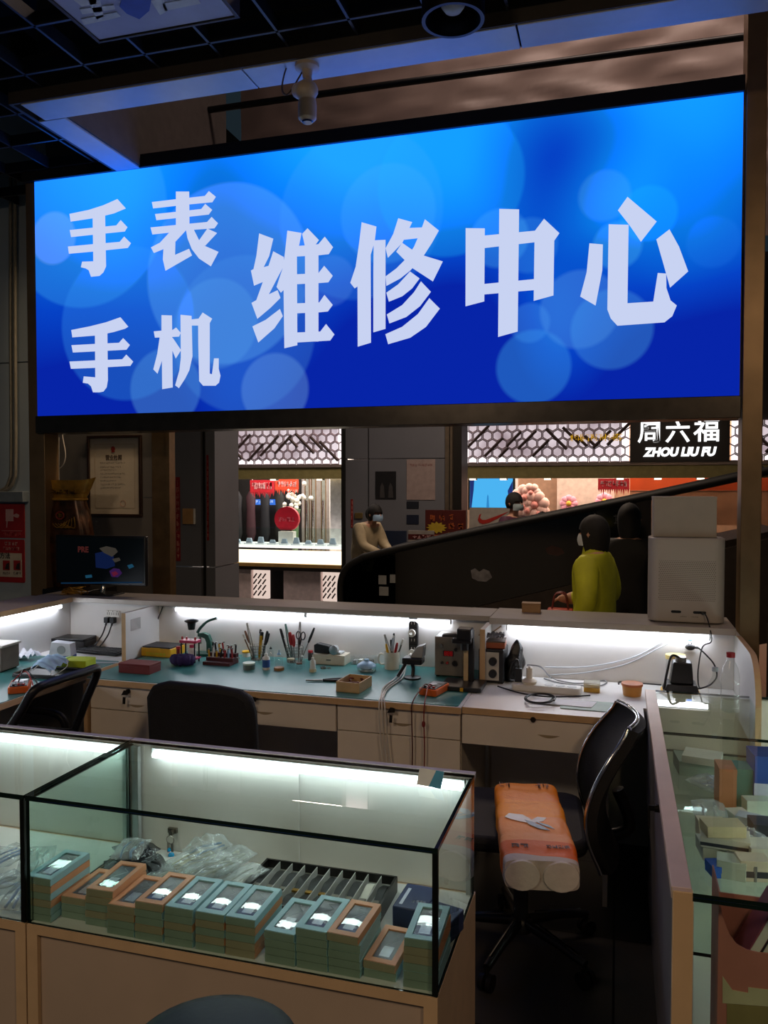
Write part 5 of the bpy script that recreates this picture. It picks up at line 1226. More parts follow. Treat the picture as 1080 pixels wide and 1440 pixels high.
# white perforated appliance on the ledge with a small box on it
PER = bpy.data.materials.new('perforated_white_shell'); PER.use_nodes = True
def per():
    nt = PER.node_tree; n = nt.nodes; L = nt.links; b = n['Principled BSDF']
    tc = n.new('ShaderNodeTexCoord'); sp = n.new('ShaderNodeSeparateXYZ'); L.new(tc.outputs['Object'], sp.inputs[0])
    def M(op, a, b_=None):
        q = n.new('ShaderNodeMath'); q.operation = op
        for i, k in enumerate((a, b_)):
            if k is None: continue
            if isinstance(k, (int, float)): q.inputs[i].default_value = k
            else: L.new(k, q.inputs[i])
        return q.outputs[0]
    p = .0085
    row = M('FLOOR', M('DIVIDE', sp.outputs['Z'], p)); odd = M('MULTIPLY', M('MODULO', row, 2), .5)
    fx = M('SUBTRACT', M('FRACT', M('ADD', M('DIVIDE', sp.outputs['X'], p), odd)), .5)
    fz = M('SUBTRACT', M('FRACT', M('DIVIDE', sp.outputs['Z'], p)), .5)
    d = M('SQRT', M('ADD', M('MULTIPLY', fx, fx), M('MULTIPLY', fz, fz)))
    hole = M('LESS_THAN', d, .27)
    inx = M('LESS_THAN', M('ABSOLUTE', sp.outputs['X']), .122); z0_ = M('GREATER_THAN', sp.outputs['Z'], .10); z1_ = M('LESS_THAN', sp.outputs['Z'], .285)
    k = M('MULTIPLY', M('MULTIPLY', hole, inx), M('MULTIPLY', z0_, z1_))
    mx = n.new('ShaderNodeMix'); mx.data_type = 'RGBA'; L.new(k, mx.inputs['Factor']); mx.inputs['A'].default_value = lin('b9b0a6'); mx.inputs['B'].default_value = lin('6d645b')
    L.new(mx.outputs['Result'], b.inputs['Base Color']); b.inputs['Roughness'].default_value = .45
per()
pa = at(912, 878, y=3.86); pb = at(1020, 880, y=3.86); wv = (pb.x - pa.x)
o = T('air_purifier', 'white rounded appliance with perforated back standing on the ledge', 'appliance', ((pa.x + pb.x) / 2, 3.96, 1.0303))
hh = at(965, 757, y=3.86).z - 1.03
PMX, PMH = o.location.x, hh
MB().prism(rrect(-wv / 2, wv / 2, -.10, .10, .05, 6), .004, hh).build('shell', PER, o, bevel=.006, smooth=35)
MB().prism(rrect(-wv / 2 + .01, wv / 2 - .01, -.09, .09, .045, 6), 0, .004).build('foot_plate', DGRY, o)
for dx, w_ in ((-.045, .016), (.055, .022)): MB().prism([(dx - w_ + .006 * math.cos(R(a_)), .052 + .006 * math.sin(R(a_))) for a_ in range(90, 271, 30)] + [(dx + w_ + .006 * math.cos(R(a_)), .052 + .006 * math.sin(R(a_))) for a_ in range(-90, 91, 30)], -.1006, -.0995, 'y').build('port', BLACKP, o)
q = MB(); marks(q, -.03, .0, .028, .034, 4, -.1002, 2); marks(q, .02, .05, .028, .034, 4, -.1002, 5); q.build('lettering', mat('grey_print', '8a8279', .5), o)
MB().box(.062, .08, -.112, -.1006, .046, .058).build('cable_plug', BLACKP, o, bevel=.002)
MB().prism(rrect(-wv / 2 + .03, wv / 2 - .03, -.08, .08, .04, 6), hh, hh + .002).build('top_vent', GREYP, o)
cable([o.location + Vector(p_) for p_ in ((.075, -.112, .052), (.085, -.13, .03), (.092, -.185, -.01), (.095, -.195, -.06))] + [at(988, 910, y=3.74), at(982, 940, y=3.72), at(982, 962, y=3.70), at(985, 968, y=3.66)], .003, CB, 'thin black cord falling from the white perforated appliance to the bench')
pc_ = at(961, 757, y=3.95)
o = T('box', 'plain white cardboard box balanced on top of the perforated appliance', 'box', (pc_.x, 3.965, 1.0303 + hh + .0025), R(2))
wb = at(1006, 740, y=3.90).x - at(917, 740, y=3.90).x; hb_ = at(961, 700, y=3.9).z - at(961, 757, y=3.9).z
WCARD = mat('grey_white_card', 'b3a99d', .6, var=.04)
MB().box(-wb / 2, wb / 2, -.065, .065, 0, hb_ - .01).build('body', WCARD, o, bevel=.002)
MB().box(-wb / 2 - .001, wb / 2 + .001, -.066, .066, hb_ - .012, hb_).build('lid', WCARD, o, bevel=.002)
# small tan box on the ledge
p = at(746, 862, z=1.0303)
o = T('box', 'small tan cardboard box alone on the ledge', 'box', (p.x, p.y + .04, 1.0303), R(3))
MB().box(-.045, .045, -.03, .03, 0, .038).build('body', mat('tan_card', 'b08a62', .6), o, bevel=.002); MB().box(-.046, .046, -.031, .031, .038, .046).build('lid', mat('tan_card', 'b08a62', .6), o, bevel=.001)

# ================================================================ SIDE BENCH CLUTTER
ZS = .7531
so3 = socket('triple white wall socket above the side bench keyboard', 160, 863, WY, .085, .038, None, n=3)
for k, (dx, rz) in enumerate(((-.025, 0), (.012, 0))):
    q = T('plug', ('black plug in the left outlet of the triple socket', 'black plug with heavy cable in the middle of the triple socket')[k], 'plug', (so3.location.x + dx, WY - .01, so3.location.z - .03), 0, 'plugs of the triple socket')
    MB().box(-.014, .014, -.03, 0, -.018, .014).build('body', BLACKP, q, bevel=.003)
    MB().tube([(0, -.024, -.018), (0, -.03, -.03)], .0055, 8).build('strain_relief', BLACKP, q, smooth=50)
    b0 = q.location
    cable([b0 + Vector((0, -.03, -.03)), b0 + Vector((-.01, -.06, -.09)), b0 + Vector((-.05, -.1, -.15)), Vector((b0.x - .1, WY - .14, ZS + .025))], .004, CB, ('black cable hanging from the left plug of the triple socket', 'heavy black cable hanging from the middle plug of the triple socket')[k])
so4 = socket('white wall socket with yellow-green plug in the bench corner', 82, 870, WY, .075, .05, None, n=2)
q = T('plug', 'black plug beside the yellow-green plug in the corner socket', 'plug', (so4.location.x + .028, WY - .0102, so4.location.z + .012)); MB().box(-.015, .015, -.04, 0, -.012, .012).build('body', BLACKP, q, bevel=.003); MB().tube([(0, -.04, 0), (0, -.055, -.01)], .005, 8).build('strain_relief', BLACKP, q, smooth=50)
q = T('plug', 'yellow-green plug in the bench corner socket', 'plug', (so4.location.x - .02, WY - .0102, so4.location.z)); MB().box(-.018, .018, -.035, 0, -.015, .012).build('body', LIME, q, bevel=.003); MB().tube([(0, -.02, -.015), (.002, -.026, -.04)], .006, 8).build('strain_relief', LIME, q, smooth=50)
cable([so4.location + Vector(p_) for p_ in ((.028, -.065, .0), (.05, -.08, -.05), (.03, -.1, -.1), (.1, -.1, -.14))], .0035, CG, 'grey cable drooping from the bench corner socket')
# cables at the white divider
b0 = at(213, 853, y=WY - .01)
cable([b0, at(214, 880, y=WY - .012), at(208, 895, y=WY - .02), at(206, 903, y=WY - .03)], .004, mat('brown_cable', '4a3527', .5), 'thick brown cable hanging behind the yellow tool case')
cable([at(229, 853, y=WY - .01), at(220, 875, y=WY - .012), at(211, 892, y=WY - .022)], .003, CB, 'thin black cable slanting behind the yellow tool case')
q = at(208, 897, y=WY - .03); tag(MB().lathe([(0, -.02), (.012, -.02), (.014, .0), (.01, .016), (0, .016)], 14).build('plug', BEIGE, loc=(q.x, WY - .045, q.z - .02), smooth=50), 'beige round plug dangling behind the yellow tool case', 'plug')
tag(MB().box(0, .0008, -.045, .045, -.03, .03).build('sticker', mat('grey_sticker', 'a9a6a4', .6), loc=(-2.4248, 3.66, .93)), 'pale grey sticker on the side of the white divider', 'sticker')
# keyboard tray, laptop-like black unit, boxes, mask
p = at(135, 922, z=ZS); o = T('keyboard', 'black keyboard lying under the triple socket', 'keyboard', (p.x - .08, 3.74, ZS), R(-4))
MB().prism(rrect(-.2, .2, -.07, .07, .01), 0, .012).build('body', BLACKP, o, bevel=.002)
m = MB()
for r_ in range(5):
    for c_ in range(14): m.box(-.188 + .027 * c_, -.165 + .027 * c_, -.058 + .024 * r_, -.038 + .024 * r_, .012, .016)
m.build('keys', DGRY, o)
o = T('laptop', 'closed grey-black laptop behind the white and blue box in the corner', 'laptop', (-2.80, 3.75, ZS), R(8)); o.location = (at(90, 905, y=3.78).x + .03, 3.79, ZS)
MB().prism(rrect(-.12, .12, -.06, .08, .01), 0, .045).build('base', DGRY, o, bevel=.003); MB().prism(rrect(-.12, .12, -.06, .08, .01), .046, .058).build('lid', BLACKP, o, bevel=.002)
p = at(85, 925, z=ZS); o = T('box', 'white and blue carton with a round window on the side bench', 'box', (p.x, 3.56, ZS), R(14))
MB().box(-.06, .06, -.035, .035, 0, .012).build('blue_base', mat('blue_card', '2c55a8', .5), o)
MB().prism([(-.06, .012), (.06, .012), (.055, .075), (-.045, .085)], -.033, .033, 'y').build('carton', mat('white_card', 'd5d9e4', .5), o, bevel=.001)
MB().lathe([(0, 0), (.022, 0), (.022, .002), (0, .002)], 18, M=Matrix.Translation((.008, -.0335, .045)) @ Matrix.Rotation(PI / 2, 4, 'X')).build('round_window', mat('grey_disc', '9aa0a6', .4), o)
p = at(110, 944, z=ZS); o = T('box', 'bright yellow-green box on the side bench', 'box', (p.x - .03, p.y + .05, ZS), R(8))
MB().box(-.06, .06, -.05, .05, 0, .05).build('body', LIME, o, bevel=.002); MB().prism([(-.11, .0), (-.06, 0), (-.06, .052), (-.1, .045)], -.05, .05, 'y').build('open_flap', mat('green_flap', '9bc43a', .5), o)
p = at(60, 955, z=ZS); o = T('tray', 'flat black tray under the blue face mask', 'tray', (p.x - .02, p.y + .09, ZS), R(4))
MB().prism(rrect(-.16, .16, -.09, .09, .02), 0, .008).build('tray_base', BLACKP, o, bevel=.002); MB().tube([(x_, y_, .012) for x_, y_ in rrect(-.155, .155, -.085, .085, .02)], .006, 6, closed=True).build('rim', BLACKP, o, smooth=60)
tx, ty = o.location.x, o.location.y
def maskfn(s_, t_):
    x = (s_ - .5) * .16; y = (t_ - .5) * .105
    return (x, y, .05 + .03 * math.cos(s_ * PI - PI / 2) + .006 * math.sin(t_ * 20) + .012 * noise.noise(Vector((s_ * 4, t_ * 3, 2))) - .03 * abs(t_ - .5))
o = T('face_mask', 'light blue disposable face mask lying on the black tray', 'face mask', (tx - .0, ty + .0, ZS + .009 - .016), R(-18)); o.rotation_euler = (R(18), 0, R(-18)); o.location.z = ZS + .012
MB().sheet(maskfn, 16, 14, .0015).build('cloth', SKYM, o, smooth=70)
for s_ in (-1, 1): MB().tube(spline([(s_ * .078, .045, .05), (s_ * .1, .02, .03), (s_ * .085, -.05, .02), (s_ * .078, -.045, .045)], 6), .0015, 5).build('ear_loop', WHITEP, o, smooth=60)
p = at(40, 928, z=ZS); tag(MB().sheet(lambda a_, b_: ((a_ - .5) * .13, (b_ - .5) * .1, .016 + .05 * abs(noise.noise(Vector((a_ * 3, b_ * 3, 5))))), 12, 10, .001).build('tissue', PAPER, loc=(p.x - .03, 3.46, ZS), smooth=60), 'crumpled white tissue behind the blue mask', 'tissue')
p = at(130, 937, z=ZS); o = T('computer_mouse', 'small black computer mouse on the corner of the side mat', 'mouse', (p.x - .035, p.y + .01, ZS)); MB().ball((0, 0, .012), .028, .045, .018).build('body', BLACKP, o, smooth=70); MB().cyl((0, -.022, .028), (0, -.01, .03), .004, 8).build('wheel', DGRY, o, smooth=50)
o.location.z += .006
p = at(12, 948, z=ZS); o = T('soldering_unit', 'grey soldering unit with brown face at the picture edge of side bench', 'soldering unit', (at(-12, 930, y=3.2).x, 3.22, ZS), R(6))
MB().box(-.08, .08, -.06, .08, .006, .12).build('case', mat('brown_grey_case', '6a6057', .5), o, bevel=.004); MB().box(-.09, .09, -.065, .085, .12, .132).build('lid', mat('pale_lid', 'b5b2aa', .45), o, bevel=.003)
for dx in (-.05, -.01, .04): MB().tube([(dx, -.06, .05), (dx, -.07, .05)], .01, 12).build('knob', BLACKP, o, smooth=40)
MB().box(-.07, .07, -.05, .07, 0, .006).build('foot', RUBBER, o)
p = at(20, 975, z=ZS); mm2 = meter('orange multimeter on the side bench at the left picture edge', (p.x - .02, 2.93, ZS), R(35))
for k, mm_ in enumerate((RED, BLACKP)):
    cable([mm2.location + Vector((-.02 + .03 * k, -.02, .04)), mm2.location + Vector((0, .03, .075 + .01 * k)), mm2.location + Vector((.06, .02 * k, .05)), mm2.location + Vector((.11, -.04 + .04 * k, .006))], .003, mm_, ('short red lead of the side bench multimeter', 'short black lead of the side bench multimeter')[k], 'test_lead')
p = at(150, 940, z=ZS); tag(MB().prism([(-.09, -.02), (.06, .015), (.06, .03), (-.09, .0)], 0, .001).build('paper_strip', PAPER, loc=(p.x - .08, 3.50, ZS + .0002)), 'thin white paper strip by the mouse on the side bench', 'paper')
p = at(55, 940, z=ZS)
tag(MB().lathe([(0, 0), (.018, 0), (.02, .03), (.012, .04), (0, .04)], 14).build('jar', mat('amber_jar', '9a7a3c', .4), loc=(at(83, 945, y=3.30).x, 3.32, ZS), smooth=50), 'little amber jar beside the blue mask', 'jar')
# ================================================================ CHAIRS AND STOOL
CHF = mat('black_chair_fabric', '0b0b0e', .75, var=.25, bump=.25, bscale=200)
CASTER = mat('black_caster', '101011', .45)
def star_base(o, cx, cy, zs, rot=0, rad=.27):
    MB().lathe([(0, .075), (.045, .075), (.04, .11), (.03, .12), (0, .12)], 18, c=(cx, cy, 0)).build('hub', BLACKP, o, smooth=40)
    MB().cyl((cx, cy, .11), (cx, cy, zs * .75), .026, 16).cyl((cx, cy, zs * .75), (cx, cy, zs - .03), .016, 12).build('gas_lift', mat('dark_steel', '4a4a4e', .3, .8), o, smooth=40)
    for k in range(5):
        a = rot + k * 2 * PI / 5; ca, sa = math.cos(a), math.sin(a)
        l = MB().tube([(cx + .03 * ca, cy + .03 * sa, .105), (cx + rad * .6 * ca, cy + rad * .6 * sa, .095), (cx + rad * ca, cy + rad * sa, .075)], [.02, .017, .014], 8).build('leg', BLACKP, o, smooth=50)
        MB().tube([(cx + .06 * ca, cy + .06 * sa, .124), (cx + rad * .9 * ca, cy + rad * .9 * sa, .095)], .006, 6).build('chrome_strip', CHROME, l, smooth=50)
        w = MB()
        for s_ in (-1, 1):
            w.tube([(cx + rad * ca - sa * .022 * s_, cy + rad * sa + ca * .022 * s_, .028), (cx + rad * ca - sa * .006 * s_, cy + rad * sa + ca * .006 * s_, .028)], .0278, 16)
        w.cyl((cx + rad * ca, cy + rad * sa, .03), (cx + rad * ca, cy + rad * sa, .075), .007, 8)
        w.build('caster', CASTER, l, smooth=40)
# mesh-backed chair in profile
ch = T('office_chair', 'black mesh-backed office chair with chrome trim carrying the orange tissue pack', 'chair', (-.32, 2.84, 0), R(6))
star_base(ch, 0, 0, .46, .55, .28)
MB().prism(rrect(-.235, .22, -.235, .235, .07), .44, .495).build('seat', CHF, ch, bevel=.02)
MB().box(-.1, .12, -.09, .09, .415, .44).build('mechanism', BLACKP, ch, bevel=.006)
def prof(t):  # t 0 bottom .. 1 top : offset towards the sitter, height
    zz = .385 + .475 * t
    xs_ = (.315, .275, .255, .262, .290, .340, .40)
    f_ = t * 6; i = min(int(f_), 5); q = f_ - i
    return xs_[i] * (1 - q) + xs_[i + 1] * q, zz
def backfn(s_, t_):
    x, z = prof(t_); w = .225 * (1 - .30 * max(0, t_ - .55) ** 2 * 4) * (1 - .25 * max(0, .3 - t_) * 2)
    y = (s_ - .5) * 2 * w
    return (x - .05 * abs(s_ - .5) ** 2 * 4 * .9, y, z)
def sm(fn):  # smooth the profile
    return lambda a, b: tuple(sum(fn(a, min(1, max(0, b + d)))[k] for d in (-.08, -.04, 0, .04, .08)) / 5 if k == 0 else fn(a, b)[k] for k in range(3))
MB().sheet(sm(backfn), 14, 22, -.03).build('backrest', BLACKM, ch, smooth=60)
F_ = sm(backfn)
for s_, nm in ((0, ''), (1, '')):
    tr_ = [Vector(F_(s_, i / 22)) + Vector((-.006, 0, 0)) for i in range(23)]
    MB().tube(tr_, .007, 8).build('chrome_trim', CHROME, ch, smooth=60)
top_ = [Vector(F_(i / 14, 1)) + Vector((0, 0, .004)) for i in range(15)]
MB().tube(top_, .008, 8).build('chrome_trim', CHROME, ch, smooth=60)
MB().tube(spline([(.02, 0, .43), (.25, 0, .43), (.37, 0, .47), (.33, 0, .60)], 6), .022, 10).build('back_support', BLACKP, ch, smooth=60)
# padded chair from behind
cm_ = at(283, 1010, y=2.72)
c2 = T('office_chair', 'black padded chair seen from behind, tucked at the long bench', 'chair', (cm_.x, 2.80, 0), R(3))
star_base(c2, 0, .12, .46, .2, .26)
MB().prism(rrect(-.23, .23, -.1, .34, .07), .44, .49).build('seat', CHF, c2, bevel=.02)
pts = [(-.215, .56), (-.228, .84), (-.205, .885), (-.14, .902), (.06, .896), (.155, .885), (.2, .86), (.218, .80), (.232, .56), (.2, .53), (-.19, .53)]
MB().prism(pts, -.105, -.045, 'y').build('backrest', CHF, c2, bevel=.022)
MB().tube(spline([(0, .06, .43), (0, -.12, .44), (0, -.14, .52), (0, -.112, .66)], 6), .022, 10).build('back_support', BLACKP, c2, smooth=60)
# mesh task chair at the side bench
A = at(49, 970, z=.9); B = at(137, 942, z=.9); C_ = at(104, 1030, y=B.y - .03); D_ = at(14, 1024, y=A.y - .03)
mid = (A + B) / 2
c3 = T('office_chair', 'black see-through mesh task chair turned to the side bench', 'chair', (mid.x - .28, mid.y, 0))
lc = c3.location
MB().tube(spline([D_ - lc, (A + D_) / 2 - lc, A - lc + Vector((0, .0, 0)), A * .7 + B * .3 - lc + Vector((.01, 0, .012)), A * .3 + B * .7 - lc + Vector((.01, 0, .012)), B - lc, (B + C_) / 2 - lc, C_ - lc], 6), .017, 8, closed=False).cyl(C_ - lc, D_ - lc, .015, 8).build('back_frame', BLACKP, c3, smooth=60)
MESHT = glassmat('see_through_black_mesh', (.30, .30, .31), .5, 1.2, .25, '0c0c0e')
MB().sheet(lambda s_, t_: tuple((D_ * (1 - s_) + C_ * s_) * (1 - t_) + (A * (1 - s_) + B * s_) * t_ - lc + Vector((.03 * math.sin(PI * s_), 0, 0))), 10, 8).build('mesh_back', MESHT, c3, smooth=60)
MB().prism(rrect(-.22, .22, -.22, .22, .07), .43, .48).build('seat', CHF, c3, bevel=.02)
star_base(c3, 0, 0, .45, .3, .26)
MB().tube(spline([(.0, 0, .42), (.24, -.0, .43), ((C_ + D_) / 2 - lc) * .98], 6), .02, 8).build('back_support', BLACKP, c3, smooth=60)
ar = at(8, 1000, y=2.75)
for sy in (-1,):
    MB().tube(spline([(.05, -.24, .45), (.06, -.27, .55), (.03, -.27, .66), (-.15, -.27, .675)], 6), .017, 8).build('armrest', BLACKP, c3, smooth=60)
MB().tube(spline([(.05, .24, .45), (.06, .27, .55), (.03, .27, .66), (-.15, .27, .675)], 6), .017, 8).build('armrest', BLACKP, c3, smooth=60)
# stool
sp0 = at(300, 1397, z=.64)
_k = at(303, 1470, y=sp0.y - .19)
st = T('stool', 'round dark navy padded stool in front of the nearest showcase', 'stool', (at(303, 1400, y=sp0.y - .19).x, sp0.y - .19, 0)); st.scale = (.84, .84, 1.07); st.location.y += .015; st.location.x -= .015
MB().lathe([(0, .56), (.17, .56), (.19, .575), (.193, .60), (.18, .622), (.14, .634), (0, .64)], 36).build('seat', mat('navy_vinyl', '0f1626', .55, bump=.05, spec=.25), st, smooth=60)
MB().lathe([(.15, .545), (.155, .56), (0, .56)], 24).build('seat_ring', BLACKP, st, smooth=40)
for k in range(4):
    a = R(45 + 90 * k); MB().cyl((.11 * math.cos(a), .11 * math.sin(a), .55), (.2 * math.cos(a), .2 * math.sin(a), 0), .012, 10).build('leg', CHROME, st, smooth=50)
MB().tube([(.165 * math.cos(R(t)), .165 * math.sin(R(t)), .2) for t in range(0, 360, 15)], .008, 8, closed=True).build('foot_ring', CHROME, st, smooth=60)

# ---------------------------------------------------------------- toilet paper pack
zt = .60
fl_, fr_, nl_, nr_ = at(692, 1092, z=zt), at(783, 1096, z=zt), at(712, 1207, z=zt), at(812, 1207, z=zt)
far = (fl_ + fr_) / 2; near = (nl_ + nr_) / 2; ax = far - near
PL = ax.length; PW = .225
cen = (far + near) / 2
tp = T('toilet_paper_pack', 'orange plastic-wrapped pack of toilet rolls lying on the mesh-backed chair seat', 'tissue pack', (cen.x, cen.y, .4955), math.atan2(ax.y, ax.x) - PI / 2)
PH = zt - .4955
tp.scale = (1, .96, .86); tp.location.y += .012
def bump(x, y):
    a = abs(math.sin(PI * (x / PW * 2 + .0))) ** .35; b = abs(math.sin(PI * (y / PL * 5))) ** .35
    return .62 + .38 * (.45 * a + .55 * b)
def shell(s_, t_):
    # closed ring profile across the pack
    y = (t_ - .5) * PL
    a = s_ * 2 * PI; c_, s2 = math.cos(a), math.sin(a)
    e = .35
    x = PW / 2 * math.copysign(abs(c_) ** e, c_); z = PH / 2 + PH / 2 * math.copysign(abs(s2) ** e, s2)
    if s2 > 0: z *= .9 + .1 * bump(x, y)
    x *= .96 + .04 * abs(math.sin(PI * (y / PL * 5))) ** .4
    k = 1 - .05 * (abs(t_ - .5) * 2) ** 8
    n_ = noise.noise(Vector((x * 14, y * 14, z * 14))) * .004
    return (x * k + n_, y, max(0, z * k + (n_ if s2 > -.2 else 0)))
def packmat():
    m = bpy.data.materials.new('printed_orange_film'); m.use_nodes = True
    nt = m.node_tree; n = nt.nodes; L = nt.links; b = n['Principled BSDF']
    tc = n.new('ShaderNodeTexCoord'); sp = n.new('ShaderNodeSeparateXYZ'); L.new(tc.outputs['Object'], sp.inputs[0])
    mr = n.new('ShaderNodeMapRange'); mr.inputs['From Min'].default_value = -PL / 2; mr.inputs['From Max'].default_value = PL / 2; L.new(sp.outputs['Y'], mr.inputs['Value'])
    r = n.new('ShaderNodeValToRGB'); cr = r.color_ramp; cr.interpolation = 'CONSTANT'
    cr.elements[0].position = 0; cr.elements[0].color = lin('c0b6ae')
    cr.elements[1].position = .05; cr.elements[1].color = lin('e06400')
    for p, c in ((.21, 'f0984e'), (.50, 'ee9000'), (.72, 'e88400')): e = cr.elements.new(p); e.color = lin(c)
    nz = n.new('ShaderNodeTexNoise'); nz.inputs['Scale'].default_value = 4; L.new(tc.outputs['Object'], nz.inputs['Vector'])
    ad = n.new('ShaderNodeMath'); ad.operation = 'MULTIPLY_ADD'; ad.inputs[1].default_value = .10; L.new(nz.outputs['Fac'], ad.inputs[0])
    sb = n.new('ShaderNodeMath'); sb.operation = 'SUBTRACT'; sb.inputs[1].default_value = .05; L.new(mr.outputs[0], sb.inputs[0]); L.new(sb.outputs[0], ad.inputs[2])
    L.new(ad.outputs[0], r.inputs['Fac']); L.new(r.outputs['Color'], b.inputs['Base Color'])
    b.inputs['Roughness'].default_value = .5; b.inputs['Specular IOR Level'].default_value = .3
    nb = n.new('ShaderNodeTexNoise'); nb.inputs['Scale'].default_value = 45; L.new(tc.outputs['Object'], nb.inputs['Vector'])
    bp_ = n.new('ShaderNodeBump'); bp_.inputs['Strength'].default_value = .25; bp_.inputs['Distance'].default_value = .01; L.new(nb.outputs['Fac'], bp_.inputs['Height']); L.new(bp_.outputs['Normal'], b.inputs['Normal'])
    return m
PK = packmat()
MB().sheet(lambda a, b: shell(1 - a, b), 56, 50).build('wrapper', PK, tp, smooth=70)
def endcap(y, flip):
    k = 1 - .05
    ring = [shell(i / 40, 0 if y < 0 else 1) for i in range(40)]
    m_ = MB(); m_.add(ring, [list(range(40)) if flip else list(range(40))[::-1]]); return m_
FILMW = mat('white_roll_film', 'cfc6bf', .35, bump=.2)
endcap(-1, False).build('roll_end', FILMW, tp); endcap(1, True).build('roll_end', FILMW, tp)
for sx in (-.055, .055):
    MB().lathe([(.018, 0), (.05, 0), (.052, .006), (.05, .012), (.018, .012)], 24, M=Matrix.Translation((sx, -PL / 2 + .004, .05)) @ Matrix.Rotation(PI / 2, 4, 'X')).build('paper_roll', mat('white_tissue_roll', 'd9d2cb', .7, bump=.2), tp, smooth=40)
def ontop(pts, name, m):
    vs = [(x, y, PH * .99 + .0025) for x, y in pts]
    q = MB().add(vs + [(x, y, z - .004) for x, y, z in vs], [list(range(len(vs)))]); return q
dec = MB()
def wing(cx, cy, pts): return [(cx + a * .00125, cy + b * .0014) for a, b in pts]
top_z = PH + .002
for poly in ([(-62, 18), (-50, 40), (-15, 34), (6, 6), (2, -14), (-24, -6), (-48, 6)], [(6, 6), (22, 24), (44, 20), (34, 0), (2, -14)]):
    dec.prism(wing(-.012, -.04, poly), top_z - .001, top_z)
dec.build('white_emblem', mat('white_print', 'cfd3dc', .4), tp)
dec = MB()
for poly in ([(-18, 4), (0, -6), (24, -30), (40, -52), (14, -44), (-10, -22)], [(10, -4), (40, -22), (52, -44), (22, -22)]): dec.prism(wing(-.005, -.04, poly), top_z, top_z + .0008)
dec.build('blue_emblem', mat('blue_grey_print', '5f7fa3', .4), tp)
for k_ in (0, 1):
  q = MB(); Mx = Matrix.Translation((0, -PL * .365, top_z)) @ Matrix.Rotation(-PI / 2, 4, 'X')
  w_ = MB(); (marks(w_, -.082, -.03, -.012, .012, 2, 0, 8, th=.001) if k_ == 0 else marks(w_, .02, .09, -.010, .010, 4, 0, 9, th=.001))
  q.add([Mx @ v for v in w_.v], w_.f); q.build('lettering', mat('brown_black_print', '2e1a12', .5), tp)
q = MB(); w_ = MB(); marks(w_, -.095, -.055, .0, .05, 2, 0, 12, th=.001); marks(w_, .03, .085, .0, .05, 2, 0, 14, th=.001)
Mx = Matrix.Translation((0, PL * .40, top_z)) @ Matrix.Rotation(-PI / 2, 4, 'X')
q.add([Mx @ v for v in w_.v], w_.f); q.build('purple_lettering', mat('plum_print', '5b2340', .5), tp)
# ================================================================ LEDGE, LEFT: monitor, lucky sack, certificate
MY = 3.98
ma, mb_ = at(78, 752, y=MY), at(205, 825, y=MY)
mw = mb_.x - ma.x; mh = ma.z - mb_.z
mo = T('monitor', 'black flat monitor with a dim colourful picture standing on the ledge', 'monitor', ((ma.x + mb_.x) / 2, MY, 1.0263), 0)
zb_ = mb_.z - 1.0263
MB().box(-mw / 2, mw / 2, 0, .03, zb_, zb_ + mh).build('housing', BLACKP, mo, bevel=.005)
MB().box(-mw / 2 + .012, mw / 2 - .012, -.0012, 0, zb_ + .02, zb_ + mh - .012).build('screen', mat('dim_screen', '04080a', .4, spec=.2, emit='060c10', estr=.25), mo)
MB().prism(rrect(-.11, .11, -.06, .1, .03), 0, .008).build('stand_base', BLACKP, mo, bevel=.002)
MB().tube(spline([(-.0, .02, .006), (0, .035, .05), (0, .04, zb_ + .06)], 5), .014, 8).build('stand_neck', CHROME, mo, smooth=60)
def ms(u, v): p = at(u, v, y=MY); return p.x - mo.location.x, p.z - mo.location.z
def sprite(polys, name, m, y=-.0014):
    q = MB()
    for pl in polys: q.prism([ms(*p) for p in pl][::-1], y - .0006, y, 'y')
    return q.build(name, m, mo)
c_ = ms(117, 773)
text_mesh('screen_lettering', 'PRE', .045, emat('dim_red_glow', '6e3330', .3), mo, Matrix.Translation((c_[0], -.0016, c_[1])), .0006, .002)
sprite([[(134, 778), (148, 775), (160, 782), (162, 796), (150, 800), (135, 798)]], 'screen_shape', emat('dim_blue_glow', '243a7a', .2))
sprite([[(140, 771), (150, 768), (163, 771), (166, 776), (158, 783), (146, 777)], [(158, 786), (168, 784), (170, 788), (162, 791)]], 'screen_highlight', emat('dim_pale_glow', '8f8578', .13), -.0022)
sprite([[(154, 803), (160, 799), (168, 800), (172, 806), (166, 812), (157, 811)]], 'screen_disc', emat('dim_purple_glow', '57307a', .28))
sprite([[(157, 805), (163, 803), (167, 807), (160, 811)]], 'screen_dot', emat('dim_pink_glow', '8a2a4c', .35), -.0022)
sprite([[(179, 795), (186, 793), (189, 797), (182, 800)], [(120, 809), (129, 808), (130, 812), (121, 813)]], 'screen_icon', emat('dim_cyan_glow', '2a6a8c', .35))
sprite([[(86, 819), (200, 818), (200, 820), (86, 821)]], 'screen_bar', emat('dim_bar_glow', '12304c', .6))
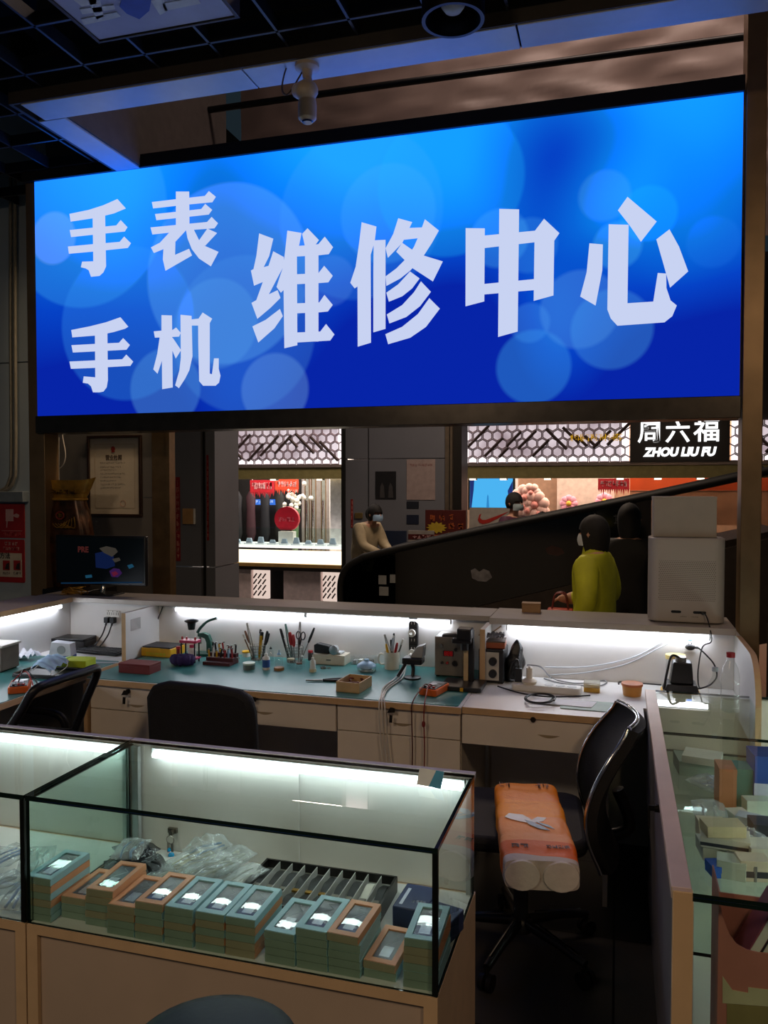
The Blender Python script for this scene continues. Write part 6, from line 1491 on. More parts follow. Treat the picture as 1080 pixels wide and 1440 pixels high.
# plastic lucky sack
sy = 4.26
so_ = at(99, 800, y=sy)
sk = T('lucky_sack', 'gold and dark shiny foil sack tied at the neck standing behind the monitor', 'sack', (so_.x, sy + .09, .0))
sk.location.z = 1.0263; sk.location.y = 4.26; sk.location.x = at(99, 800, y=4.26).x
tag(MB().box(max(-3.38, sk.location.x - .2), sk.location.x + .24, 4.115, 4.40, 0, 1.025).build('cabinet', BLACKP, world=True, bevel=.004), 'low black cabinet behind the ledge carrying the foil sack', 'cabinet')
zz = at(99, 757, y=sk.location.y).z; z0 = at(99, 700, y=sk.location.y).z; ztop = at(99, 676, y=sk.location.y).z
zloc = 1.0263
rw = (at(130, 740, y=4.26).x - at(68, 740, y=4.26).x) / 2
GOLD = mat('gold_foil', 'b98a34', .35, .4, var=.45, scale=12); DFOIL = mat('dark_foil', '4a2c18', .3, .4, var=.8, scale=16)
def sackfn(s_, t_):
    a = 2 * PI * s_; z = (z0 - zloc) * t_
    r = rw * (.8 + .25 * math.sin(PI * min(1, t_ * 1.1)) - .25 * max(0, t_ - .85) * 5 * .6)
    r *= 1 + .05 * math.sin(9 * a + 4 * t_)
    return (r * math.cos(a), .07 * r / rw * math.sin(a), z)
MB().sheet(sackfn, 36, 14).build('body', DFOIL, sk, smooth=70)
def topfn(s_, t_):
    a = 2 * PI * s_; k = .72 + .45 * t_
    ear = .018 * (abs(math.cos(a)) ** 6) * t_
    return (rw * k * math.cos(a), .045 * k * math.sin(a), (z0 - zloc) - .012 + (ztop - z0 + .015) * t_ * (1 + ear * 8) )
MB().sheet(topfn, 36, 6).lathe([(0, z0 - zloc + .02), (rw * .9, z0 - zloc + .028)], 24, sy=.35).build('gold_neck', GOLD, sk, smooth=70)
MB().tube([(rw * .74 * math.cos(R(t)), .05 * math.sin(R(t)), z0 - zloc - .008) for t in range(0, 360, 15)], .009, 8, closed=True).build('tie', GOLD, sk, smooth=60)
q = MB(); marks(q, -rw * .55, rw * .55, z0 - zloc + .022, z0 - zloc + .05, 4, -.062, 21, th=.002); q.build('lettering', mat('brown_gold_print', '3a2410', .4), sk)
zc_ = at(97, 725, y=4.18).z - zloc
MB().tube([(-.005 + .028 * math.cos(R(t)), -.085, zc_ + .022 * math.sin(R(t))) for t in range(0, 360, 20)], .005, 8, closed=True).build('red_ring', mat('dark_red_foil', '8a3326', .35), sk, smooth=60)
q = MB(); marks(q, -.022, .012, zc_ - .012, zc_ + .012, 1, -.084, 31, th=.002); q.build('emblem', GOLD, sk)
m = MB()
for k in range(5): m.tube(spline([(-.06 + .02 * k, -.085, zc_ - .05), (-.02 + .03 * k, -.088, zc_ - .075), (.03 + .016 * k, -.082, zc_ - .04 + .008 * k)], 5), .003, 6)
m.build('gold_streaks', GOLD, sk, smooth=60)
# tangle of gold tinsel beside the monitor
pts = []
rn = random.Random(8)
tb = at(88, 838, z=1.03)
for i in range(60): pts.append((tb.x + rn.uniform(-.06, .10), 3.93 + rn.uniform(-.035, .03), 1.0305 + abs(rn.gauss(0, .018))))
tag(MB().tube(spline(pts, 3), .0022, 4).build('tinsel', GOLD, world=True), 'tangle of dark gold tinsel on the ledge left of the monitor foot', 'tinsel', kind='stuff')
# framed certificate on the column
ca, cb_ = at(122, 613, y=4.6), at(199, 727, y=4.6)
cf = T('certificate_frame', 'dark framed business certificate hanging on the column above the monitor', 'certificate', ((ca.x + cb_.x) / 2, 4.618, cb_.z))
cw_, chh = cb_.x - ca.x, ca.z - cb_.z
fr = MB(); t_ = .018
fr.box(-cw_ / 2, cw_ / 2, -.022, 0, 0, t_).box(-cw_ / 2, cw_ / 2, -.022, 0, chh - t_, chh).box(-cw_ / 2, -cw_ / 2 + t_, -.022, 0, t_, chh - t_).box(cw_ / 2 - t_, cw_ / 2, -.022, 0, t_, chh - t_)
fr.build('frame', mat('dark_brown_frame', '2a1a12', .4), cf, bevel=.002)
MB().box(-cw_ / 2 + t_, cw_ / 2 - t_, -.010, -.002, t_, chh - t_).build('paper', mat('cream_certificate', 'c9bfae', .6, var=.05), cf)
def cp(u, v): p = at(u, v, y=4.608); return p.x - cf.location.x, p.z - cf.location.z
c_ = cp(159, 631)
MB().lathe([(0, 0), (.016, 0), (.016, .0008), (0, .0008)], 16, M=Matrix.Translation((c_[0], -.010, c_[1])) @ Matrix.Rotation(PI / 2, 4, 'X')).box(c_[0] - .012, c_[0] + .012, -.0112, -.0101, c_[1] - .024, c_[1] - .012).build('red_crest', mat('red_crest', '9c2f28', .5), cf)
c_ = cp(160, 644)
text_mesh('title_lettering', '营业执照', .038, mat('brown_ink', '5a4a3c', .6), cf, Matrix.Translation((c_[0], -.0106, c_[1])), .0006, .0008, width=.125)
q = MB()
for i, v in enumerate((651, 657, 661, 666, 671, 676, 681, 686)):
    a, b = cp(141, v), cp(176 - (i % 3) * 6, v); marks(q, a[0], b[0], a[1] - .005, a[1] + .005, 14 - (i % 3), -.0101, 40 + i, th=.0004, dens=4)
q.build('text_lines', mat('grey_ink', '8a8072', .6), cf)
q = MB(); a, b = cp(133, 625), cp(190, 715)
for (x0, x1, z0_, z1_) in ((a[0], b[0], a[1], a[1] - .002), (a[0], b[0], b[1], b[1] + .002), (a[0], a[0] + .002, a[1], b[1]), (b[0], b[0] - .002, a[1], b[1])): q.box(x0, x1, -.0105, -.0101, z1_, z0_)
q.build('printed_border', mat('tan_ink', 'a08a68', .6), cf)
a = cp(173, 708); MB().tube([(a[0] + .02 * math.cos(R(t)), -.0103, a[1] + .02 * math.sin(R(t))) for t in range(0, 360, 20)], .0012, 5, closed=True).build('stamp', mat('red_stamp', 'b0705f', .6), cf)
# white wire and board at the top of the column
cable([at(66, 664, y=4.58), at(86, 657, y=4.58), at(92, 640, y=4.58), at(88, 612, y=4.58), at(92, 600, y=4.58)], .004, CW, 'thin white wire curving down the column beside the certificate', 'wire', 'wire')
cable([at(83, 615, y=4.6), at(83, 680, y=4.6)], .002, CW, 'hair-thin white wire hanging above the foil sack', 'wire', 'wire')
a, b = at(56, 758, y=4.55), at(70, 775, y=4.55)
tag(MB().box(a.x, b.x, 4.60, 4.619, b.z, a.z).build('switch_box', WHITEP, world=True, bevel=.003), 'pale switch box low on the column by the left post', 'switch box')
# red fire notices on the left wall
a, b = at(-14, 708, y=4.6), at(33, 757, y=4.6)
REDS = mat('red_sign', '9c1f22', .45); PKW = mat('pale_pink_print', 'c9a2a2', .5)
o = T('fire_sign', 'red fire equipment sign with white pictogram on the left wall', 'sign', ((a.x + b.x) / 2, 4.618, b.z)); w_, h_ = (b.x - a.x) / 2, a.z - b.z
MB().box(-w_, w_, -.006, 0, 0, h_).build('plate', REDS, o, bevel=.001)
def fs(u, v): p = at(u, v, y=4.612); return p.x - o.location.x, p.z - o.location.z
q = MB()
for pl in ([(8, 716), (19, 716), (19, 733), (11, 733), (10, 742), (9, 742), (9, 733), (8, 733)], [(23, 722), (27, 724), (26, 728), (23, 728), (19, 726), (19, 724)]): q.prism([fs(*p) for p in pl][::-1], -.0068, -.006, 'y')
a1, b1 = fs(2, 746), fs(31, 747); q.box(a1[0], b1[0], -.0068, -.006, b1[1], a1[1]); 
q.build('pictogram', PKW, o)
a1, b1 = fs(4, 748), fs(29, 754); q = MB(); marks(q, a1[0], b1[0], b1[1], a1[1], 5, -.006, 51); q.build('lettering', mat('dull_red_print', 'b9575a', .5), o)
a, b = at(-20, 758, y=4.6), at(33, 820, y=4.6)
o = T('fire_notice', 'red and white instruction notice below the fire sign on left wall', 'sign', ((a.x + b.x) / 2, 4.618, b.z)); w_, h_ = (b.x - a.x) / 2, a.z - b.z
MB().prism(rrect(-w_, w_, 0, h_, .01), -.005, 0, 'y').build('plate', REDS, o)
def fs(u, v): p = at(u, v, y=4.612); return p.x - o.location.x, p.z - o.location.z
a1, b1 = fs(-16, 777), fs(31, 812)
MB().box(a1[0], b1[0], -.0058, -.005, b1[1], a1[1]).build('white_field', mat('dull_white_print', 'bdb4a8', .5), o)
q = MB(); a1, b1 = fs(6, 762), fs(25, 767); marks(q, a1[0], b1[0], b1[1], a1[1], 4, -.005, 61); a1, b1 = fs(4, 769), fs(27, 774); marks(q, a1[0], b1[0], b1[1], a1[1], 6, -.005, 62); q.build('lettering', PKW, o)
a1 = fs(7, 782); text_mesh('heading', '方法', .045, mat('black_ink', '1d1a18', .6), o, Matrix.Translation((a1[0], -.0062, a1[1])), .0006, .001)
for (u0, u1, i) in ((4, 14, 0), (19, 29, 1)):
    a1, b1 = fs(u0, 788), fs(u1, 802); MB().box(a1[0], b1[0], -.0064, -.0058, b1[1], a1[1]).build('red_picture', REDS, o)
    q = MB(); q.prism([fs(*p) for p in ((u0 + 3, 800), (u0 + 5, 793), (u0 + 9, 791), (u0 + 9, 801))][::-1], -.007, -.0064, 'y').build('figure', mat('dark_figure', '2b2224', .6), o)
    a1, b1 = fs(u0, 804), fs(u1, 808); q = MB(); marks(q, a1[0], b1[0], b1[1], a1[1], 4, -.0058, 63 + i); q.build('caption', mat('black_ink', '1d1a18', .6), o)

# ================================================================ CONCOURSE
PW_ = mat('concourse_wall_panel', '6e7078', .4, var=.06, scale=2); SEAMM = mat('dark_seam', '0d0c0b', .6)
Y1 = 6.5
xa, xb, xc = at(243, 700, y=Y1).x, at(284, 700, y=Y1).x, at(300, 700, y=Y1).x
zs = at(260, 797, y=Y1).z
t = MB().box(-9, xb - .012, Y1, Y1 + .08, 0, zs - .006).box(-9, xb - .012, Y1, Y1 + .08, zs + .006, 4.5).box(xb + .012, xc, Y1 + .03, Y1 + .5, 0, zs - .006).box(xb + .012, xc, Y1 + .03, Y1 + .5, zs + .006, 4.5)
struct(t.build('wall_side', PW_))
struct(MB().box(xb - .012, xb + .012, Y1 + .04, Y1 + .06, 0, 4.5).box(xb + .013, xb + .02, Y1 + .02, Y1 + .03, 0, 4.5).build('trim_5', SEAMM))
def strip(lab, u0, u1, v0, v1, y, n, seed):
    a, b = at(u0, v0, y=y), at(u1, v1, y=y)
    o = T('red_notice_strip', lab, 'sign', ((a.x + b.x) / 2, y, b.z)); w_ = (b.x - a.x) / 2; h_ = a.z - b.z
    MB().box(-w_, w_, -.004, 0, 0, h_).build('strip', mat('deep_red_film', '8d171c', .5), o)
    q = MB(); marks(q, -w_ * .62, w_ * .62, h_ * .09, h_ * .97, n, -.004, seed, vertical=True, th=.0015)
    q.prism([(-w_ * .5, h_ * .08), (0, h_ * .03), (w_ * .5, h_ * .08)], -.0055, -.004, 'y')
    q.build('lettering', mat('pale_red_print', 'cf8f80', .5), o)
strip('red vertical notice strip with pale characters on the grey wall by the switch plate', 247, 254, 671, 789, Y1 - .001, 11, 71)
strip('narrow red vertical strip at the edge of the first jewellery shop opening', 290.5, 294, 640, 760, Y1 + .029, 12, 72)
a, b = at(258, 715, y=Y1), at(275.5, 737, y=Y1)
o = T('wall_plate', 'brown wooden switch plate with white edge on the grey wall', 'switch', ((a.x + b.x) / 2, Y1 - .0006, b.z)); w_ = (b.x - a.x) / 2
MB().box(-w_, w_ * .72, -.02, 0, 0, a.z - b.z).build('plate', WOOD, o, bevel=.002); MB().box(w_ * .74, w_, -.018, 0, 0, a.z - b.z).build('white_edge', WHITEP, o, bevel=.002)

Y2 = 9.5
xa, xb, xm = at(486, 700, y=Y2).x, at(626, 700, y=Y2).x, at(518, 700, y=Y2).x
zs = at(560, 645, y=Y2).z
t = MB()
for p, q_ in ((xa, xm - .008), (xm + .008, xb)): t.box(p, q_, Y2, Y2 + .4, 0, zs - .006).box(p, q_, Y2, Y2 + .4, zs + .006, 4.5)
struct(t.build('wall_far', PW_))
struct(MB().box(xm - .008, xm + .008, Y2 + .02, Y2 + .04, 0, 4.5).box(xa - .05, xa - .005, Y2 - .02, Y2 + .1, 0, 4.5).build('trim_6', SEAMM))
x1 = at(636, 700, y=Y2).x; x2 = at(648, 700, y=Y2).x
struct(MB().box(xb + .002, xb + .05, Y2 - .02, Y2 + .4, 0, 4.5).box(xb + .06, x1, Y2 - .01, Y2 + .4, 0, 4.5).build('trim_7', mat('pale_metal_trim', '8b7d6d', .35, .7)))
struct(MB().box(x1 + .002, x2, Y2 + .05, Y2 + .45, 0, 4.5).build('trim_8', mat('black_brown_jamb', '17130f', .5)))
def poster(lab, u0, u1, v0, v1, y, m, cat='poster', name='poster', frame=None, th=.006):
    a, b = at(u0, v0, y=y), at(u1, v1, y=y)
    o = T(name, lab, cat, ((a.x + b.x) / 2, y, b.z)); w_ = (b.x - a.x) / 2; h_ = a.z - b.z
    MB().box(-w_, w_, -th, 0, 0, h_).build('sheet', m, o)
    if frame: MB().box(-w_ - .012, -w_, -th - .004, 0, 0, h_).box(w_, w_ + .012, -th - .004, 0, 0, h_).box(-w_ - .012, w_ + .012, -th - .004, 0, -.012, 0).box(-w_ - .012, w_ + .012, -th - .004, 0, h_, h_ + .012).build('frame', frame, o)
    def loc(u, v): p = at(u, v, y=y - th); return p.x - o.location.x, p.z - o.location.z
    return o, loc, w_, h_
PY = Y2 - .001
o, lc_, w_, h_ = poster('dark poster with two pale figures on the far grey wall', 528, 557, 663, 702, PY, mat('dark_poster', '16171b', .5))
q = MB()
for u in (534, 546): q.prism([lc_(*p) for p in ((u, 700), (u + 1, 684), (u + 3, 679), (u + 6, 684), (u + 7, 700))][::-1], -.008, -.006, 'y')
q.build('figures', mat('grey_figures', '3c3a3c', .6), o)
o, lc_, w_, h_ = poster('large pinkish paper notice on the far grey wall', 572, 612, 646, 703, PY, mat('pinkish_paper', '9c8b88', .6))
q = MB(); a1, b1 = lc_(576, 652), lc_(608, 656); marks(q, a1[0], b1[0], b1[1], a1[1], 9, -.006, 81); q.build('lettering', mat('faint_red_print', '8a5a58', .6), o)
poster('small dark plate right under the pinkish paper notice', 572, 589, 705, 715, PY, mat('dark_plate', '20242e', .4), 'plate', 'wall_plate')
poster('small dark blue plate, lower of the two under the pinkish notice', 572, 589, 724, 737, PY, mat('dark_blue_plate', '1d2438', .4), 'plate', 'wall_plate')
strip('short red strip on the far wall beside the woman in a cream coat', 493.5, 496.5, 702, 742, PY, 5, 74)
a, b = at(498, 721, y=PY), at(512, 729, y=PY); o = T('wall_plate', 'brass wall plate behind the woman in a cream coat', 'plate', ((a.x + b.x) / 2, PY, b.z)); MB().box(-.05, .05, -.02, 0, 0, a.z - b.z).build('plate', mat('brass_plate', '8a7448', .4, .6), o, bevel=.003)

# promotional boards standing by the far wall
def board(lab, u0, u1, v0, v1, y, m, name='display_board'):
    a, b = at(u0, v0, y=y), at(u1, v1, y=y)
    o = T(name, lab, 'sign', ((a.x + b.x) / 2, y, 0)); w_ = (b.x - a.x) / 2
    MB().box(-w_, w_, 0, .03, b.z, a.z).build('panel', m, o, bevel=.002)
    for sx in (-w_ + .02, w_ - .02): MB().box(sx - .012, sx + .012, .032, .055, .015, a.z - .02).build('post', BLACKP, o)
    for sx in (-w_ + .02, w_ - .02): MB().box(sx - .02, sx + .02, -.12, .18, 0, .015).build('foot', BLACKP, o)
    def loc(u, v): p = at(u, v, y=y - .001); return p.x - o.location.x, p.z
    return o, loc
BY = 9.2
o, lc_ = board('dark red sale board with orange characters and a yellow starburst', 598, 655, 717, 770, BY, mat('maroon_board', '4d1512', .5))
q = MB()
for i, (u0, u1, v0, v1) in enumerate(((604, 612, 724, 733), (617, 626, 724, 733), (631, 638, 723, 731), (630, 640, 735, 744), (643, 652, 735, 744))):
    a1, b1 = lc_(u0, v0), lc_(u1, v1); marks(q, a1[0], b1[0], b1[1], a1[1], 1, 0, 90 + i, th=.003, dens=9)
q.build('lettering', mat('orange_print', 'b0572a', .5), o)
c1 = lc_(614, 742); q = MB()
pts = []
for i in range(24):
    r_ = (.115, .08)[i % 2]; a = 2 * PI * i / 24; pts.append((c1[0] + 1.1 * r_ * math.cos(a), c1[1] + .62 * r_ * math.sin(a)))
q.prism(pts, -.006, -.001, 'y').build('starburst', mat('yellow_print', 'b59a2c', .5), o)
a1, b1 = lc_(630, 749), lc_(655, 752); MB().box(a1[0], b1[0], -.004, -.001, b1[1], a1[1]).build('yellow_line', mat('yellow_print', 'b59a2c', .5), o)
a1, b1 = lc_(606, 752), lc_(628, 758); MB().box(a1[0], b1[0], -.004, -.001, b1[1], a1[1]).build('orange_field', mat('orange_print', 'b0572a', .5), o)
o, lc_ = board('white standing board with a maroon lettered band', 574, 610, 746, 790, 8.9, mat('dull_white_board', '8d8782', .5))
a1, b1 = lc_(574, 751), lc_(610, 759); MB().box(a1[0], b1[0], -.003, 0, b1[1], a1[1]).build('maroon_band', mat('maroon_board', '4d1512', .5), o)
q = MB(); a1, b1 = lc_(580, 752), lc_(606, 758); marks(q, a1[0], b1[0], b1[1], a1[1], 4, -.003, 97, th=.002); q.build('lettering', PKW, o)
o, lc_ = board('dark blue standing board behind the woman in a cream coat', 536, 571, 746, 790, 9.3, mat('dark_blue_board', '1a2740', .5))
o, lc_ = board('grey-white board with a red swoosh mark, behind the man in purple', 660, 722, 714, 770, 9.6, mat('warm_white_board', 'a59f98', .5))
sw = [(672, 731), (674, 724), (677, 722), (675, 728), (678, 731), (683, 731), (700, 725), (716, 719), (700, 729), (688, 735), (679, 737), (674, 735)]
MB().prism([lc_(*p) for p in sw][::-1], -.004, -.0005, 'y').build('swoosh', mat('red_mark', 'a8271f', .5), o)
a1 = lc_(675, 748); q = MB(); marks(q, a1[0] - .07, a1[0] + .09, a1[1] - .03, a1[1] + .03, 4, 0, 98, th=.002); q.build('lettering', mat('black_ink', '1d1a18', .6), o)

# ---------------------------------------------------------------- jewellery shop
Y3 = 11.0
XL, XR = at(292, 700, y=Y3).x - .6, at(1180, 700, y=Y3).x
def z3(u, v): return at(u, v, y=Y3).z
Zt = (z3(400, 605) + z3(760, 596)) / 2; Zb = (z3(400, 655) + z3(760, 652)) / 2; Zs = (z3(400, 673) + z3(760, 673)) / 2
GOLDM = mat('bronze_fascia', '857a4c', .4, .15)
def lattmat():
    m = bpy.data.materials.new('backlit_honeycomb'); m.use_nodes = True
    nt = m.node_tree; n = nt.nodes; L = nt.links; n.remove(n['Principled BSDF'])
    tc = n.new('ShaderNodeTexCoord'); mp = n.new('ShaderNodeMapping'); mp.inputs['Scale'].default_value = (1, 0, 1); L.new(tc.outputs['Object'], mp.inputs[0])
    nz = n.new('ShaderNodeTexNoise'); nz.inputs['Scale'].default_value = 2.0; L.new(mp.outputs[0], nz.inputs['Vector'])
    r = n.new('ShaderNodeValToRGB'); r.color_ramp.elements[0].position = .35; r.color_ramp.elements[0].color = lin('a8959c'); r.color_ramp.elements[1].position = .65; r.color_ramp.elements[1].color = lin('efe0e6')
    L.new(nz.outputs['Fac'], r.inputs['Fac'])
    e = n.new('ShaderNodeEmission'); e.inputs[1].default_value = 1.0; L.new(r.outputs['Color'], e.inputs[0]); L.new(e.outputs[0], n['Material Output'].inputs[0])
    return m
LATL = lattmat(); LATB = mat('bronze_lattice', '53433f', .4, .5); LATR = mat('mauve_lattice', '8b7378', .45, .3); LBR = emat('bright_lit_strip', 'fff3f4', 1.3)
def lattice(lab, x0, x1, z0, z1, y, cell=.135):
    o = T('lattice_fascia', lab, 'fascia', ((x0 + x1) / 2, y, z0)); w_ = (x1 - x0) / 2; h_ = z1 - z0
    MB().box(-w_, w_, .06, .08, 0, h_).build('light_panel', LATL, o)
    MB().box(-w_ + .0, w_, .04, .059, 0, .16 * h_).box(-w_, -w_ + .1, .04, .059, .16 * h_, h_).box(w_ - .1, w_, .04, .059, .16 * h_, h_).build('bright_strip', LBR, o)
    m = MB(); rowh = cell * .86; nr = int(h_ / rowh) + 1; nc = int(2 * w_ / cell) + 1
    for r_ in range(nr):
        for c_ in range(nc):
            cx = -w_ + (c_ + (.5 if r_ % 2 else 0)) * cell + .03; cz_ = r_ * rowh + .02
            if cx > w_ - .03 or cz_ > h_: continue
            m.tube([(cx + .5 * cell * math.cos(R(t + 30)), .015, min(h_, max(0, cz_ + .5 * cell * math.sin(R(t + 30))))) for t in range(0, 360, 60)], .009, 5, closed=True)
    m.build('honeycomb', LATR, o)
    m = MB(); rn = random.Random(int(x0 * 10) + 3)
    x = -w_ + .1
    while x < w_ - .25:
        k = rn.choice((-1, 1)); z0_ = rn.uniform(.1, .5) * h_ if k > 0 else rn.uniform(.55, .95) * h_; ln = rn.uniform(.12, .3)
        a = (x, -.005, z0_); b = (x + ln, -.005, min(h_, max(0, z0_ + k * ln * 1.0))); m.cyl(a, b, .022, 5)
        x += ln * .8
    m.build('diagonal_bars', LATB, o)
    return o
a0 = at(300, 630, y=Y3).x; a1 = at(483, 630, y=Y3).x; b0 = at(648, 630, y=Y3).x; b1 = at(885, 625, y=Y3).x; c0 = at(1027, 620, y=Y3).x
lattice('backlit honeycomb lattice over the bright display counter', a0 - .1, a1, Zb + .02, Zt, Y3)
lo = lattice('backlit honeycomb lattice left of the black lit shop name', b0, b1, Zb + .02, Zt, Y3)
lattice('backlit honeycomb lattice right of the black lit shop name', c0 + .02, XR, Zb + .02, Zt, Y3)
q = MB(); e0, e1 = at(801, 611, y=Y3 - .02), at(876, 620, y=Y3 - .02); marks(q, e0.x, e1.x, e1.z, e0.z, 13, Y3 - .03, 111, th=.01, dens=6)
q.build('gold_lettering', emat('gold_letters', 'd9a21c', .9), lo, world=True)
sn = T('shop_name_sign', 'black shop name box with white glowing characters', 'sign', ((b1 + c0) / 2, Y3 - .05, Zb + .01))
MB().box(b1 + .01, c0 - .01, Y3 - .05, Y3 + .1, Zb + .01, Zt + .03).build('box', mat('black_brown_sign', '1c1612', .4), sn, world=True)
WGL = emat('white_glow_letters', 'ffffff', 1.6)
for chh_, u, v, s_ in (('周', 914, 609, .31), ('六', 953, 609, .31), ('福', 994, 607, .32)):
    p = at(u, v, y=Y3 - .055); text_mesh('glyph', chh_, s_, WGL, sn, Matrix.Translation((p.x - sn.location.x, -.012, p.z - sn.location.z)), .02, .004)
p = at(955, 636, y=Y3 - .055); text_mesh('latin_lettering', 'ZHOU LIU FU', .15, WGL, sn, Matrix.Translation((p.x - sn.location.x, -.012, p.z - sn.location.z)), .02, .008, width=at(1006, 636, y=Y3).x - at(903, 636, y=Y3).x, shear=.2)
struct(MB().box(XL, XR, Y3, Y3 + .3, Zs, Zb - .03).build('beam', GOLDM))
struct(MB().box(XL, XR, Y3 - .02, Y3 + .28, Zb - .028, Zb + .012).build('trim_9', mat('pale_reflective_trim', '8e7f77', .3, .5)))
struct(MB().box(XL, XR, Y3 + .1, Y3 + .14, Zt, 4.6).build('wall_upper', mat('dark_upper_wall', '241f1c', .5)))
struct(MB().box(XL, XR, Y3 + .3, 15.2, 3.35, 3.4).build('ceiling_shop', WHITEP))
for i, u in enumerate((325, 385, 450, 665, 708, 770, 872, 925, 985)):
    p = at(u, 674, y=Y3 + .1); o = T('spotlight', '%s small square downlight under the jewellery shop beam' % (ORD[i] + ' from the left'), 'lamp', (p.x, Y3 + .12, Zs - .0005), 0, 'square downlights under the shop beam')
    MB().box(-.05, .05, -.05, .05, -.022, 0).build('housing', GREYP, o); MB().box(-.045, .045, -.0515, -.05, -.02, -.002).box(-.045, .045, -.045, .045, -.0235, -.022).build('lens', emat('warm_spot', 'fff0d8', 2.5), o)
# interior walls
WWALL = mat('shop_white_wall', 'e6dfdb', .5); TAN = mat('shop_tan_wall', 'b08d74', .5); PINKW = mat('shop_pink_wall', 'e3cfc0', .55)
Y4 = 14.0
xs0, xs1 = at(300, 700, y=Y4).x, at(484, 700, y=Y4).x
def wl(name, u0, u1, m, y=Y4, z1=3.34): struct(MB().box(at(u0, 700, y=y).x, at(u1, 700, y=y).x, y, y + .1, 0, z1).build(name, m))
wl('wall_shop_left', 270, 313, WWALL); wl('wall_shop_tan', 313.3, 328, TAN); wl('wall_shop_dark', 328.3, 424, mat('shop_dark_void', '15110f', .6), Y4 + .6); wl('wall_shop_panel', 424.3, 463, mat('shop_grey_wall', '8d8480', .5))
wl('wall_shop_right', 463.3, 640, WWALL)
# bright posts at the sides of the first opening
LITW = mat('glossy_white_post', 'f2efec', .3)
struct(MB().box(at(299, 700, y=Y3 + .4).x, at(306, 700, y=Y3 + .4).x, Y3 + .35, Y3 + .5, 0, Zs).build('pillar_white', LITW)); struct(MB().box(at(466, 700, y=Y3 + .4).x, at(485, 700, y=Y3 + .4).x, Y3 + .35, Y3 + .5, 0, Zs).build('pillar_white', LITW))
for i, u in enumerate((432, 441, 455)):
    a = at(u, 700, y=Y4 - .3); o = T('glass_door', 'tall glass door leaf, %s at the back of the jewellery shop' % ('leftmost of three', 'middle of three', 'rightmost of three')[i], 'door', (a.x, Y4 - .3, 0), 0, 'glass doors in the jewellery shop')
    MB().pane(-.035, .035, -.006, .006, .02, 2.4).build('pane', [GLASS, GEDGE], o); MB().tube([(0, -.03, .7), (0, -.03, 1.4)], .02, 8).build('handle', CHROME, o, smooth=50)
    MB().box(-.05, -.035, -.01, .01, 0, 2.4).box(.035, .05, -.01, .01, 0, 2.4).build('stile', TRIMM, o)
# display counter
CY0 = 10.75
cx0, cx1 = at(296, 780, y=CY0).x, at(486, 780, y=CY0).x
zA, zB, zC, zD = at(390, 748, y=CY0).z, at(390, 770, y=CY0).z, at(390, 787, y=CY0).z, at(390, 797, y=CY0).z
dc = T('display_counter', 'long brightly lit jewellery display counter with glass top', 'counter', ((cx0 + cx1) / 2, CY0 + .3, 0))
MB().pane(cx0, cx1, CY0, CY0 + .012, zB + .02, zA + .06).build('front_glass', [GLASS, GEDGE], dc, world=True)
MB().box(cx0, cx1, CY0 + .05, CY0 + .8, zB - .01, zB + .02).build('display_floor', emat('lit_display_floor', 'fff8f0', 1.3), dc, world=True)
MB().box(cx0, cx1, CY0 - .02, CY0 + .05, zD + .055, zB - .04).build('light_strip', emat('warm_light_strip', 'ffe9c4', 2.2), dc, world=True)
MB().box(cx0, cx1, CY0 - .03, CY0 + .8, zD, zD + .05).build('wood_edge', mat('gold_wood', 'b08a4e', .4), dc, world=True)
MB().box(cx0, cx1, CY0 - .04, CY0 + .8, zD - .05, zD - .002).build('dark_rail', mat('black_brown_sign', '1c1612', .4), dc, world=True)
PLNT = mat('pale_pink_plinth', 'e6d2cf', .5)
for (u0, u1) in ((303, 352), (398, 450)): MB().box(at(u0, 820, y=CY0).x, at(u1, 820, y=CY0).x, CY0 + .02, CY0 + .6, 0, zD - .052).build('plinth_panel', PLNT, dc, world=True)
for (u0, u1) in ((354, 373), (452, 471)):
    xa_, xb_ = at(u0, 820, y=CY0).x, at(u1, 820, y=CY0).x
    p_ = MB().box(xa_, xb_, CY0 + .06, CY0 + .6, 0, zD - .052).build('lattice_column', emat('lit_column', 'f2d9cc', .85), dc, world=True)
    m = MB(); z = .05
    while z < zD - .12:
        for k in range(3):
            w3 = (xb_ - xa_) / 3; m.cyl((xa_ + k * w3 + .01, CY0 + .04, z), (xa_ + (k + 1) * w3 - .01, CY0 + .04, z + .07), .012, 5)
        z += .085
    m.build('lattice_bars', LATB, p_, world=True)
MB().box(at(376, 800, y=CY0).x, at(396, 800, y=CY0).x, CY0 + .1, CY0 + .6, 0, zD - .052).build('dark_panel', mat('black_brown_sign', '1c1612', .4), dc, world=True)
for i in range(9):
    x = cx0 + .3 + i * (cx1 - cx0 - .6) / 8; o = T('jewellery_stand', 'pale jewellery stand on the lit display counter, %s from the left' % ORD[i], 'stand', (x, CY0 + .3, zB + .0205), 0, 'jewellery stands on the lit counter')
    MB().box(-.07, .07, -.05, .05, 0, .02).build('base', mat('pale_velvet', 'dfe6ee', .7), o); MB().prism([(-.05, .02), (.05, .02), (.03, .07 + .02 * (i % 3)), (-.03, .07 + .02 * (i % 3))], -.02, .02, 'y').build('bust', mat('blue_grey_velvet', '9fb2c6', .7), o)
p = at(404, 750, y=CY0 + .5); r_ = (at(421, 740, y=CY0 + .5).x - at(387, 740, y=CY0 + .5).x) / 2
o = T('round_sign', 'round red lettered sign on the lit display counter', 'sign', (p.x, CY0 + .5, zA - .02)); MB().box(-.12, .12, -.06, .06, -zA + .02 + zB + .0205, 0).build('foot', WHITEP, o)
pr_ = [(r_ * math.cos(R(t)), r_ * .95 + r_ * .95 * math.sin(R(t))) for t in range(-60, 241, 12)]
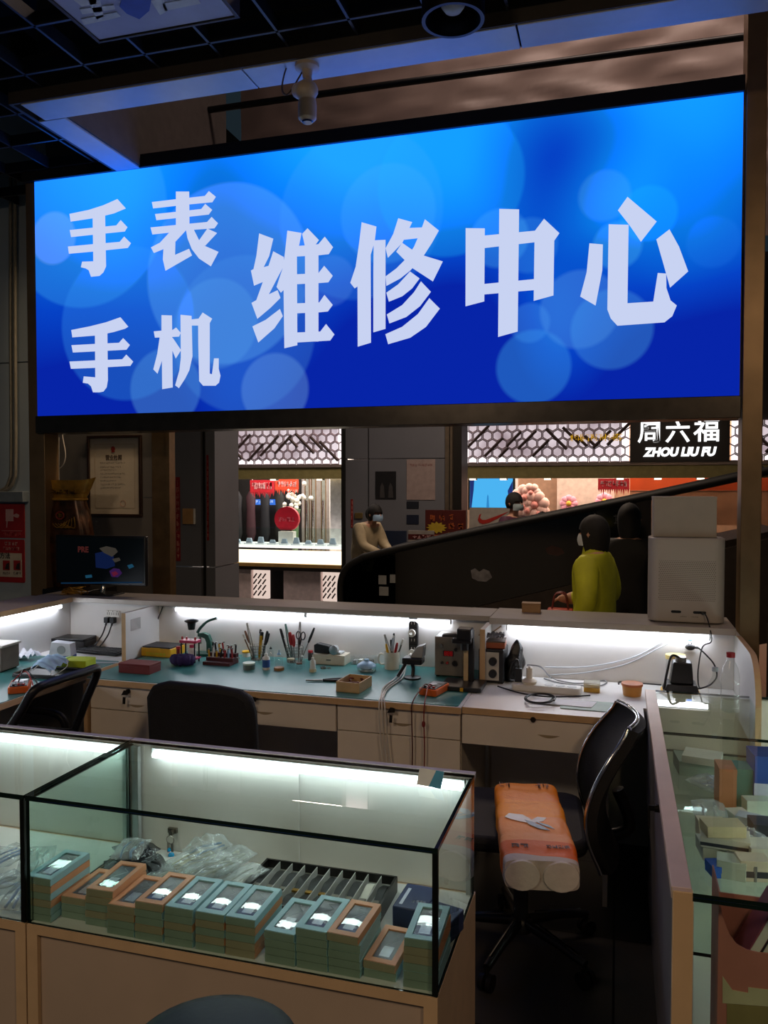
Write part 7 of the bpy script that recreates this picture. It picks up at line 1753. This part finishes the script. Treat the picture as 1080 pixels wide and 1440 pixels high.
MB().prism(pr_, -.03, .03, 'y').build('disc', mat('bright_red_disc', 'c42236', .4), o)
q = MB(); marks(q, -r_ * .7, r_ * .7, r_ * .75, r_ * 1.1, 4, -.031, 121, th=.004); q.build('lettering', mat('pink_print', 'e06a78', .5), o)
o = T('heart_ornament', 'red and white heart ornaments on the tan shop column', 'ornament', (at(320, 720, y=Y4).x, Y4 - .001, at(320, 740, y=Y4).z))
for k in range(3): MB().ball((0, -.03, .12 + .17 * k), .09, .03, .085, 16, 0).build('heart', (mat('bright_red_disc', 'c42236', .4), WHITEP, mat('orange_heart', 'd9583a', .4))[k], o, smooth=60)
def hang(lab, u0, u1, v0, v1, y, m, n, seed, pm):
    a, b = at(u0, v0, y=y), at(u1, v1, y=y); o = T('hanging_banner', lab, 'banner', ((a.x + b.x) / 2, y, b.z)); w_ = (b.x - a.x) / 2; h_ = a.z - b.z
    MB().box(-w_, w_, -.01, 0, 0, h_).build('cloth', m, o)
    f_ = MB()
    for i in range(14):
        x = -w_ + (i + .5) * w_ / 7; f_.prism([(x - w_ / 16, 0), (x + w_ / 16, 0), (x, -.04 - .03 * (i % 3))], -.008, -.002, 'y')
    f_.build('fringe', m, o)
    q = MB(); marks(q, -w_ * .85, w_ * .85, h_ * .25, h_ * .8, n, -.0105, seed, th=.005); q.build('lettering', pm, o)
    MB().cyl((-w_ * .8, -.005, h_), (-w_ * .8, -.005, 3.34 - b.z), .006, 6).build('cord', WHITEP, o); MB().cyl((w_ * .8, -.005, h_), (w_ * .8, -.005, 3.34 - b.z), .006, 6).build('cord', WHITEP, o)
RB = mat('red_banner', 'b8202c', .5)
hang('red fringed banner hanging in the bright first shop opening', 352, 386, 675, 692, 13.0, RB, 6, 131, PKW)
hang('orange-red banner beside the fringed red one in the first opening', 387, 420, 674, 688, 13.2, mat('orange_red_banner', 'd0442a', .5), 5, 132, PKW)
a, b = at(352, 702, y=14.4), at(388, 710, y=14.4)
o = T('blue_sign', 'small lit blue sign deep inside the first shop opening', 'sign', ((a.x + b.x) / 2, 14.4, b.z)); MB().box(-(b.x - a.x) / 2, (b.x - a.x) / 2, -.04, 0, 0, a.z - b.z).build('panel', emat('blue_sign_light', '3f78e0', 1.0), o)
q = MB(); marks(q, -(b.x - a.x) / 2.3, (b.x - a.x) / 2.3, .03, a.z - b.z - .02, 6, -.04, 134, th=.004); q.build('lettering', emat('pale_blue_light', 'b9d4ff', 1.0), o)
# dressed dark clothes rails deep inside
for i, u in enumerate((334, 353, 373, 394)):
    p = at(u, 740, y=14.3); o = T('clothes_stand', 'dark garment hanging deep in the first shop opening, %s from the left' % ORD[i], 'garment', (p.x, 14.3, 0), 0, 'dark garments deep in the shop')
    MB().lathe([(.06, .6), (.11, .75), (.09, 1.2), (.105, 1.45), (.04, 1.56), (0, 1.56)], 14, sy=.5).build('coat', mat('garment_%d' % i, ('1b1a1d', '3a1f26', '14161c', '1f1d1a')[i], .7), o, smooth=60)
    MB().cyl((0, 0, 0), (0, 0, .7), .02, 8).lathe([(0, 0), (.16, 0), (.16, .02), (0, .02)], 14).build('stand', BLACKP, o, smooth=40)
p = at(415, 715, y=13.3); o = T('flower_display', 'white flower display beside the red banner in the first opening', 'flowers', (p.x, 13.3, 0))
m = MB(); rn = random.Random(9)
for i in range(26): m.ball((rn.gauss(0, .09), rn.gauss(0, .06), 1.45 + rn.gauss(0, .13)), .045, n=8)
m.build('blossoms', mat('white_petals', 'e8e6dc', .6), o, smooth=60)
MB().lathe([(.08, 0), (.1, .02), (.05, .5), (.07, 1.1), (.1, 1.25), (0, 1.25)], 16).build('vase', mat('green_vase', '5d7a58', .5), o, smooth=50)
# ---- right half of the shop
wl('wall_shop_brown', 728, 783, TAN, 13.2); wl('wall_shop_flowers', 783.2, 864, PINKW, 13.0); wl('wall_shop_cream', 864.2, 1300, mat('shop_cream_wall', 'c9a488', .55), 13.4)
wl('wall_shop_post', 721, 727.8, LITW, 13.1); wl('wall_shop_end', 640, 720.8, mat('shop_tan_dark', '9a7f6a', .5), 14.2)
a, b = at(661, 668, y=12.6), at(721, 714, y=12.6)
o = T('video_screen', 'bright blue lit screen showing sky and a thin tower', 'screen', ((a.x + b.x) / 2, 12.6, 0)); w_ = (b.x - a.x) / 2
MB().box(-w_ - .03, w_ + .03, 0, .08, b.z - .04, a.z + .3).build('housing', BLACKP, o); MB().box(-w_, w_, -.004, 0, b.z, a.z + .27).build('picture', emat('sky_blue_light', '4cb4f2', 1.0), o)
def sl_(u, v): p = at(u, v, y=12.596); return p.x - o.location.x, p.z
MB().prism([sl_(*p) for p in ((684, 714), (685, 698), (686, 695), (687, 698), (688, 714))][::-1], -.006, -.004, 'y').build('tower', emat('pale_tower_blue', '2f86c8', 1.0), o)
MB().prism([sl_(*p) for p in ((661, 660), (668, 660), (666, 690), (663, 714), (661, 714))][::-1], -.0055, -.004, 'y').prism([sl_(*p) for p in ((721, 676), (714, 690), (716, 714), (721, 714))][::-1], -.0055, -.004, 'y').build('dark_border', emat('navy_border', '27397e', .8), o)
for sx in (-w_ * .6, w_ * .6): MB().box(sx - .03, sx + .03, .01, .07, 0, b.z - .041).build('leg', BLACKP, o)
def flower(lab, u, v, y, r_, n, pm, cm, layers=1, name='flower_ornament'):
    p = at(u, v, y=y); o = T(name, lab, 'ornament', (p.x, y - .001, p.z)); m = MB()
    for L_ in range(layers):
        for i in range(n):
            a = 2 * PI * (i + .5 * L_) / n; rr_ = r_ * (1 - .3 * L_)
            m.ball((rr_ * .6 * math.cos(a), -.03 - .02 * L_, rr_ * .6 * math.sin(a)), rr_ * .42, .03, rr_ * .42, 10)
    m.build('petals', pm, o, smooth=60); MB().ball((0, -.06, 0), r_ * .3, .03, r_ * .3, 10).build('heart', cm, o, smooth=60)
PPET = mat('pink_petals', 'e8a0b4', .6); YC = mat('yellow_heart', 'e0b038', .6); CPET = mat('salmon_petals', 'eec0b4', .6, var=.15)
flower('pink flower with a yellow heart on the pale shop wall, left one', 800, 708, 12.99, .14, 8, PPET, YC); flower('pink flower with a yellow heart below the red tag on the pale shop wall', 850, 705, 12.99, .14, 8, PPET, YC)
m = MB(); rn = random.Random(17)
bl = T('blossom_ornament', 'cluster of big salmon paper blossoms behind the man in purple', 'ornament', (at(745, 712, y=12.7).x, 12.35, at(745, 740, y=12.25).z))
for i, (u, v, k) in enumerate(((738, 700, .22), (747, 693, .16), (752, 710, .24), (742, 718, .22), (758, 722, .18), (736, 712, .18))):
    p = at(u, v, y=12.25) - bl.location; m = MB()
    for j in range(7):
        a = 2 * PI * j / 7 + i; m.ball((p.x + k * .55 * math.cos(a), p.y - .02 * (i % 3), p.z + k * .55 * math.sin(a)), k * .4, .06, k * .4, 10)
    m.build('blossom', CPET, bl, smooth=60)
    MB().ball((p.x, p.y - .07, p.z), k * .25, .05, k * .25, 8).build('blossom_heart', mat('deep_salmon', 'd98a80', .6), bl, smooth=60)
hang('red fringed tag banner above the pink wall flowers', 841, 885, 673, 688, 12.3, RB, 7, 141, PKW)
a, b = at(886, 674, y=12.5), at(1100, 690, y=12.5)
o = T('orange_banner', 'long orange-red banner under the shop beam below the lit name', 'banner', ((a.x + b.x) / 2, 12.5, b.z)); w_ = (b.x - a.x) / 2
MB().box(-w_, w_, -.02, 0, 0, a.z - b.z + .1).build('cloth', mat('orange_banner_cloth', 'd0501f', .5, var=.15, scale=2), o); MB().box(-w_, w_, -.01, 0, -.5, -.002).build('lower_drape', mat('tan_drape', 'b98463', .6, var=.2, scale=4), o)
for sx in (-w_ * .9, w_ * .9): MB().cyl((sx, -.01, a.z - b.z + .1), (sx, -.01, 3.34 - b.z), .008, 6).build('cord', WHITEP, o)

# ---------------------------------------------------------------- moving walkway
EY = 7.3
def ez(u, v): p = at(u, v, y=EY); return p.x, p.z
es = T('escalator', 'dark inclined moving walkway with black handrail crossing behind the bench', 'escalator', (0, EY, 0))
DGL = mat('black_glossy_cladding', '0a0d0e', .12, var=.5, scale=3)
top_l = [ez(*p) for p in ((556, 774), (700, 744), (916, 699))]
bot_l = [ez(*p) for p in ((916, 795), (810, 820), (697, 846), (600, 869), (556, 880))]
MB().prism((top_l + bot_l)[::-1], EY, EY + .05, 'y').build('side_cladding', DGL, es, world=True)
SGL = glassmat('smoked_glass', (.10, .12, .12), .03, 1.5, .0)
newel = [ez(*p) for p in ((556, 774), (520, 783), (500, 791), (488, 801), (481, 815), (479, 840), (480, 900), (556, 900))]
MB().prism(newel, EY + .01, EY + .024, 'y').build('newel_glass', SGL, es, world=True)
CLG = glassmat('upper_glass', (.62, .60, .57), .02, 1.5, .08, 'b09a86')
upg = [ez(*p) for p in ((917, 699), (1100, 660), (1100, 752), (917, 795))]
MB().prism(upg[::-1], EY + .01, EY + .024, 'y').build('upper_glass', CLG, es, world=True)
skirt = [ez(*p) for p in ((556, 881), (697, 847), (916, 796), (1100, 753), (1100, 900), (556, 1000))]
MB().prism(skirt[::-1], EY - .02, EY + .06, 'y').build('skirt', mat('brown_grey_skirt', '3d342e', .4, .3), es, world=True)
hr = [Vector((a, EY + .02, b)) for a, b in (ez(*p) for p in ((481, 900), (478, 845), (479, 816), (488, 798), (505, 787), (530, 779), (700, 742), (920, 697), (1110, 656)))]
MB().tube(spline(hr, 8), .035, 10).build('handrail', RUBBER, es, world=True, smooth=60)
hr2 = [p + Vector((0, 1.15, 0)) for p in hr]
MB().tube(spline(hr2, 8), .035, 10).build('handrail', RUBBER, es, world=True, smooth=60)
MB().prism([(a, b) for a, b in (top_l + bot_l)][::-1], EY + 1.13, EY + 1.17, 'y').build('far_cladding', DGL, es, world=True)
st_ = [ez(*p) for p in ((500, 870), (1100, 745), (1100, 900), (500, 950))]
MB().prism(st_[::-1], EY + .08, EY + 1.1, 'y').build('tread', mat('grooved_steel', '4a4a4a', .4, .6), es, world=True)
q = MB(); a, b = ez(862, 722), ez(884, 737); marks(q, a[0], b[0], b[1], a[1], 2, EY, 151, th=.004); a, b = ez(872, 741), ez(884, 755); marks(q, a[0], b[0], b[1], a[1], 1, EY, 152, th=.004); q.build('advert_lettering', mat('grey_advert_print', '6b6f73', .5), es, world=True)
for i, (u0, v0, u1, v1) in enumerate(((532, 809, 543, 822), (548, 808, 558, 820), (533, 825, 546, 838))):
    a, b = ez(u0, v0), ez(u1, v1); MB().box(a[0], b[0], EY + .006, EY + .0098, b[1], a[1]).build('sticker', mat('pale_sticker', 'a9adb0', .5), es, world=True)
def esp(polys, name, m): 
    q = MB()
    for pl in polys: q.prism([ez(*p) for p in pl][::-1], EY - .003, EY - .0002, 'y')
    q.build(name, m, es, world=True)
esp([[(662, 802), (668, 799), (674, 804), (680, 800), (688, 803), (692, 812), (684, 818), (672, 817), (664, 813)]], 'advert_reflection', mat('advert_reflection_tone', '8d8b92', .5, var=.4, scale=14))  # pale reflection on the glossy cladding, put into the colour
esp([[(767, 771), (776, 767), (790, 771), (794, 778), (784, 782), (770, 779)]], 'advert_face', mat('advert_skin', '4a2c26', .5))
# low dark board added right of the post to hide bright floor
struct(MB().box(.70, 2.6, 4.2, 4.24, 0, .99).build('wall_right', mat('dark_side_board', '2a2420', .5)))
# shopping bag held low by the woman in green
p = at(790, 850, y=5.05)
o = T('shopping_bag', 'red and orange shopping bag held low beside the woman in yellow-green', 'bag', (at(788, 850, y=5.17).x, 5.17, .61))
MB().prism([(-.09, 0), (.09, 0), (.08, .27), (-.08, .27)], -.05, .05, 'y').build('body', mat('red_orange_bag', 'b0432c', .4, var=.3, scale=20), o, bevel=.01)
for s_ in (-.03, .03): MB().tube(spline([(-.05, s_, .27), (-.03, s_, .36), (.03, s_, .36), (.05, s_, .27)], 6), .005, 6).build('handle', mat('dark_red_box', '6e2322', .55), o, smooth=60)
# ================================================================ PEOPLE
def person(label, loc, rz, h, J, rad, cloth, hair, hem=.80, name='person', hairstyle='bob', mask=None, z0=0):
    """one continuous skinned body; J overrides joints (metres for a 1.70 m figure facing -Y)"""
    j = dict(pelvis=(0, 0, .95), belly=(0, 0, 1.10), chest=(0, 0, 1.30), nb=(0, .005, 1.43), neck=(0, 0, 1.49), chin=(0, -.025, 1.545), face=(0, -.022, 1.60), crown=(0, -.005, 1.655),
             sl=(.165, 0, 1.385), sr=(-.165, 0, 1.385), el=(.21, .02, 1.12), er=(-.21, .02, 1.12), wl=(.2, -.06, .90), wr=(-.2, -.06, .90),
             hl=(.09, 0, .90), hr=(-.09, 0, .90), kl=(.1, -.015, .50), kr=(-.1, -.015, .50), al=(.1, .02, .09), ar=(-.1, .02, .09), tl=(.115, -.14, .035), tr=(-.115, -.14, .035))
    j.update(J)
    for s in 'lr':
        if 'p' + s not in j:
            e, w = Vector(j['e' + s]), Vector(j['w' + s]); d = (w - e).normalized(); j['p' + s] = tuple(w + d * .075); j['_d' + s] = d
    r = dict(pelvis=.15, belly=.135, chest=.15, nb=.075, neck=.052, chin=.062, face=.085, crown=.075, sl=.07, sr=.07, el=.052, er=.052, wl=.034, wr=.034, hl=.10, hr=.10, kl=.066, kr=.066, al=.042, ar=.042, tl=.036, tr=.036, pl=.032, pr=.032)
    r.update(rad)
    E = [('pelvis', 'belly', 'top'), ('belly', 'chest', 'top'), ('chest', 'nb', 'top'), ('nb', 'neck', 'skin'), ('neck', 'chin', 'skin'), ('chin', 'face', 'skin'), ('face', 'crown', 'skin')]
    for s in 'lr': E += [('chest', 's' + s, 'top'), ('s' + s, 'e' + s, 'top'), ('e' + s, 'w' + s, 'top'), ('w' + s, 'p' + s, 'skin'), ('pelvis', 'h' + s, 'low'), ('h' + s, 'k' + s, 'low'), ('k' + s, 'a' + s, 'low'), ('a' + s, 't' + s, 'shoe')]
    for s in 'lr':   # four fingers and a thumb on each hand
        p = Vector(j['p' + s]); w = Vector(j['w' + s]); d = (p - w).normalized(); side = d.cross(Vector((0, 0, 1)) if abs(d.z) < .9 else Vector((0, 1, 0))).normalized(); dn = d.cross(side)
        for k in range(4):
            a, b = 'f%d%s' % (k, s), 'g%d%s' % (k, s); q = p + side * (.022 * (k - 1.5)) * .9 + d * .03
            j[a] = tuple(q); j[b] = tuple(q + d * (.03, .038, .035, .026)[k] + dn * .02); r[a] = .0095; r[b] = .008; E += [('p' + s, a, 'skin'), (a, b, 'skin')]
        a, b = 'th' + s, 'tt' + s; j[a] = tuple(w + d * .035 + side * .035); j[b] = tuple(w + d * .075 + side * .05); r[a] = .0105; r[b] = .009; E += [('w' + s, a, 'skin'), (a, b, 'skin')]
    ids = [k for k in j if not k.startswith('_')]; ix = {k: i for i, k in enumerate(ids)}
    sc = h / 1.70
    me = bpy.data.meshes.new('skeleton'); me.from_pydata([Vector(j[k]) * sc for k in ids], [(ix[a], ix[b]) for a, b, _ in E], [])
    ob = bpy.data.objects.new('skeleton', me); COL.objects.link(ob)
    md = ob.modifiers.new('skin', 'SKIN'); md.use_smooth_shade = True
    sv = me.skin_vertices[0].data
    for k in ids:
        x = r[k] * sc
        sv[ix[k]].radius = (x, x * (.72 if k in ('chest', 'belly', 'pelvis') else 1)) if True else (x, x)
    sv[ix['pelvis']].use_root = True
    sb = ob.modifiers.new('subdivision', 'SUBSURF'); sb.levels = 2; sb.render_levels = 2
    dg = bpy.context.evaluated_depsgraph_get(); dg.update()
    m0 = ob.evaluated_get(dg).to_mesh(); vs = [v.co.copy() for v in m0.vertices]; fs = [list(p.vertices) for p in m0.polygons]
    ob.evaluated_get(dg).to_mesh_clear(); bpy.data.objects.remove(ob)
    segs = [(Vector(j[a]) * sc, Vector(j[b]) * sc, t) for a, b, t in E]
    slot = dict(top=0, low=1, skin=2, shoe=3); mi = []
    for f in fs:
        c = sum((vs[i] for i in f), Vector()) / len(f); best = 9; bt = 'top'
        for a, b, t in segs:
            ab = b - a; u = max(0, min(1, (c - a).dot(ab) / max(1e-9, ab.length_squared))); d = (c - a - ab * u).length
            if d < best: best, bt = d, t
        if bt == 'low' and c.z > hem * sc: bt = 'top'
        if bt == 'top' and c.z < hem * sc and abs(c.x) < .17 * sc: bt = 'low'
        mi.append(slot[bt])
    o = T(name, label, 'person', loc, rz)
    b = MB(); b.v = vs; b.f = fs; b.m = mi
    SK = mat('skin', 'b98a70', .55); SH = mat('dark_shoes', '151414', .5)
    b.build('body', [cloth[0], cloth[1], SK, SH], o, smooth=180)
    # head details follow the face joint
    fc = Vector(j['face']) * sc; up = (Vector(j['crown']) - Vector(j['chin'])).normalized()
    yaw = J.get('_yaw', 0); Mh = Matrix.Translation(fc) @ Matrix.Rotation(yaw, 4, 'Z')
    HM = hair
    m = MB(); n = 22
    L_ = {'bob': .17, 'short': .075, 'pony': .10}[hairstyle]
    def hp(s_, t_):
        a = 2 * PI * s_; R_ = .104; front = max(0, -math.sin(a))
        f_ = min(1, max(0, (front - .25) / .45)); t = t_ * (1 - .50 * f_ * f_ * (3 - 2 * f_))
        k = 1 + .035 * noise.noise(Vector((math.cos(a) * 6, math.sin(a) * 6, t_ * 3)))
        if t < .55:
            th = t / .55 * PI / 2; r_, z = R_ * math.sin(th), .125 * math.cos(th)
        else:
            q = (t - .55) / .45; r_, z = R_ * (1 - .20 * q * q), -L_ * q
        return (r_ * .93 * k * sc * math.cos(a), (r_ * 1.08 * k * math.sin(a) + .014) * sc, (z + .012) * sc)
    m.sheet(hp, 40, 16, -.006, 0, Mh)
    if hairstyle == 'pony': m.add([Mh @ Vector(v) for v in MB().ball((0, .125 * sc, .0), .04 * sc, .055 * sc, .075 * sc, 12).v], MB().ball((0, 0, 0), 1, n=12).f)
    m.build('hair', HM, o, smooth=70)
    e = MB()
    for s_ in (-1, 1): e.ball((s_ * .032 * sc, -.082 * sc, .008 * sc), .011 * sc, .006 * sc, .007 * sc, 8, 0, 0, Mh)
    e.build('eyes', mat('dark_eyes', '120d0b', .2), o, smooth=60)
    q = MB().ball((0, -.094 * sc, -.018 * sc), .013 * sc, .016 * sc, .02 * sc, 8, 0, 0, Mh)
    for s_ in (-1, 1): q.ball((s_ * .087 * sc, .01 * sc, -.005 * sc), .012 * sc, .02 * sc, .03 * sc, 8, 0, 0, Mh)
    q.build('nose_and_ears', SK, o, smooth=60)
    if mask:
        def mk(s_, t_):
            a = -PI * (.12 + .76 * s_); z = -.085 + .08 * t_
            R_ = .094 + .012 * math.sin(PI * t_) * math.sin(PI * s_)
            return (R_ * .92 * sc * math.cos(a), R_ * 1.02 * sc * math.sin(a), z * sc)
        MB().sheet(mk, 12, 6, .002, 0, Mh).build('face_mask', mask, o, smooth=70)
    else:
        MB().ball((0, -.085 * sc, -.055 * sc), .022 * sc, .008 * sc, .006 * sc, 8, 0, 0, Mh).build('mouth', mat('lips', '8a4f45', .5), o, smooth=60)
    return o
HB = mat('black_hair', '0e0c0c', .75, var=.3, scale=60)
MASKB = mat('blue_mask_cloth', '9fc0df', .8); 
# woman in yellow-green, walking past close behind the bench
p = at(837, 800, y=5.05)
gw = person('woman in a bright yellow-green jacket with black hair, close behind the workbench', (p.x, 5.05, 0), R(-112), 1.45,
            dict(el=(.235, .05, 1.13), er=(-.235, .05, 1.13), wl=(.215, -.07, .93), wr=(-.15, -.25, 1.10), nb=(0, .01, 1.45), chin=(0, -.03, 1.545)),
            dict(chest=.20, belly=.19, pelvis=.20, sl=.095, sr=.095, el=.078, er=.078, wl=.058, wr=.058, nb=.095), (mat('yellow_green_jacket', 'bcc022', .6, var=.1, bump=.15, bscale=25), mat('dark_trousers', '15161a', .7)), HB, .80, mask=mat('white_mask_cloth', 'c9d0d6', .8))
zc = 1.45 / 1.7
MB().lathe([(.10, 1.40), (.092, 1.46), (.085, 1.505), (.078, 1.50), (.085, 1.42)], 20).build('collar', MATS['yellow_green_jacket'], gw, smooth=60)
MB().lathe([(.205, .80), (.212, .805), (.212, .835), (.205, .84)], 28, sy=.78).build('hem_band', MATS['yellow_green_jacket'], gw, smooth=60)
for ch_ in gw.children:
    if ch_.name.startswith(('collar', 'hem_band')): ch_.scale = (zc, zc, zc)
# person in black behind her
p = at(884, 800, y=6.2)
person('person in a black jacket and beige trousers half hidden by the white appliance', (p.x, 6.2, 0), R(170), 1.50, {}, dict(chest=.18, belly=.175, pelvis=.18, el=.07, er=.07, hl=.11, hr=.11, kl=.085, kr=.085, al=.06, ar=.06),
       (mat('black_jacket', '0c0c0e', .7, bump=.15), mat('beige_trousers', 'a08d74', .7)), HB, .80, hairstyle='bob')
# woman in cream leaning on the far handrail
p = at(510, 790, y=9.0)
person('woman in a cream coat and blue mask bending forward beyond the handrail', (p.x, 9.0, 0), R(62), 1.50,
       dict(belly=(0, -.03, 1.09), chest=(0, -.10, 1.26), nb=(0, -.16, 1.37), neck=(0, -.19, 1.42), chin=(0, -.235, 1.455), face=(0, -.24, 1.51), crown=(0, -.225, 1.565), sl=(.165, -.11, 1.33), sr=(-.165, -.11, 1.33),
            el=(.2, -.2, 1.10), er=(-.2, -.2, 1.10), wl=(.11, -.42, 1.02), wr=(-.11, -.42, 1.02)),
       dict(chest=.19, belly=.19, pelvis=.20, sl=.09, sr=.09, el=.075, er=.075, wl=.05, wr=.05), (mat('cream_coat', 'b3a384', .75, bump=.15, bscale=20), mat('dark_trousers', '15161a', .7)), HB, .74, hairstyle='pony', mask=MASKB)
# man in purple and the head behind him
p = at(722, 760, y=8.9)
person('man in a dark purple jacket and pale mask beyond the moving walkway', (p.x, 8.9, 0), R(58), 1.56, dict(el=(.24, -.02, 1.12), er=(-.24, -.02, 1.12)), dict(chest=.185, belly=.18, pelvis=.18, sl=.085, sr=.085, el=.07, er=.07),
       (mat('dark_purple_jacket', '4a1f3a', .7, bump=.15), mat('dark_trousers', '15161a', .7)), HB, .84, hairstyle='short', mask=mat('pale_mask_cloth', '9fb0b5', .8))
p = at(762, 745, y=9.6)
person('black-haired person mostly hidden behind the walkway, right of the man in purple', (p.x, 9.6, 0), R(40), 1.33, {}, dict(chest=.17, belly=.16), (mat('grey_jacket', '3a3a40', .7), mat('dark_trousers', '15161a', .7)), HB, .84, hairstyle='bob')
# ================================================================ LIGHT
def area(name, loc, rot, sx, sy, w, col):
    l = bpy.data.lights.new(name, 'AREA'); l.shape = 'RECTANGLE'; l.size = sx; l.size_y = sy; l.energy = w; l.color = lin(col)[:3]
    o = bpy.data.objects.new(name, l); COL.objects.link(o); o.location = loc; o.rotation_euler = rot
    return o
W = bpy.data.worlds.new('world'); S.world = W; W.use_nodes = True
W.node_tree.nodes['Background'].inputs[0].default_value = lin('35454f'); W.node_tree.nodes['Background'].inputs[1].default_value = .26
# unseen warm fill lights added behind the camera for the showcase fronts
area('aisle_fill_light', (-1.8, -1.4, 3.5), (R(20), 0, 0), .6, .6, 34, 'ffdfbc')
area('aisle_fill_light', (1.6, -.9, 3.5), (R(20), R(-12), 0), .6, .6, 34, 'ffd8ac')
# lamps in the ceiling of the jewellery shop across the concourse
area('shop_ceiling_lamp', (-5.2, 12.6, 3.3), (0, 0, 0), 3, 2.4, 330, 'fff2e6')
area('shop_ceiling_lamp', (0.5, 12.6, 3.3), (0, 0, 0), 5, 2.4, 330, 'ffe6d0')
area('concourse_area_light', (-1.0, 7.4, 4.2), (0, 0, 0), .8, .8, 70, 'ffe2c8')
area('concourse_area_light', (-3.4, 5.6, 4.4), (0, 0, 0), .8, .8, 40, 'fff0e0')
area('sheeting_fill_light', (0.5, 4.55, 5.35), (R(25), 0, 0), 3.5, .3, 40, 'ffe0d0')  # unseen light added above to brighten the brown sheeting
area('concourse_area_light', (-3.6, 9.7, 4.3), (R(20), 0, 0), 1.2, .8, 90, 'ffeadc')  # unseen light added to brighten the display counter plinths
area('certificate_fill_light', (-2.6, 4.42, 3.2), (R(-14), 0, 0), 1.2, .12, 16, 'ffd9a8')  # unseen light added behind the sign to brighten the certificate
S.view_settings.view_transform = 'Standard'; S.view_settings.look = 'None'; S.view_settings.exposure = 0; S.view_settings.gamma = 1
S.view_settings.use_curve_mapping = False
S.cycles.transparent_max_bounces = 24
S.cycles.max_bounces = 8
S.cycles.sample_clamp_indirect = 6
